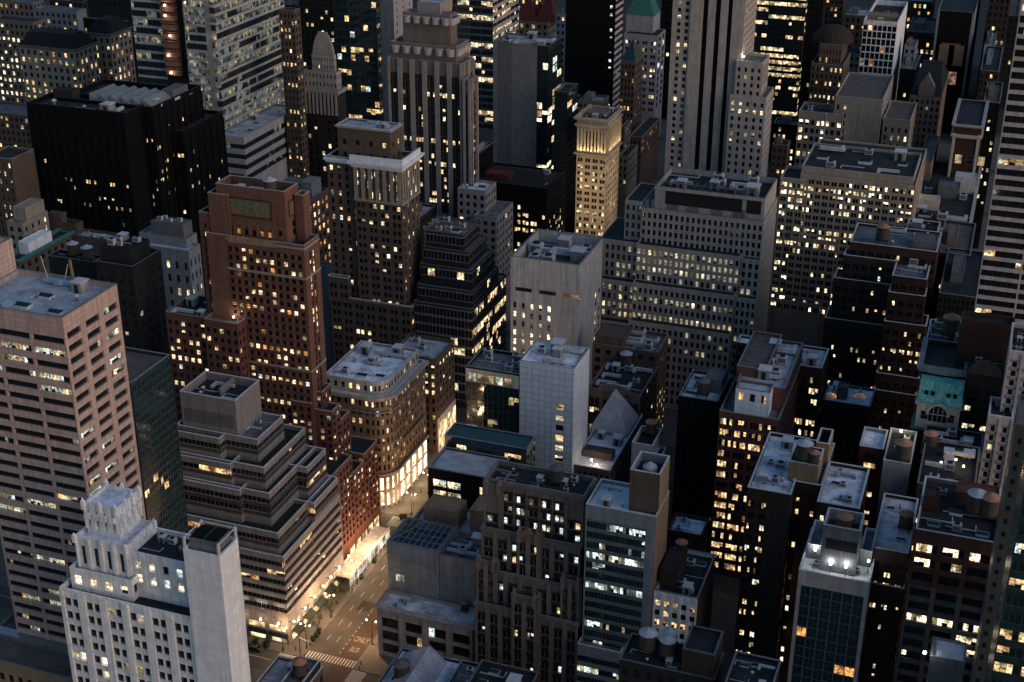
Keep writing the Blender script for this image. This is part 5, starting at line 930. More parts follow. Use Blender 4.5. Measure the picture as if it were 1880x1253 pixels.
st2 = ST.tier(652, (1401, 116), L=1352, F=1413, f=vary(stq, bp=None, nb=4), r=S(fh=12, bay=3, wf=.5, hf=.9, sl=.05, lit=0, zv=40), par=1.0)
st3 = ST.tier(650.4, (1407, 180), L=1340, F=1421, f=vary(stq, bp=None, nb=5), r=vary(stq, bp=None, bay=3.5, lit=.02), par=1.0)
# --- right of it: lit tower, dark towers, beige block with blank wall, lit beige block
back('lit_glass_tower', 'glass tower full of yellow lit floors right of the striped stone tower', 'the yellow lit glass tower on the right', ('charcoal', 'midgrey'), 830, (1481, 0), 1380, 1486, S(fp=12.6, bay=10, wf=.97, hf=.6, sl=.2, np=7, lit=.62, rec=.15, frame=FRM, glass=GT, pal=('cream', 'warm', 'green'), fvar=1, zv=20), dz=30)
back('dark_tower', 'black tower edge with almost no lit windows right of the yellow lit tower', 'the unlit black tower', ('black',), 815, (1512, 0), 1483, 1516, vary(ob, bp=9, lit=.04), BLANK, dz=30)
back('brown_tower', 'tall brown tower with sparse lit windows at the top edge, right of centre', 'the tall brown tower on the right', ('darkbrown',), 880, (1549, 0), 1516, 1555, vary(ob, bp=8, lit=.25), BLANK, dz=30)
AC_, ac_ = back('arcade_building', 'dark brown building with lit windows and a domed roof beside the white grid tower', 'the dark arched building', ('brownbrick', 'brownstone'), 770, (1548, 121), 1490, 1562, S(fp=13, bp=9, wf=.42, hf=.6, lit=.35, rec=.3, pal=('cream', 'warm', 'warm'), zv=20, fvar=1), par=1.0)
AC_.tier(ac_.y0+4, x1=ac_.x1-2, x0=ac_.x0+3, z=ac_.z+10, y1=ac_.y1-2, zb=ac_.deck-.1, f=S(fh=4.5, nb=7, wf=.4, lit=.5, pal=('warm', 'amber', 'warm'), top=2), par=.5)
rdm = AC_.part('domed_roof', W['darkbrown'])
cx_, cy2 = (ac_.x0+ac_.x1)/2, (ac_.y0+ac_.y1)/2
for i in range(6): a, c = i*math.pi/12, (i+1)*math.pi/12; rdm.cyl(cx_, cy2, ac_.z+9.5+9*math.sin(a), ac_.z+9.5+9*math.sin(c), 11*math.cos(a), 11*math.cos(c) if i < 5 else .3, 20)
WG, wg_ = back('white_grid_tower', 'white concrete grid tower with dark square windows, upper right', 'the white grid tower', ('white', 'pinkgrey'), 850, (1648, 41), 1586, 1667, S(fp=13.3, nb=7, wf=.84, hf=.84, sl=.06, lit=.12, rec=.5, top=2.0, pal=('warm', 'amber', 'cream'), zv=10), S(blank=True, mi=0), par=3.0, cop='coping')
WG.roofbox(wg_, .45, .3, 18, 10, 3, 'ochre')
L2 = Bld('blank_wall_block', 'stepped beige building with a tall blank wall and bright lit left windows', 'the blank walled beige block', ('beige', 'limestone', 'brownbrick'), roof='brown', cop='limestone')
l2s = S(fp=15, bp=9.3, wf=.62, hf=.6, sl=.2, lit=.42, rec=.3, top=3.5, pal=('bright', 'cream', 'cream'), fvar=1, zv=20)
l2b = L2.tier(705, (1621, 184), L=1534, F=1641, f=[(0, .3, vary(l2s, bp=None, nb=2, wf=.35, lit=.1)), (.3, 1, BLANK)], r=vary(l2s, bp=None, bay=6, wf=.3, lit=.3), par=1.0, roof='brown')
l2a = L2.tier(702, (1548, 211), L=1467, y1=720, f=[(0, .4, vary(l2s, bp=None, nb=3)), (.4, .72, vary(l2s, bp=None, nb=3)), (.72, 1, vary(l2s, bp=None, nb=2))], par=1.2, roof='dark')
l2c = L2.tier(708, (1672, 222), L=1622, F=1684, f=vary(l2s, bp=None, nb=4, wf=.35), par=1.0)
l2d = L2.tier(704, (1462, 322), L=1440, y1=716, f=vary(l2s, bp=None, nb=3, lit=.5, pal=('warm', 'amber', 'cream')), par=1.0)
pip = L2.part('drain_pipe', W['coping']); pip.box(l2a.x1-8.5, l2a.y0-.6, 40, l2a.x1-7.9, l2a.y0-.1, l2a.z-.2)
LB = Bld('lit_beige_block', 'wide beige office block with nearly every window lit and a glazed top floor', 'the brightly lit beige block', ('beige', 'limestone', 'ochre'), roof='dark', cop='limestone')
lbs = S(fp=13.5, bp=14.6, n=2, wf=.7, gap=.1, hf=.6, sl=.2, lit=.5, rec=.35, top=1.2, pal=('bright', 'cream', 'warm'), fvar=1, zv=20, cap=100)
lb_ = LB.tier(560, (1681, 343), L=1470, F=1702, f=lbs, r=vary(lbs, bp=None, bay=8, lit=.1), par=.6)
lbt = LB.tier(562, (1678, 327), L=1472, F=1692, f=S(fh=5.5, bay=4, wf=.86, hf=.72, np=2, lit=.75, top=1.0, rec=.3, pal=('cream', 'green', 'warm'), mi=0), zb=lb_.deck-.1, par=1.0)
lbl = LB.tier(558.5, (1478, 331), L=1433, y1=575, f=vary(lbs, bp=None, nb=3, lit=.55), par=1.0)
lbf = LB.tier(557.5, (1535, 445), L=1450, y1=562, f=vary(lbs, lit=.3), par=1.0)
lbg = LB.tier(556, (1505, 560), L=1425, y1=562, f=vary(lbs, lit=.12), par=1.0)
OC = Bld('ochre_box_building', 'windowless ochre brick block beside the brightly lit beige block', 'the ochre brick block', ('ochre',), roof='mid', cop='ochre')
oc_ = OC.tier(640, (1711, 300), L=1687, F=1725, f=BLANK, par=1.0)
RG = Bld('corniced_office_building', 'grey brown office building with a classical cornice and cluttered roof left of the banded tower', 'the grey corniced building', ('brownstone', 'limestone'), roof='dark', cop='limestone')
rgs = S(fp=17, bp=14, wf=.42, hf=.6, lit=.06, rec=.35, top=4, zv=20)
rg_ = RG.tier(575, (1778, 425), L=1664, F=1800, f=rgs, par=1.0)
RG.cornice(rg_, rg_.z-1.4, 1.4, 1.0, 'limestone'); RG.cornice(rg_, rg_.z-9, .8, .6, 'limestone', 'string_course')
RG.roofbox(rg_, .16, .3, 14, 8, 4, 'cream'); RG.roofbox(rg_, .55, .5, 9, 9, 5, 'midgrey'); RG.roofbox(rg_, .8, .6, 9, 8, 7, 'silver')
GBd, gbd = back('gabled_stone_building', 'brown gothic stone building with a pointed gable and lit office rows, upper right', 'the gabled gothic building', ('brownstone',), 765, (1728, 180), 1671, 1742, S(fp=13, bp=9.5, wf=.5, hf=.55, lit=.3, rec=.3, pal=('cream', 'cream', 'warm'), zv=20, fvar=1), par=.3)
gr = GBd.part('gabled_roof', W['charcoal']); gx0, gx1, gy0, gy1, gz = gbd.x0, gbd.x1, gbd.y0, gbd.y1, gbd.z+.1
gr.quad((gx0, gy0, gz), (gx1, gy0, gz), (gx1-3, (gy0+gy1)/2, gz+13), (gx0+3, (gy0+gy1)/2, gz+13)); gr.quad((gx1, gy1, gz), (gx0, gy1, gz), (gx0+3, (gy0+gy1)/2, gz+13), (gx1-3, (gy0+gy1)/2, gz+13)); gr.tri((gx1, gy0, gz), (gx1, gy1, gz), (gx1-3, (gy0+gy1)/2, gz+13)); gr.tri((gx0, gy1, gz), (gx0, gy0, gz), (gx0+3, (gy0+gy1)/2, gz+13))
gf = GBd.part('gable', W['brownstone']); xm = (gx0+gx1)/2; gf.prism([(xm-4, gy0-.4), (xm+4, gy0-.4), (xm+4, gy0+5), (xm-4, gy0+5)], gz-.2, gz+5); gf.tri((xm-4, gy0-.4, gz+5), (xm+4, gy0-.4, gz+5), (xm, gy0-.4, gz+12)); gf.quad((xm+4, gy0-.4, gz+5), (xm+4, gy0+5, gz+5), (xm, gy0+5, gz+12), (xm, gy0-.4, gz+12)); gf.quad((xm, gy0-.4, gz+12), (xm, gy0+5, gz+12), (xm-4, gy0+5, gz+5), (xm-4, gy0-.4, gz+5))
DBg, dbg = back('orange_crown_tower', 'dark grey tower with an orange and pink lit crown at the upper right', 'the orange crowned tower', ('bluegrey', 'midgrey', 'black'), 930, (1790, 24), 1722, 1806, [(0, .06, BLANK), (.06, .94, S(fp=12, nb=9, wf=.5, hf=.5, lit=.03, rec=.2, top=62, mi=2, smi=2, zv=10)), (.94, 1, BLANK)], BLANK, par=1.0)
po = DBg.part('crown_panel', W['rust']); po.box(dbg.x0+5, dbg.y0-.5, dbg.z-34, dbg.x1-6, dbg.y0-.003, dbg.z-20)
pi_ = DBg.part('lit_band', LITS['red']); pi_.box(dbg.x0+5, dbg.y0-.7, dbg.z-46, dbg.x1-6, dbg.y0-.003, dbg.z-38)
arcs = DBg.part('crown_arch', W['ochre'])
for fx in (.38, .64):
    x = dbg.x0+(dbg.x1-dbg.x0)*fx; arcs.prism([(x-4.6, dbg.y0-.9), (x+4.6, dbg.y0-.9), (x+4.6, dbg.y0-.51), (x-4.6, dbg.y0-.51)], dbg.z-33.9, dbg.z-21)
ON, on_ = back('ornate_narrow_building', 'narrow ornate brown building with three arched top windows and pale corner piers', 'the narrow ornate building', ('darkred', 'cream'), 650, (1803, 233), 1752, 1812, S(fp=15, nb=4, wf=.42, hf=.55, lit=.2, rec=.3, top=22, pal=('amber', 'warm', 'warm'), zv=10), BLANK, cop='limestone')
ap_ = ON.part('corner_pier', W['cream'])
for x in (on_.x0+.7, on_.x1-.7): ap_.box(x-.6, on_.y0-.5, 20, x+.6, on_.y0-.003, on_.z-4)
for i in range(3): ON.wins.append((3.0, 4.2, -.1, ('m',) if i != 1 else ('d',), ('amber', 'amber', 'warm'), FRL, GD, (on_.x0+2.3+i*5.0, on_.y0, on_.z-18), 0))
ON.cornice(on_, on_.z-6, 1.6, .9, 'cream'); ON.cornice(on_, on_.z-1, 1.2, 1.1, 'limestone')
# --- further small blocks filling the far streets at the top edge
far = [
 ('grey_low_block', 'small pale grey block just left of the black striped side tower', ('bluegrey',), 905, (1038, 26), 1021, 1044, .05),
 ('dark_low_block', 'dark brown low block with lit windows directly behind the gold tower', ('darkbrown',), 700, (1062, 178), 1030, 1066, .2),
 ('dark_low_block', 'low dark block with a stone housing left of the gold tower roof', ('brownstone',), 690, (1105, 188), 1062, 1118, .1),
 ('brown_low_block', 'brown block with many small lights behind the white grid tower, top right', ('darkbrown',), 960, (1720, 62), 1664, 1730, .3),
 ('grey_low_block', 'small grey block with square windows right of the white grid tower', ('bluegrey',), 880, (1681, 86), 1661, 1686, .1),
 ('brown_low_block', 'dark brown block in the shade right of the orange crowned tower', ('darkbrown',), 810, (1834, 132), 1800, 1842, .1),
 ('grey_low_block', 'pale grey stepped block beside the tall banded tower', ('bluegrey',), 905, (1824, 92), 1806, 1832, .05),
 ('dark_low_block', 'dark block with two bright windows between the ornate narrow building and the banded tower', ('black',), 720, (1836, 190), 1806, 1842, .2),
 ('dark_low_block', 'black low block behind the gabled gothic building', ('black',), 860, (1680, 128), 1652, 1692, .15),
 ('grey_low_block', 'low grey block with a pale roof left of the white grid tower', ('bluegrey',), 870, (1588, 100), 1552, 1592, .12),
 ('brown_low_block', 'brown block with a roof box at the top edge behind the dark arched building', ('brownbrick',), 990, (1592, 30), 1552, 1600, .25),
 ('dark_low_block', 'dark block with red tail lights glowing at the top right edge', ('charcoal',), 1010, (1870, 30), 1812, 1878, .1),
 ('dark_low_block', 'black block at the foot of the unlit black tower', ('black',), 720, (1478, 232), 1420, 1484, .35),
 ('brown_low_block', 'low brown block with orange windows left of the blank walled beige block', ('brownbrick',), 690, (1446, 268), 1418, 1452, .4),
 ('dark_low_block', 'long dark block below the art deco tower', ('black',), 610, (870, 290), 860, 905, .1),
 ('dark_low_block', 'black block at the top edge between banded glass and domed buildings', ('black',), 840, (560, 12), 500, 566, .2),
 ('brown_low_block', 'brown rooftop block at the very top left corner', ('brownstone',), 900, (60, 6), -30, 80, .3),
 ('dark_low_block', 'dark block peeking over the glowing far left building', ('darkbrown',), 850, (150, 4), 90, 160, .2),
 ('dark_low_block', 'dark back block between the corniced tower and art deco tower', ('darkbrown',), 530, (772, 400), 740, 800, .1),
 ('dark_low_block', 'dark block below the grey corniced building beside the banded tower', ('darkbrown',), 520, (1782, 470), 1722, 1792, .05),
 ('brown_low_block', 'brown block with lit windows at the top edge right of the art deco crown', ('brownbrick',), 1000, (990, -4), 940, 998, .3),
 ('dark_low_block', 'unlit block under the tall banded tower', ('charcoal',), 480, (1800, 548), 1724, 1812, .03),
]
for i, (nm, lab, wl_, Y, Cc, L_, F_, lt_) in enumerate(far):
    b_, t_ = back(nm, lab, 'far block %d' % i, wl_, Y, Cc, L_, F_, vary(ob, lit=lt_, bp=9), vary(ob, lit=lt_*.6), roof=('mid', 'dark', 'grey', 'brown')[i % 4])
    b_.roofbox(t_, .35, .5, (t_.x1-t_.x0)*.3, (t_.y1-t_.y0)*.4, 3.5, ('midgrey', 'brownstone', 'bluegrey')[i % 3])
for nm, lab, wl_, Y, Cc, L_, F_, lt_ in (
 ('dark_tower', 'dark tower wedged between the ornate beige pair and the banded glass tower', ('darkbrown',), 700, (262, 70), 226, 285, .2),
 ('brown_low_block', 'brown block under the ornate beige pair at the left edge', ('brownbrick',), 600, (70, 215), -40, 110, .3),
 ('dark_low_block', 'dark block at the top edge above the ornate beige pair', ('charcoal',), 980, (240, -10), 150, 262, .25),
 ('dark_tower', 'dark slab at the top edge between the grid tower and orange crowned tower', ('darkbrown',), 1020, (1712, 4), 1668, 1720, .25),
 ('brown_tower', 'dark brown tower at the top edge just left of the tall banded tower', ('darkbrown',), 960, (1856, -6), 1818, 1864, .15),
 ('dark_tower', 'dark slab filling the gap right of the teal pyramid roofed tower', ('black',), 900, (1246, -10), 1216, 1258, .05)):
    b_, t_ = back(nm, lab, 'far tower', wl_, Y, Cc, L_, F_, vary(ob, lit=lt_, bp=9), vary(ob, lit=lt_*.6), roof='mid')
# red gothic gables near the top edge
RGt = Bld('red_roofed_building', 'small gothic building with steep red tiled roofs at the top edge', 'the red roofed building', ('brownstone',), roof='dark')
rgt = RGt.tier(960, (1006, 42), L=952, dy=26, f=vary(ob, lit=.1), par=.3, cop=False)
rr_ = RGt.part('tiled_roof', W['red'])
for i, (fx, w_, h_) in enumerate(((.16, 9, 15), (.52, 6, 12), (.84, 8, 19))):
    x = rgt.x0+(rgt.x1-rgt.x0)*fx; y = (rgt.y0+rgt.y1)/2; z = rgt.z
    Pq = [(x-w_, y-w_*1.2), (x+w_, y-w_*1.2), (x+w_, y+w_*1.2), (x-w_, y+w_*1.2)]
    for k2 in range(4): rr_.tri((*Pq[k2], z), (*Pq[(k2+1) % 4], z), (x, y, z+h_))
# ================================================================== ground, streets and pavements
def sheet(name, x0, y0, x1, y1, z, mat, mb=None):
    m = mb or MB(); m.quad((x0, y0, z), (x1, y0, z), (x1, y1, z), (x0, y1, z)); return m
g = MB(); g.box(-2600, -300, -2, 1600, 4200, 0)
tag(g.build('ground', wall_mat('ground_asphalt', (.03, .03, .032), var=.4, scale=.1, streak=0)), kind='structure')
AX0, AX1 = -172.0, -156.0
asph = wall_mat('asphalt', (.072, .066, .062), var=.35, scale=.25, streak=0)
tag(sheet('road', AX0, 150, AX1, 1500, .004, asph).build('avenue_road', asph), kind='structure')
CROSS = [(213, 222), (290, 299.3), (374, 381.4), (453.5, 462), (533, 541.5), (613, 621.5), (693, 701), (773, 781), (853, 861), (933, 941)]
cm = MB()
for (a, b_) in CROSS:
    for (x0, x1) in ((-900, AX0), (AX1, 90)): cm.quad((x0, a, .004), (x1, a, .004), (x1, b_, .004), (x0, b_, .004))
tag(cm.build('cross_street_road', asph), kind='structure')
pav = wall_mat('pavement_concrete', (.12, .11, .10), var=.3, scale=.5, brick=(1.5, 1.5, .03, .7), streak=0)
pm_ = MB()
for (a, b_) in zip(CROSS[:-1], CROSS[1:]):
    for (x0, x1) in ((-900, AX0), (AX1, 90)): pm_.box(x0, a[1], .0, x1, b_[0], .15, bottom=False)
tag(pm_.build('pavement', pav), kind='structure')
red = wall_mat('bus_lane_red', (.066, .042, .038), var=.4, scale=.6, streak=0)
tag(sheet('', -162.3, 222, -156.2, 372, .008, red).build('bus_lane_road', red), kind='structure')
white = wall_mat('road_paint', (.5, .48, .45), var=.5, scale=1.5, streak=0); mk = MB(); zt_ = .012
def stripe(x0, y0, x1, y1): mk.quad((x0, y0, zt_), (x1, y0, zt_), (x1, y1, zt_), (x0, y1, zt_))
for i in range(17): x = -171.6+i*.95; stripe(x, 299.9, x+.45, 303.1)               # crosswalk over the avenue
for i in range(9): y = 293.6+i*.65; stripe(-179.4, y, -173.2, y+.32)                # crosswalks over the side streets
for i in range(9): y = 293.6+i*.65; stripe(-155.6, y, -151.0, y+.32)
for i in range(12): x = -171.6+i*1.3; stripe(x, 369.2, x+.6, 372.6)
for i in range(9): y = 374.6+i*.72; stripe(-179, y, -173.4, y+.36)
for x in (-169.1, -165.9):
    for k in range(24):
        y = 309.4+k*7.9-7.9*10
        if y > 305 or y < 285: stripe(x-.07, y, x+.07, y+3)
for k in range(60):
    y = 305+k*2.2
    if y < 368: stripe(-162.75, y, -162.45, y+.5)
stripe(-700, 295.1, -180.2, 295.3)
tag(mk.build('road_marking', white), kind='structure')
def road_text(s, x, y, size):
    c = bpy.data.curves.new('road_lettering', 'FONT'); c.body = s; c.size = size; c.align_x = 'CENTER'
    o = bpy.data.objects.new('tmp', c); me = bpy.data.meshes.new_from_object(o); bpy.data.objects.remove(o)
    me.materials.append(wall_mat('road_paint_worn', (.30, .28, .26), var=.8, scale=3, streak=0)); o = bpy.data.objects.new('road_marking', me); col.objects.link(o); o.location = (x, y, .0125); o.scale = (.62, 1.25, 1); o['kind'] = 'structure'
road_text('BUS', -159.2, 306.8, 2.7); road_text('ONLY', -159.2, 311.8, 2.9)
pt_ = MB(); pt_.quad((-167.5, 326.5, .01), (-163.2, 326.5, .01), (-163.2, 331.5, .01), (-167.5, 331.5, .01)); tag(pt_.build('road_patch', wall_mat('asphalt_patch', (.03, .028, .027), var=.4, streak=0)), kind='structure')
# ------------------------------------------------------------------ lamps that burn, and unseen lights added to them
def point(name, loc, e, c=(1, .68, .38), r=.25):
    d = bpy.data.lights.new(name, 'POINT'); d.energy = e; d.color = c; d.shadow_soft_size = r
    o = bpy.data.objects.new(name, d); col.objects.link(o); o.location = loc; return o
def spot(name, loc, to, e, c=(1, .8, .55), ang=70, r=.2):
    d = bpy.data.lights.new(name, 'SPOT'); d.energy = e; d.color = c; d.spot_size = math.radians(ang); d.spot_blend = .8; d.shadow_soft_size = r
    o = bpy.data.objects.new(name, d); col.objects.link(o); o.location = loc; o.rotation_euler = (Vector(to)-Vector(loc)).to_track_quat('-Z', 'Y').to_euler(); return o
BULB = lamp_mat('lamp_bulb', (1, .86, .62), 9); IRON = wall_mat('lamp_iron', (.03, .03, .03), rough=.5)
# floodlights bracketed on the terraced office
fl = C.part('floodlight', BULB, True); fb = C.part('floodlight_bracket', IRON, True)
LZ = 8.6
for y in (304.0, 311.3, 317.4, 323.3, 328.6, 334.5, 341.2):
    fl.cyl(c5.x1+1.6, y, LZ-.22, LZ+.22, .3, .3, 10); fb.bar((c5.x1+.02, y, LZ-.5), (c5.x1+1.6, y, LZ-.5), .2); spot('floodlight', (c5.x1+1.5, y, LZ+.6), (c5.x1-.4, y, LZ+14), 1700, ang=60); point('floodlight', (c5.x1+2.2, y, LZ-.6), 90)
for x in (-180.6, -186.6, -193):
    fl.cyl(x, c5.y0-1.6, LZ-.22, LZ+.22, .3, .3, 10); fb.bar((x, c5.y0-.02, LZ-.5), (x, c5.y0-1.6, LZ-.5), .2); spot('floodlight', (x, c5.y0-1.5, LZ+.6), (x, c5.y0+.4, LZ+14), 1700, ang=60); point('floodlight', (x, c5.y0-2.2, LZ-.6), 90)
# awnings and shop windows at its foot
aw_ = C.part('awning', wall_mat('awning_cloth', (.02, .03, .028)), True); sw = C.part('shop_window', lit_mat('shop_light', (1, .72, .40), 1.0, contrast=.5), True); sign = C.part('shop_fascia', W['darkteal'], True); mz_ = C.part('mezzanine_window', lit_mat('mezzanine_light', (1, .72, .36), .8, contrast=.6), True)
for k_ in range(6):
    y0_ = 305+k_*7.1
    if y0_ < 346: aw_.quad((c5.x1+.1, y0_, 4.3), (c5.x1+2.2, y0_, 3.3), (c5.x1+2.2, y0_+5.2, 3.3), (c5.x1+.1, y0_+5.2, 4.3)); aw_.quad((c5.x1+2.2, y0_, 3.3), (c5.x1+2.2, y0_, 2.8), (c5.x1+2.2, y0_+5.2, 2.8), (c5.x1+2.2, y0_+5.2, 3.3)); sw.quad((c5.x1+.05, y0_, .6), (c5.x1+.05, y0_+5.2, .6), (c5.x1+.05, y0_+5.2, 3.0), (c5.x1+.05, y0_, 3.0)); mz_.quad((c5.x1+.05, y0_, 4.6), (c5.x1+.05, y0_+5.4, 4.6), (c5.x1+.05, y0_+5.4, 6.4), (c5.x1+.05, y0_, 6.4))
for k_ in range(5):
    x1_ = c5.x1-1-k_*7
    sw.quad((x1_-5, c5.y0-.05, .7), (x1_, c5.y0-.05, .7), (x1_, c5.y0-.05, 2.2), (x1_-5, c5.y0-.05, 2.2)); sign.box(x1_-5.6, c5.y0-.5, 2.4, x1_+.6, c5.y0-.06, 4.1); mz_.quad((x1_-5.4, c5.y0-.05, 4.6), (x1_, c5.y0-.05, 4.6), (x1_, c5.y0-.05, 6.4), (x1_-5.4, c5.y0-.05, 6.4))
# glowing ground floor of the department store
dw = LT.part('display_window', lit_mat('display_light', (1, .80, .52), 2.9, (1, .62, .28), contrast=.8), True); col_ = LT.part('shop_column', W['beige'], True)
cxr, cyr, rr0 = lt.x1-6.5, lt.y0+6.5, 6.5
def arc_pts(r, n): return [(cxr+r*math.sin(a), cyr-r*math.cos(a)) for a in [i*math.pi/2/n for i in range(n+1)]]
ap2 = arc_pts(6.58, 5); runs = [((lt.x1-6.5-6.5*k_, lt.y0-.08), (lt.x1-6.5-6.5*(k_-1) if k_ else lt.x1-6.5, lt.y0-.08)) for k_ in (1, 2)]
runs += list(zip(ap2[:-1], ap2[1:])) + [((lt.x1+.08, lt.y0+6.5+5.2*k_), (lt.x1+.08, lt.y0+6.5+5.2*(k_+1))) for k_ in range(5)]
for (p, q) in runs:
    d_ = (q[0]-p[0], q[1]-p[1]); L_ = math.hypot(*d_); u_ = (d_[0]/L_, d_[1]/L_); n_ = (u_[1], -u_[0]); a_ = (p[0]+u_[0]*.5, p[1]+u_[1]*.5); b_ = (q[0]-u_[0]*.5, q[1]-u_[1]*.5)
    dw.quad((*a_, .9), (*b_, .9), (*b_, 6.0), (*a_, 6.0)); dw.quad((*a_, 7.0), (*b_, 7.0), (*b_, 11.6), (*a_, 11.6))
    col_.bar((p[0]+n_[0]*.3, p[1]+n_[1]*.3, .2), (p[0]+n_[0]*.3, p[1]+n_[1]*.3, 12.5), .8)
for (x, y) in ((-181, 381.6), (-177.6, 386), (-177.4, 394), (-177.4, 404), (-192, 380.6)): point('shop_glow', (x, y, 3.2), 500, (1, .72, .40), 1.0)
# storefront light on the brick tower and the white storey
swo = O.part('shop_window', lit_mat('shop_light', (1, .72, .40), 1.0), True)
for k_ in range(5): swo.quad((xs_+.06, 350+k_*4.7, .8), (xs_+.06, 353.6+k_*4.7, .8), (xs_+.06, 353.6+k_*4.7, 5), (xs_+.06, 350+k_*4.7, 5))
mwin = Mb.part('shop_window', lit_mat('shop_light', (1, .72, .40), 1.0), True)
for k_ in range(4): mwin.quad((mb_.x1+.36, mb_.y0+1+k_*4.4, 1), (mb_.x1+.36, mb_.y0+4.4+k_*4.4, 1), (mb_.x1+.36, mb_.y0+4.4+k_*4.4, 12), (mb_.x1+.36, mb_.y0+1+k_*4.4, 12))
for y in (415, 431, 440): point('shop_glow', (-176.5, y, 4), 700, (1, .76, .46), 1)
# gold tower floodlights on the ledge, then added wash spots
for i in range(8):
    x = gt.x0+.8+(gt.x1-gt.x0-1.6)*(i+.5)/8; y = gt.y0+.8+(gt.y1-gt.y0-1.6)*(i+.5)/8
    spot('floodlight', (x, gt.y0-1.5, gt.z-17.2), (x, gt.y0-.2, gt.z-6), 520, (1, .72, .36), 110); spot('floodlight', (gt.x1+1.5, y, gt.z-17.2), (gt.x1+.2, y, gt.z-6), 480, (1, .72, .36), 110)
for z in (18, 34, 50):
    spot('floodlight', (gt.x0+8, gt.y0-26, z-6), (gt.x0+8, gt.y0, z), 4200, (1, .70, .40), 90, 1); spot('floodlight', (gt.x1+20, (gt.y0+gt.y1)/2, z-6), (gt.x1, (gt.y0+gt.y1)/2, z), 2600, (1, .70, .40), 90, 1)  # unseen spots added to wash the lower facade, no fixtures stand there
# roof lamps: hotel terrace, patio by the pyramid, metal shed, garden roof
def roof_lamp(x, y, z0, h, e, c, label, strength=30):
    t = empty('roof_lamp', (x, y, z0), label, 'lamp', 'lamps lit on the roofs'); p = MB(); p.cyl(0, 0, 0, h, .08, .06, 8); p.build('post', IRON, t)
    b_ = MB(); b_.cyl(0, 0, h, h+.45, .28, .28, 10); b_.build('bulb', lamp_mat('roof_bulb_%d' % strength, c, strength*.5), t); point('roof_lamp', (x, y, z0+h+.75), e, c); return t
WHT = (.95, 1, .93)
for (fx, fy, h, wd) in ((.16, .34, 3.2, 'left end of'), (.42, .14, 2.6, 'middle of'), (.64, .12, 2.8, 'middle right of'), (.93, .3, 3.4, 'right end of')):
    roof_lamp(ht.x0+(ht.x1-ht.x0)*fx, ht.y0+(ht.y1-ht.y0)*fy, ht.deck, h, 130, WHT, 'bright white post lamp at the %s the floodlit white roof terrace' % wd, 22)
roof_lamp(py.x0+(py.x1-py.x0)*.45, py.y0+3.5, py.deck, 1.6, 45, (1, .75, .5), 'warm lamp by the penthouse door on the patio beside the stone pyramid'); roof_lamp(py.x0+(py.x1-py.x0)*.62, py.y0+2.0, py.deck, 1.0, 45, (1, .7, .5), 'low warm lamp at the front edge of the pyramid patio')
roof_lamp(b6.x0-1.2, b6.y0-.5, b6.z-1.5, 2.2, 220, WHT, 'dazzling white lamp beside the grey metal shed, bottom right', 60)
for i, (fx, fy) in enumerate(((.35, .5), (.6, .62), (.75, .5))): roof_lamp(lo.x0+(lo.x1-lo.x0)*fx, lo.y0+(lo.y1-lo.y0)*fy, lo.deck, 1.0, 60, (1, .7, .35), '%s amber garden lamp on the low black roof behind the red topped warehouse' % ('left', 'middle', 'right')[i], 12)
roof_lamp(st2.x0+3, st2.y0+2, st2.deck, 2.5, 300, (1, .9, .75), 'bright lamp on the shoulder roof of the black striped stone tower', 40)
roof_lamp(f2_.x1-3, f2_.y0+3, f2_.deck, 2.2, 130, (1, .8, .5), 'small warm lamp on the roof of the red brick block', 25); roof_lamp(gy.x0+3, gy.y1-3, gy.deck, 2.0, 180, (1, .75, .42), 'warm lamp in the back corner of the plain grey rendered block', 25)
# ------------------------------------------------------------------ street lamps, signal, shed, planters, car, people
def street_lamp_proto():
    t = empty('street_lamp', (0, 0, 0), '', 'street lamp', 'street lamps along the avenue')
    m = MB(); m.cyl(0, 0, 0, 1.2, .28, .2, 12); m.cyl(0, 0, 1.2, 8.6, .13, .09, 10); m.build('post', IRON, t)
    for sx in (-1, 1):
        a = MB(); a.bar((0, 0, 8.3), (sx*1.5, 0, 8.9), .1); arm = a.build('arm', IRON, t); l_ = MB(); l_.cyl(sx*1.5, 0, 8.45, 8.8, .24, .14, 10); l_.build('lantern', lamp_mat('street_bulb', (1, .80, .5), 16), t)
    return t
proto = street_lamp_proto()
for i, (x, y, lab) in enumerate(((-172.8, 303.6, 'twin headed street lamp on the corner by the crosswalk'), (-173, 339, 'twin headed street lamp in front of the white lit shed'), (-173, 320, 'twin headed street lamp on the kerb outside the terraced office awnings'), (-173.2, 383.4, 'twin headed street lamp outside the round cornered store windows'), (-173.2, 398, 'second twin headed street lamp along the round cornered store'), (-178.9, 300.2, 'twin headed street lamp at the side street corner of the terraced office'), (-173, 425, 'twin headed street lamp before the white storefront up the avenue'), (-155.2, 312, 'added twin headed street lamp on the east kerb beside the bus lane lettering'), (-155.2, 333, 'added twin headed street lamp on the east kerb below the blank walled building'), (-155.2, 356, 'added twin headed street lamp on the east kerb by the modern black glass building'))):
    o = proto if i == 0 else copy_tree(proto); o.location = (x, y, .15); o['label'] = lab; point('street_lamp', (x+.2 if x < -160 else x-1.8, y, 8.2), 1150 if x < -160 else 2800, (1, .60, .30), .3)  # the east kerb lamps are added to light the road evenly
for (x, y) in ((-155, 330), (-155, 352), (-155, 308), (-155, 402), (-155, 440)): pass
for (x, y) in ((-164, 318), (-164, 352)): point('street_lamp', (x-8.5, y, 9), 2800, (1, .60, .30), .3)  # extra lights without posts, added to brighten the street
sg = empty('traffic_signal', (-173.3, 300.4, .15), 'traffic signal with a long pale mast arm at the crosswalk corner', 'traffic signal'); m = MB(); m.cyl(0, 0, 0, 6.2, .16, .11, 10); m.build('post', IRON, sg)
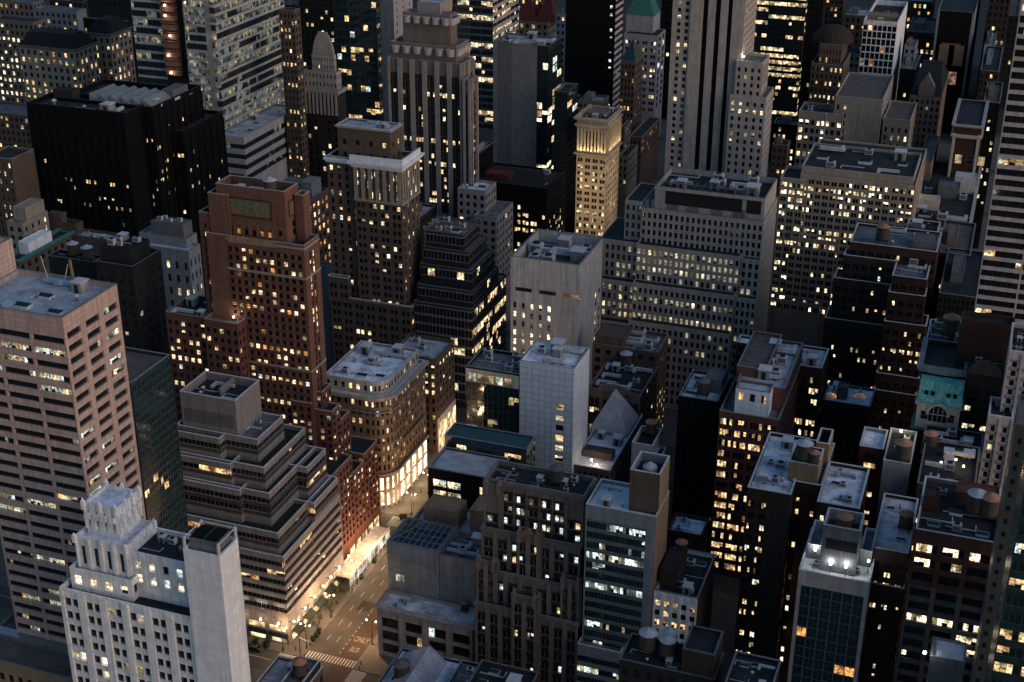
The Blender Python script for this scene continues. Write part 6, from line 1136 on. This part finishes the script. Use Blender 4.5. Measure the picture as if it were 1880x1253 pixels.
m = MB(); m.bar((0, 0, 6), (4.5, -1.5, 6.4), .16); m.build('mast_arm', W['silver'], sg); m = MB(); m.box(4.2, -1.8, 5.4, 4.6, -1.4, 6.3); m.build('signal_head', W['ochre'], sg)
sh = empty('sidewalk_shed', (-175.9, 350.3, .15), 'long white glowing sidewalk shed in front of the orange brick tower', 'sidewalk shed'); m = MB(); m.box(-2.9, -15.4, 4.5, 2.4, 15.4, 4.9); m.build('roof', wall_mat('shed_deck', (.62, .55, .48), var=.6, scale=.35, streak=0), sh)
m = MB(); m.box(2.36, -15.4, 4.91, 2.44, 15.4, 5.9); m.build('parapet', W['whiteplain'], sh)
m = MB(); m.box(2.2, -15.2, 1.2, 2.3, 15.2, 4.5); m.build('curtain', lit_mat('shed_curtain', (1, .9, .75), .5, contrast=.6), sh)  # the cloth glows by itself, light from behind is put into its material
for i in range(11):
    for sx in (2.42, -2.7): m = MB(); m.box(sx-.08, -15.3+i*3.05, 0, sx+.08, -15.14+i*3.05, 4.5); m.build('post', W['silver'], sh)
for y in (337, 341, 346, 351, 356, 361, 365): point('shed_light', (-178.4, y, 8.0), 75, (1, .80, .56), .3)
for y in (338, 348, 358): point('shed_light', (-172.2, y, 3.4), 300, (1, .80, .58), .3)
def planter_proto():
    t = empty('planter', (0, 0, 0), '', 'planter', 'planters along the kerb'); m = MB(); m.cyl(0, 0, 0, .8, .5, .65, 12); m.build('tub', W['charcoal'], t)
    R = random.Random(4); f_ = MB()
    for k_ in range(150):
        a, b2_, r = R.uniform(0, 6.28), R.uniform(-.6, 1.4), R.uniform(.3, .75); c = Vector((math.cos(a)*math.cos(b2_)*r, math.sin(a)*math.cos(b2_)*r, 1.15+.7*math.sin(b2_)*r*1.3)); u = Vector((R.uniform(-1, 1), R.uniform(-1, 1), R.uniform(-1, 1))).normalized()*.16; v = u.cross(Vector((R.uniform(-1, 1), R.uniform(-1, 1), R.uniform(-1, 1)))).normalized()*.12
        f_.quad(tuple(c-u), tuple(c+v), tuple(c+u), tuple(c-v))
    f_.build('shrub', wall_mat('shrub_leaf', (.035, .06, .022), var=.5, scale=3, streak=0), t); return t
pp = planter_proto()
for i, (x, y, lab) in enumerate(((-172.7, 307.5, 'round planter with a shrub nearest the crosswalk'), (-172.7, 309.5, 'second round planter from the crosswalk'), (-172.7, 311.4, 'third round planter from the crosswalk'), (-173.0, 342, 'shrub planter by the middle of the white shed'), (-173.0, 352, 'shrub planter near the far half of the white shed'), (-175.6, 379.9, 'left planter outside the round cornered store'), (-174.4, 380.3, 'right planter outside the round cornered store'), (-188, 299.9, 'planter on the side street by the terraced office'), (-184.5, 300, 'planter on the side street nearest the corner'))):
    o = pp if i == 0 else copy_tree(pp); o.location = (x, y, .15); o['label'] = lab; o.scale = (1.5, 1.5, 1.3) if i > 6 else (1.1, 1.1, 1.1)
def street_tree_proto():
    t = empty('street_tree', (0, 0, 0), '', 'tree', 'street trees outside the terraced office'); m = MB(); m.cyl(0, 0, 0, 2.2, .16, .1, 8)
    R = random.Random(9)
    for k_ in range(6): a = k_*1.05; m.bar((0, 0, 1.9), (math.cos(a)*1.0, math.sin(a)*1.0, 3.4), .07)
    m.build('trunk', W['wood'], t); f_ = MB(); cl = [(R.uniform(-1, 1), R.uniform(-1, 1), R.uniform(2.5, 4.6)) for _ in range(16)]
    for c0 in cl:
        for k_ in range(40):
            c = Vector(c0)+Vector((R.gauss(0, .3), R.gauss(0, .3), R.gauss(0, .28))); u = Vector((R.uniform(-1, 1), R.uniform(-1, 1), R.uniform(-1, 1))).normalized()*.17; v = u.cross(Vector((R.uniform(-1, 1), R.uniform(-1, 1), R.uniform(-1, 1)))).normalized()*.12
            f_.quad(tuple(c-u), tuple(c+v), tuple(c+u), tuple(c-v))
    f_.build('crown', wall_mat('tree_leaf', (.045, .06, .02), var=.5, scale=2, streak=0), t); return t
tp_ = street_tree_proto()
for i, (x, y, lab) in enumerate(((-174.6, 323, 'small street tree outside the middle awning of the terraced office'), (-174.6, 329.5, 'bushy street tree next to the near end of the white shed'), (-174.8, 316, 'small street tree between two awnings near the corner'), (-183.5, 300.6, 'side street tree nearest the corner lamp'), (-191, 300.6, 'side street tree behind the parked car'))):
    o = tp_ if i == 0 else copy_tree(tp_); o.location = (x, y, .15); o.rotation_euler.z = i*1.3; o['label'] = lab; s_ = (.8, 1.05, .7, .8, .75)[i]; o.scale = (s_, s_, s_)
ca = empty('parked_car', (-187, 297.9, .004), 'dark parked car on the side street beside the terraced office', 'car')
m = MB(); prof = [(-2.25, .35), (2.2, .35), (2.25, .75), (1.3, .9), (.7, 1.42), (-1.0, 1.45), (-1.75, .95), (-2.25, .85)]
n = len(prof); m.v += [(x, -.85, z) for x, z in prof]+[(x, .85, z) for x, z in prof]; m.f += [tuple(range(n)), tuple(range(2*n-1, n-1, -1))]+[(i, n+i, n+(i+1) % n, (i+1) % n) for i in range(n)]; m.m += [0]*(n+2); m.build('body', wall_mat('car_paint', (.02, .02, .024), rough=.25, spec=.6), ca)
for sx in (-1.4, 1.4):
    for sy in (-.86, .7):
        m = MB(); nn = 14
        for k_ in range(nn): a = k_*6.2832/nn; m.v += [(sx+.33*math.cos(a), sy, .33+.33*math.sin(a)), (sx+.33*math.cos(a), sy+.18, .33+.33*math.sin(a))]
        m.f += [(2*k_, 2*((k_+1) % nn), 2*((k_+1) % nn)+1, 2*k_+1) for k_ in range(nn)]+[tuple(2*k_ for k_ in range(nn-1, -1, -1)), tuple(2*k_+1 for k_ in range(nn))]; m.m += [0]*(nn+2); m.build('wheel', W['charcoal'], ca)
m = MB(); m.quad((.72, -.865, 1.36), (-.95, -.865, 1.38), (-1.55, -.865, .98), (1.2, -.865, .95)); m.quad((1.28, -.75, .93), (1.28, .75, .93), (.72, .7, 1.4), (.72, -.7, 1.4)); m.build('window', GD, ca)
for sy in (-.6, .6): m = MB(); m.box(2.2, sy-.15, .6, 2.28, sy+.15, .75); m.build('headlight', W['silver'], ca)
def person_mesh(stride, arm):
    J = {'pelvis': (0, 0, .95), 'chest': (0, 0, 1.35), 'neck': (0, 0, 1.5), 'head': (0, .02, 1.66), 'lk': (-.09, stride*.5, .5), 'lf': (-.09, stride, .06), 'rk': (.09, -stride*.3, .5), 'rf': (.09, -stride, .06), 'ls': (-.2, 0, 1.4), 'le': (-.26, -arm*.4, 1.12), 'lh': (-.25, -arm, .88), 'rs': (.2, 0, 1.4), 're': (.26, arm*.4, 1.12), 'rh': (.25, arm, .88), 'ltoe': (-.09, stride+.18, .04), 'rtoe': (.09, -stride+.18, .04)}
    K = list(J); E = [('pelvis', 'chest'), ('chest', 'neck'), ('neck', 'head'), ('pelvis', 'lk'), ('lk', 'lf'), ('lf', 'ltoe'), ('pelvis', 'rk'), ('rk', 'rf'), ('rf', 'rtoe'), ('chest', 'ls'), ('ls', 'le'), ('le', 'lh'), ('chest', 'rs'), ('rs', 're'), ('re', 'rh')]
    Rr_ = dict(pelvis=.15, chest=.17, neck=.06, head=.11, lk=.075, rk=.075, lf=.05, rf=.05, ltoe=.04, rtoe=.04, ls=.075, rs=.075, le=.05, re=.05, lh=.04, rh=.04)
    me = bpy.data.meshes.new('person'); me.from_pydata([J[k_] for k_ in K], [(K.index(a), K.index(b_)) for a, b_ in E], [])
    o = bpy.data.objects.new('tmp', me); col.objects.link(o); sk_ = o.modifiers.new('skin', 'SKIN'); o.modifiers.new('sub', 'SUBSURF').levels = 1
    for i, k_ in enumerate(K): me.skin_vertices[0].data[i].radius = (Rr_[k_],)*2
    me.skin_vertices[0].data[0].use_root = True
    dg = bpy.context.evaluated_depsgraph_get(); out = bpy.data.meshes.new_from_object(o.evaluated_get(dg)); bpy.data.objects.remove(o)
    sk = wall_mat('skin', (.4, .26, .2), streak=0, var=.05); cloths = [wall_mat('cloth_%d' % i, c, streak=0) for i, c in enumerate(((.02, .02, .025), (.10, .05, .04), (.05, .06, .09), (.25, .24, .22)))]
    out.materials.clear(); return out, sk, cloths
bases = [person_mesh(s_, a_) for s_, a_ in ((.3, .18), (.12, .08), (.04, .03))]
PMESH = {}
def person(x, y, rz, kind, cloth, lab):
    key = (kind, cloth)
    if key not in PMESH:
        me = bases[kind][0].copy(); me.materials.append(bases[kind][2][cloth]); me.materials.append(wall_mat('trousers', (.025, .025, .03), streak=0)); me.materials.append(bases[kind][1])
        for p in me.polygons: z = p.center.z; p.material_index = 2 if z > 1.52 or (abs(p.center.x) > .19 and z < .95 and z > .8) else (1 if z < .95 else 0)
        PMESH[key] = me
    o = bpy.data.objects.new('person', PMESH[key]); col.objects.link(o); o.location = (x, y, .15 if (x < AX0 or x > AX1) else .01); o.rotation_euler.z = rz
    tag(o, lab, 'person', 'people on the avenue')
for i, a in enumerate(((-166.2, 329.9, .3, 0, 0, 'lone person in dark clothes walking in the road by the dark patch'), (-174.3, 326.6, 3, 1, 0, 'person in black on the pavement by the middle awnings'), (-173.6, 322.2, .2, 0, 2, 'person in blue beside the kerb outside the awnings'), (-176.2, 314.6, 2.8, 2, 0, 'person in black standing near the corner shop window'), (-174.4, 314.0, 0, 1, 3, 'person in a pale top near the corner planters'), (-175.4, 301.4, 1.2, 2, 2, 'person in blue waiting at the crosswalk corner'), (-172.6, 334.6, 3, 0, 1, 'person in a brown coat by the kerb before the shed'), (-175.0, 333.0, 1.0, 1, 0, 'person in black at the near end of the shed'), (-173.6, 379.0, .4, 0, 0, 'person in black crossing toward the store corner'), (-172.9, 381.8, 2.9, 0, 1, 'person in brown outside the bright store windows'), (-174.9, 389, .1, 1, 2, 'person in blue passing the store windows'), (-173.8, 402, .1, 0, 0, 'person in black farther up the avenue pavement'), (-154.2, 301.8, 1.8, 2, 0, 'person in black on the far corner by the bus lane'), (-153.6, 299.6, .3, 0, 3, 'person in a pale top stepping off by the bus lane'), (-176.0, 398, 3.1, 2, 1, 'person in brown looking at the store windows'))): person(*a)
# ------------------------------------------------------------------ water tanks
def tank_mesh(cone):
    t = empty('water_tank', (0, 0, 0), '', 'water tank', 'water tanks on the roofs'); m = MB()
    m.cyl(0, 0, 1.6, 5.4, 2.0, 1.9, 24); tk = m.build('tank', wall_mat('tank_staves', (.085, .068, .058), brick=(.26, 30, .03, .5), streak=.3), t)
    for z in (2.0, 2.9, 3.8, 4.7): h_ = MB(); h_.cyl(0, 0, z, z+.08, 2.03, 2.03, 24, cap=False); h_.build('hoop', IRON, tk)
    m = MB(); m.cyl(0, 0, 5.38, 6.5, 2.2, .12, 24); m.build('conical_roof', W[cone], t); m = MB(); m.box(-2, -2, 1.3, 2, 2, 1.58); m.build('platform', W['charcoal'], t)
    for sx in (-1.5, 1.5):
        for sy in (-1.5, 1.5): l_ = MB(); l_.box(sx-.12, sy-.12, 0, sx+.12, sy+.12, 1.3); l_.build('leg', W['charcoal'], t)
    return t
wdef('tankrust', (.36, .19, .13)); wdef('tanksilver', (.40, .43, .47)); wdef('tankdark', (.12, .12, .125))
TP_ = {k_: None for k_ in ('tankrust', 'tanksilver', 'tankdark')}
def tank(px_, py_, box, cone, lab, s_=1.0, legs=0):
    z = box.deck; w_ = atz(px_, py_, z+(3.8+legs)*s_)
    x = min(max(w_[0], box.x0+2.2*s_), box.x1-2.2*s_); y = min(max(w_[1], box.y0+2.2*s_), box.y1-2.2*s_)
    if TP_[cone] is None: TP_[cone] = o = tank_mesh(cone)
    else: o = copy_tree(TP_[cone])
    o.location = (x, y, z); o.scale = (s_, s_, s_); o['label'] = lab
tank(134, 455, u2, 'tanksilver', 'left one of two grey wooden water tanks on the black windowless building', .95); tank(160, 462, u2, 'tanksilver', 'right one of two grey wooden water tanks on the black windowless building', .95)
tank(1621, 425, dba, 'tankrust', 'rust topped water tank at the back of the dark setback building', 1.15); tank(1151, 655, rd, 'tanksilver', 'grey coned water tank among white ducts on the arched brown loft', 1.1)
tank(1198, 778, tb, 'tankrust', 'rust topped dark water tank on the narrow grey block by the pyramid', .95); tank(1292, 708, dtk, 'tankdark', 'dark water tank on a frame on the black brick tank building', 1.0)
tank(1747, 594, tmd, 'tankrust', 'large rust topped water tank behind the turquoise mansard building', 1.35); tank(1794, 631, ba, 'tanksilver', 'grey water tank behind the curved gable brick building', 1.1)
tank(1467, 852, r2p, 'tanksilver', 'broad pale topped water tank on the large dark brick tank building', 1.1); tank(1505, 860, r2p, 'tankrust', 'slim rust topped water tank beside the broad pale topped one', .75)
tank(1549, 965, hb, 'tankrust', 'rust topped water tank sunk inside the hotel tower bulkhead', .95); tank(1669, 922, gy, 'tankrust', 'upper rust topped water tank behind the worn white roof', 1.15); tank(1664, 952, nb_, 'tankrust', 'lower rust topped water tank at the corner of the worn white roof', .9)
tank(1794, 918, rw, 'tanksilver', 'pale topped water tank on the red topped warehouse', 1.15); tank(1824, 926, rw, 'tankrust', 'rust topped water tank at the right of the red topped warehouse roof', 1.15); tank(1697, 803, lp, 'tankrust', 'rust topped water tank below the turquoise mansard front', .95)
tank(550, 1223, b1p, 'tankrust', 'rust topped water tank beside the crosswalk at the bottom edge', .95)
tank(1190, 1172, b3, 'tanksilver', 'left pale topped water tank on the black roof at the bottom edge', 1.05); tank(1231, 1166, b3, 'tanksilver', 'back right pale topped water tank on the black roof at the bottom', .95); tank(1226, 1184, b3, 'tanksilver', 'front right pale topped water tank on the black roof at the bottom', 1.0)
tank(1022, 868, g1, 'tankdark', 'black water tank at the back of the brown gothic loft roof', .95); tank(1256, 992, wsb, 'tankrust', 'small rust topped water tank behind the small white fronted building', .8); tank(868, 1089, k3, 'tankrust', 'small rust topped water tank in the corner of the low corner building roof', .55); tank(493, 342, oc, 'tanksilver', 'silver coned water tank inside the mosaic crown of the orange brick tower', 1.0); tank(738, 1228, b2, 'tankdark', 'black domed tank on the blue roofed building at the bottom edge', 1.1)
# cooling tower inside the frame of the blank shaft
ct_ = empty('cooling_tower', ((ab.x0+ab.x1)/2, (ab.y0+ab.y1)/2, ab.deck), 'square metal cooling tower on the blank shaft of the white turreted tower', 'cooling tower'); wct_ = (ab.x1-ab.x0)*.38
m = MB(); m.box(-wct_, -wct_*.8, 0, wct_, wct_*.8, 5.2); m.build('casing', W['steel'], ct_); m = MB(); m.box(-wct_*.98, -wct_*.78, 5.21, -.1, wct_*.78, 5.26); m.box(.1, -wct_*.78, 5.21, wct_*.98, wct_*.78, 5.26); m.build('fan_opening', W['black'], ct_)
# ------------------------------------------------------------------ machines on the roofs
def ac_proto():
    t = empty('air_conditioner', (0, 0, 0), '', 'air conditioner', 'air conditioners on the roofs'); m = MB(); m.box(-1.1, -.8, .25, 1.1, .8, 1.75); m.build('casing', W['silver'], t)
    m = MB(); m.cyl(0, 0, 1.751, 1.95, .62, .62, 16); m.build('fan', W['charcoal'], t)
    m = MB(); m.box(-.9, -.812, .5, .9, -.802, 1.5); m.build('grille', W['midgrey'], t)
    for sx in (-.9, .9): m = MB(); m.box(sx-.1, -.8, 0, sx+.1, .8, .25); m.build('skid', W['charcoal'], t)
    return t
def duct_proto():
    t = empty('roof_duct', (0, 0, 0), '', 'duct', 'metal ducts on the roofs'); m = MB(); m.box(-3, -.4, .5, 3, .4, 1.3); m.box(2.2, .41, .5, 3, 2.6, 1.3); m.build('trunking', W['silver'], t)
    for x in (-2.4, 0, 2.4): m = MB(); m.box(x-.1, -.35, 0, x+.1, .35, .5); m.build('support', W['charcoal'], t)
    return t
def vent_proto():
    t = empty('roof_vent', (0, 0, 0), '', 'roof vent', 'vents on the roofs'); m = MB(); m.cyl(0, 0, 0, 1.1, .35, .35, 12); m.build('pipe', W['steel'], t); m = MB(); m.cyl(0, 0, 1.12, 1.5, .62, .2, 12); m.build('cowl', W['silver'], t); return t
def sky_proto():
    t = empty('roof_skylight', (0, 0, 0), '', 'skylight', 'skylights on the roofs'); m = MB(); m.box(-1.5, -1, 0, 1.5, 1, .5); m.build('kerb', W['coping'], t); m = MB(); m.quad((-1.4, -.9, .505), (1.4, -.9, .505), (1.4, 0, .95), (-1.4, 0, .95)); m.quad((-1.4, 0, .95), (1.4, 0, .95), (1.4, .9, .505), (-1.4, .9, .505)); m.tri((1.4, -.9, .505), (1.4, .9, .505), (1.4, 0, .95)); m.tri((-1.4, .9, .505), (-1.4, -.9, .505), (-1.4, 0, .95)); m.build('glazing', GT, t); return t
def pipe_proto():
    t = empty('pipe_run', (0, 0, 0), '', 'pipe', 'pipes on the roofs'); m = MB(); m.bar((-3.4, 0, .35), (3.4, 0, .35), .22); m.build('pipe', W['silver'], t); m = MB(); m.bar((3.3, 0, .35), (3.3, 2.4, .35), .22); m.build('elbow', W['silver'], t)
    for x in (-2.6, 0, 2.6): m = MB(); m.box(x-.15, -.2, 0, x+.15, .2, .25); m.build('support', W['charcoal'], t)
    return t
def hatch_proto():
    t = empty('roof_hatch', (0, 0, 0), '', 'roof hatch', 'hatches on the roofs'); m = MB(); m.box(-1.3, -1.5, 0, 1.3, 1.5, 2.3); m.build('housing', W['greybrick'], t); m = MB(); m.box(-1.5, -1.7, 2.31, 1.5, 1.7, 2.5); m.build('cap', W['coping'], t); m = MB(); m.box(-.5, -1.56, 0, .5, -1.505, 1.95); m.build('door', W['charcoal'], t); return t
PR = {'pipe': [pipe_proto, None, 'thin silver pipe run'], 'roof hatch': [hatch_proto, None, 'small brick stair hatch'], 'air conditioner': [ac_proto, None, 'grey air conditioner'], 'duct': [duct_proto, None, 'silver metal duct'], 'roof vent': [vent_proto, None, 'round roof vent'], 'skylight': [sky_proto, None, 'low roof skylight']}
CELL = {(0, 0): 'front left', (1, 0): 'front', (2, 0): 'front right', (0, 1): 'left side', (1, 1): 'middle', (2, 1): 'right side', (0, 2): 'back left', (1, 2): 'back', (2, 2): 'back right'}
def machines(b, box, n, seed, kinds=('air conditioner', 'air conditioner', 'duct', 'roof vent', 'skylight'), part_of='roof', s0=1.0, avoid=()):
    machines_(b, box, n, seed, kinds, part_of, s0, avoid)
    machines_(b, box, max(1, n//2+1), seed+500, ('pipe', 'roof hatch', 'pipe'), part_of.replace('penthouse well', 'well').replace('lower left', 'left').replace('lower right', 'right').replace('right wing roof', 'right wing').replace('machine house', 'top').replace('cooler housing', 'housing'), s0*.9, avoid)
def machines_(b, box, n, seed, kinds=('air conditioner', 'air conditioner', 'duct', 'roof vent', 'skylight'), part_of='roof', s0=1.0, avoid=()):
    R = random.Random(seed); cells = [c for c in CELL if c not in avoid]; R.shuffle(cells); W_, D_ = box.x1-box.x0, box.y1-box.y0
    for c in cells[:n]:
        kd = R.choice(kinds); p = PR[kd]; s_ = s0*R.uniform(.85, 1.25)*(1 if min(W_, D_) > 11 else .7)
        x = box.x0+1.8+(W_-3.6)*(c[0]+R.uniform(.3, .7))/3; y = box.y0+1.6+(D_-3.2)*(c[1]+R.uniform(.3, .7))/3
        if p[1] is None: p[1] = o = p[0]()
        else: o = copy_tree(p[1])
        hx = 3.4*s_ if kd in ('duct', 'pipe') else 1.6*s_
        x = min(max(x, box.x0+.6+hx), box.x1-.6-hx) if W_ > 2*hx+1.4 else (box.x0+box.x1)/2
        o.location = (x, y, box.deck-.01); o.rotation_euler.z = R.choice((0, 0, math.pi)) if kd != 'air conditioner' else 0; o.scale = (s_, s_, s_*R.uniform(.9, 1.3))
        o['label'] = '%s on %s, %s of its %s' % (p[2], b.ref, CELL[c], part_of)
A_ = ('air conditioner',); AV = ('air conditioner', 'roof vent', 'air conditioner')
machines(A, a2b, 3, 1, AV); machines(Bt, bt, 4, 2, ('roof vent', 'roof vent', 'skylight'), avoid=((0, 1), (0, 2))); machines(C, cpn, 4, 3, ('duct', 'air conditioner', 'roof vent'), 'penthouse well', avoid=((1, 1), (2, 2)))
machines(C, c1, 2, 4, ('air conditioner', 'duct'), 'top terrace', s0=.6, avoid=((0, 0), (1, 0), (0, 1), (1, 1), (0, 2), (1, 2))); machines(O, oc, 4, 5, ('duct', 'air conditioner'), 'crown', avoid=((1, 1),)); machines(Fw, f2_, 3, 6); machines(Fw, f1, 3, 66, part_of='left roof')
machines(LT, lta, 8, 7, ('air conditioner', 'duct', 'skylight', 'roof vent', 'air conditioner'), s0=1.1); machines(Mb, mb_, 5, 8, AV); machines(Wt, wt, 3, 9, ('roof vent',), 'terrace', avoid=((0, 1), (1, 1), (2, 1), (0, 2), (1, 2))); machines(Wt, wp, 3, 10, part_of='penthouse')
machines(Sg, s1, 5, 11); machines(K3, k3, 5, 12, ('air conditioner', 'duct', 'roof vent'), s0=.7); machines(K, kb, 5, 13, ('duct', 'air conditioner', 'skylight'), part_of='side roof', s0=.9); machines(K, kc, 3, 14, ('air conditioner', 'duct'), 'back roof', avoid=((0, 1), (1, 1), (2, 1)))
machines(G, g1, 6, 15, ('air conditioner', 'roof vent', 'skylight'), avoid=((1, 2),)); machines(GG, gg, 3, 16, ('roof vent',), avoid=((1, 1), (2, 0), (2, 1), (2, 2), (1, 2))); machines(Ws, wsb, 5, 17, ('skylight', 'roof vent', 'air conditioner'), avoid=((0, 1), (0, 2))); machines(Rr, rr, 4, 18)
machines(PL, pl, 5, 19, A_); machines(WT, wtt, 4, 20, ('duct', 'air conditioner'), s0=1.25); machines(PY, py, 4, 21, ('skylight', 'duct', 'roof vent'), avoid=((0, 0), (1, 0), (1, 1), (1, 2), (2, 2), (0, 2))); machines(RD, rd, 7, 22, ('duct', 'duct', 'air conditioner'), avoid=((1, 1),), s0=1.15); machines(RE, re_, 6, 23, ('air conditioner', 'duct'), avoid=((0, 1), (0, 0)), s0=1.2)
machines(CT, ct, 7, 24, ('air conditioner', 'duct', 'air conditioner'), s0=1.9); machines(BB, bt5, 6, 25, ('air conditioner', 'duct'), s0=1.6); machines(RB, rb, 2, 26, ('roof vent', 'skylight'), 'terrace', avoid=tuple(c for c in CELL if c[1] > 0)); machines(RB, rbu, 6, 27, ('duct', 'duct', 'air conditioner'), 'upper roof', avoid=((0, 0), (0, 1), (0, 2)), s0=1.3)
machines(RC, rc, 4, 28, ('skylight', 'roof vent')); machines(DTk, dtk, 4, 29, ('skylight', 'air conditioner')); machines(DB, dba, 5, 30, ('roof vent', 'air conditioner', 'duct'), 'main roof', avoid=((0, 0), (1, 1))); machines(DB, dr1, 6, 31, ('duct', 'air conditioner', 'skylight'), 'right wing roof', s0=1.2); machines(LW, lw, 3, 32, ('skylight', 'roof vent'), avoid=((0, 0), (1, 1), (2, 1)))
machines(TMd, tmd, 5, 33, ('air conditioner', 'skylight'), s0=1.5, avoid=((1, 1), (1, 2))); machines(BA, ba, 4, 34, A_, s0=1.2); machines(R2, r2a, 6, 35, ('skylight', 'roof vent', 'air conditioner')); machines(R2, r2b, 7, 36, ('skylight', 'air conditioner', 'duct', 'roof vent'), 'right wing roof'); machines(Ht, ht, 3, 37, ('duct', 'air conditioner'), 'terrace', avoid=tuple(c for c in CELL if c[1] > 0), s0=.8)
machines(Rw, rw, 6, 38, ('air conditioner', 'air conditioner', 'skylight'), avoid=((2, 2), (0, 1), (1, 2))); machines(Nb, nb_, 4, 39, ('roof vent', 'skylight')); machines(Gy, gy, 4, 40, A_); machines(Lo, lo, 6, 41, ('skylight', 'air conditioner', 'duct')); machines(Lp, lp, 5, 42, ('duct', 'skylight', 'air conditioner')); machines(PD, pd_, 3, 43, A_, s0=.8); machines(PD, pdu, 4, 44, A_, 'upper roof')
machines(B1, b1, 3, 45, ('roof vent', 'skylight'), avoid=((1, 1), (2, 1), (2, 0), (2, 2))); machines(B2, b2b, 5, 46, ('air conditioner', 'skylight', 'roof vent')); machines(B3, b3, 4, 47, ('skylight', 'air conditioner', 'roof vent'), avoid=((2, 0), (2, 1), (1, 1), (1, 2))); machines(B4, b4, 3, 48, ('skylight',)); machines(B7, b7, 4, 49)
machines(U3, u2m, 5, 50, A_, 'machine house', s0=1.2); machines(U2, u2, 4, 51, ('roof vent', 'skylight')); machines(U4, u4, 3, 52); machines(U5, u5, 3, 53, ('roof vent', 'air conditioner')); machines(LG, lgb, 4, 54, A_, 'cooler housing', s0=1.1); machines(LG, lg1, 2, 55, A_); machines(DK, dkr, 5, 56, ('duct', 'air conditioner'), s0=1.6); machines(DK, dk, 3, 57, ('duct', 'roof vent'), 'left roof', s0=1.6, avoid=tuple(c for c in CELL if c[1] > 0))
machines(TG, tgp, 4, 58, ('roof vent', 'skylight'), 'podium roof'); machines(U8, u8, 5, 59, ('air conditioner', 'duct'), s0=1.4); machines(AD, adl1, 4, 60, ('skylight', 'roof vent'), 'lower right roof'); machines(AD, adl3, 3, 61, ('duct',), 'lower left roof', s0=1.2); machines(BLo, blo, 4, 62, A_); machines(T7, t7, 6, 63, ('duct', 'air conditioner'), s0=1.6); machines(GT_, gt, 4, 64, ('roof vent', 'air conditioner')); machines(RG, rg_, 7, 65, ('air conditioner', 'duct', 'skylight'), s0=1.5); machines(LB, lbt, 7, 67, ('duct', 'air conditioner', 'skylight'), s0=1.5); machines(L2, l2a, 4, 68, A_, 'left roof'); machines(WG, wg_, 3, 69, A_)
# window cleaning rig on the tan tower
rig = empty('cleaning_rig', (bt.x1-15, bt.y1-2.6, bt.deck), 'pale blue window cleaning rig with raised poles on the tan granite tower roof', 'cleaning rig')
m = MB(); m.box(-4.5, -.7, .4, 4.5, .7, 1.3); m.box(-1, -1.2, .3, 1.2, -.71, 1.7); m.build('cradle', wall_mat('rig_blue', (.3, .42, .5)), rig)
for (a_, b_) in (((-3.4, 0, 1.3), (-4.6, 0, 7)), ((1.6, 0, 1.3), (3.2, 0, 6))): m = MB(); m.bar(a_, b_, .18); m.build('pole', W['silver'], rig)
m = MB(); m.bar((4.3, 0, 1.0), (3.9, 0, 7.2), .5); m.build('davit', W['ochre'], rig)
for b in ALL: b.finish()
# ------------------------------------------------------------------ dusk light
w = bpy.data.worlds.new('World'); scene.world = w; w.use_nodes = True
nw = w.node_tree; bgn = nw.nodes.get('Background') or nw.nodes.new('ShaderNodeBackground')
sky = nw.nodes.new('ShaderNodeTexSky'); sky.sky_type = 'NISHITA'; sky.sun_disc = False
SUN_EL, SUN_AZ = math.radians(4.0), math.radians(108)      # low in the east-south-east, to the right of the view
sky.ozone_density = 2.7; sky.sun_elevation = SUN_EL; sky.sun_rotation = SUN_AZ; sky.altitude = 200; sky.dust_density = 1.0
nw.links.new(sky.outputs[0], bgn.inputs[0]); bgn.inputs[1].default_value = .125
sd = bpy.data.lights.new('sun', 'SUN'); so = bpy.data.objects.new('sun', sd); col.objects.link(so)
sd.energy = .40; sd.angle = math.radians(45); sd.color = (1, .91, .90)
sdir = Vector((math.sin(SUN_AZ)*math.cos(math.radians(30)), math.cos(SUN_AZ)*math.cos(math.radians(30)), math.sin(math.radians(30))))
so.rotation_euler = (-sdir).to_track_quat('-Z', 'Y').to_euler()
scene.view_settings.view_transform = 'Standard'; scene.view_settings.look = 'None'; scene.view_settings.exposure = .93; scene.view_settings.gamma = 1
scene.render.engine = 'CYCLES'; scene.cycles.use_denoising = True
scene.cycles.max_bounces = 4; scene.cycles.diffuse_bounces = 2; scene.cycles.glossy_bounces = 2; scene.cycles.transmission_bounces = 0; scene.cycles.volume_bounces = 0
scene.cycles.sample_clamp_indirect = 3; scene.cycles.use_light_tree = True
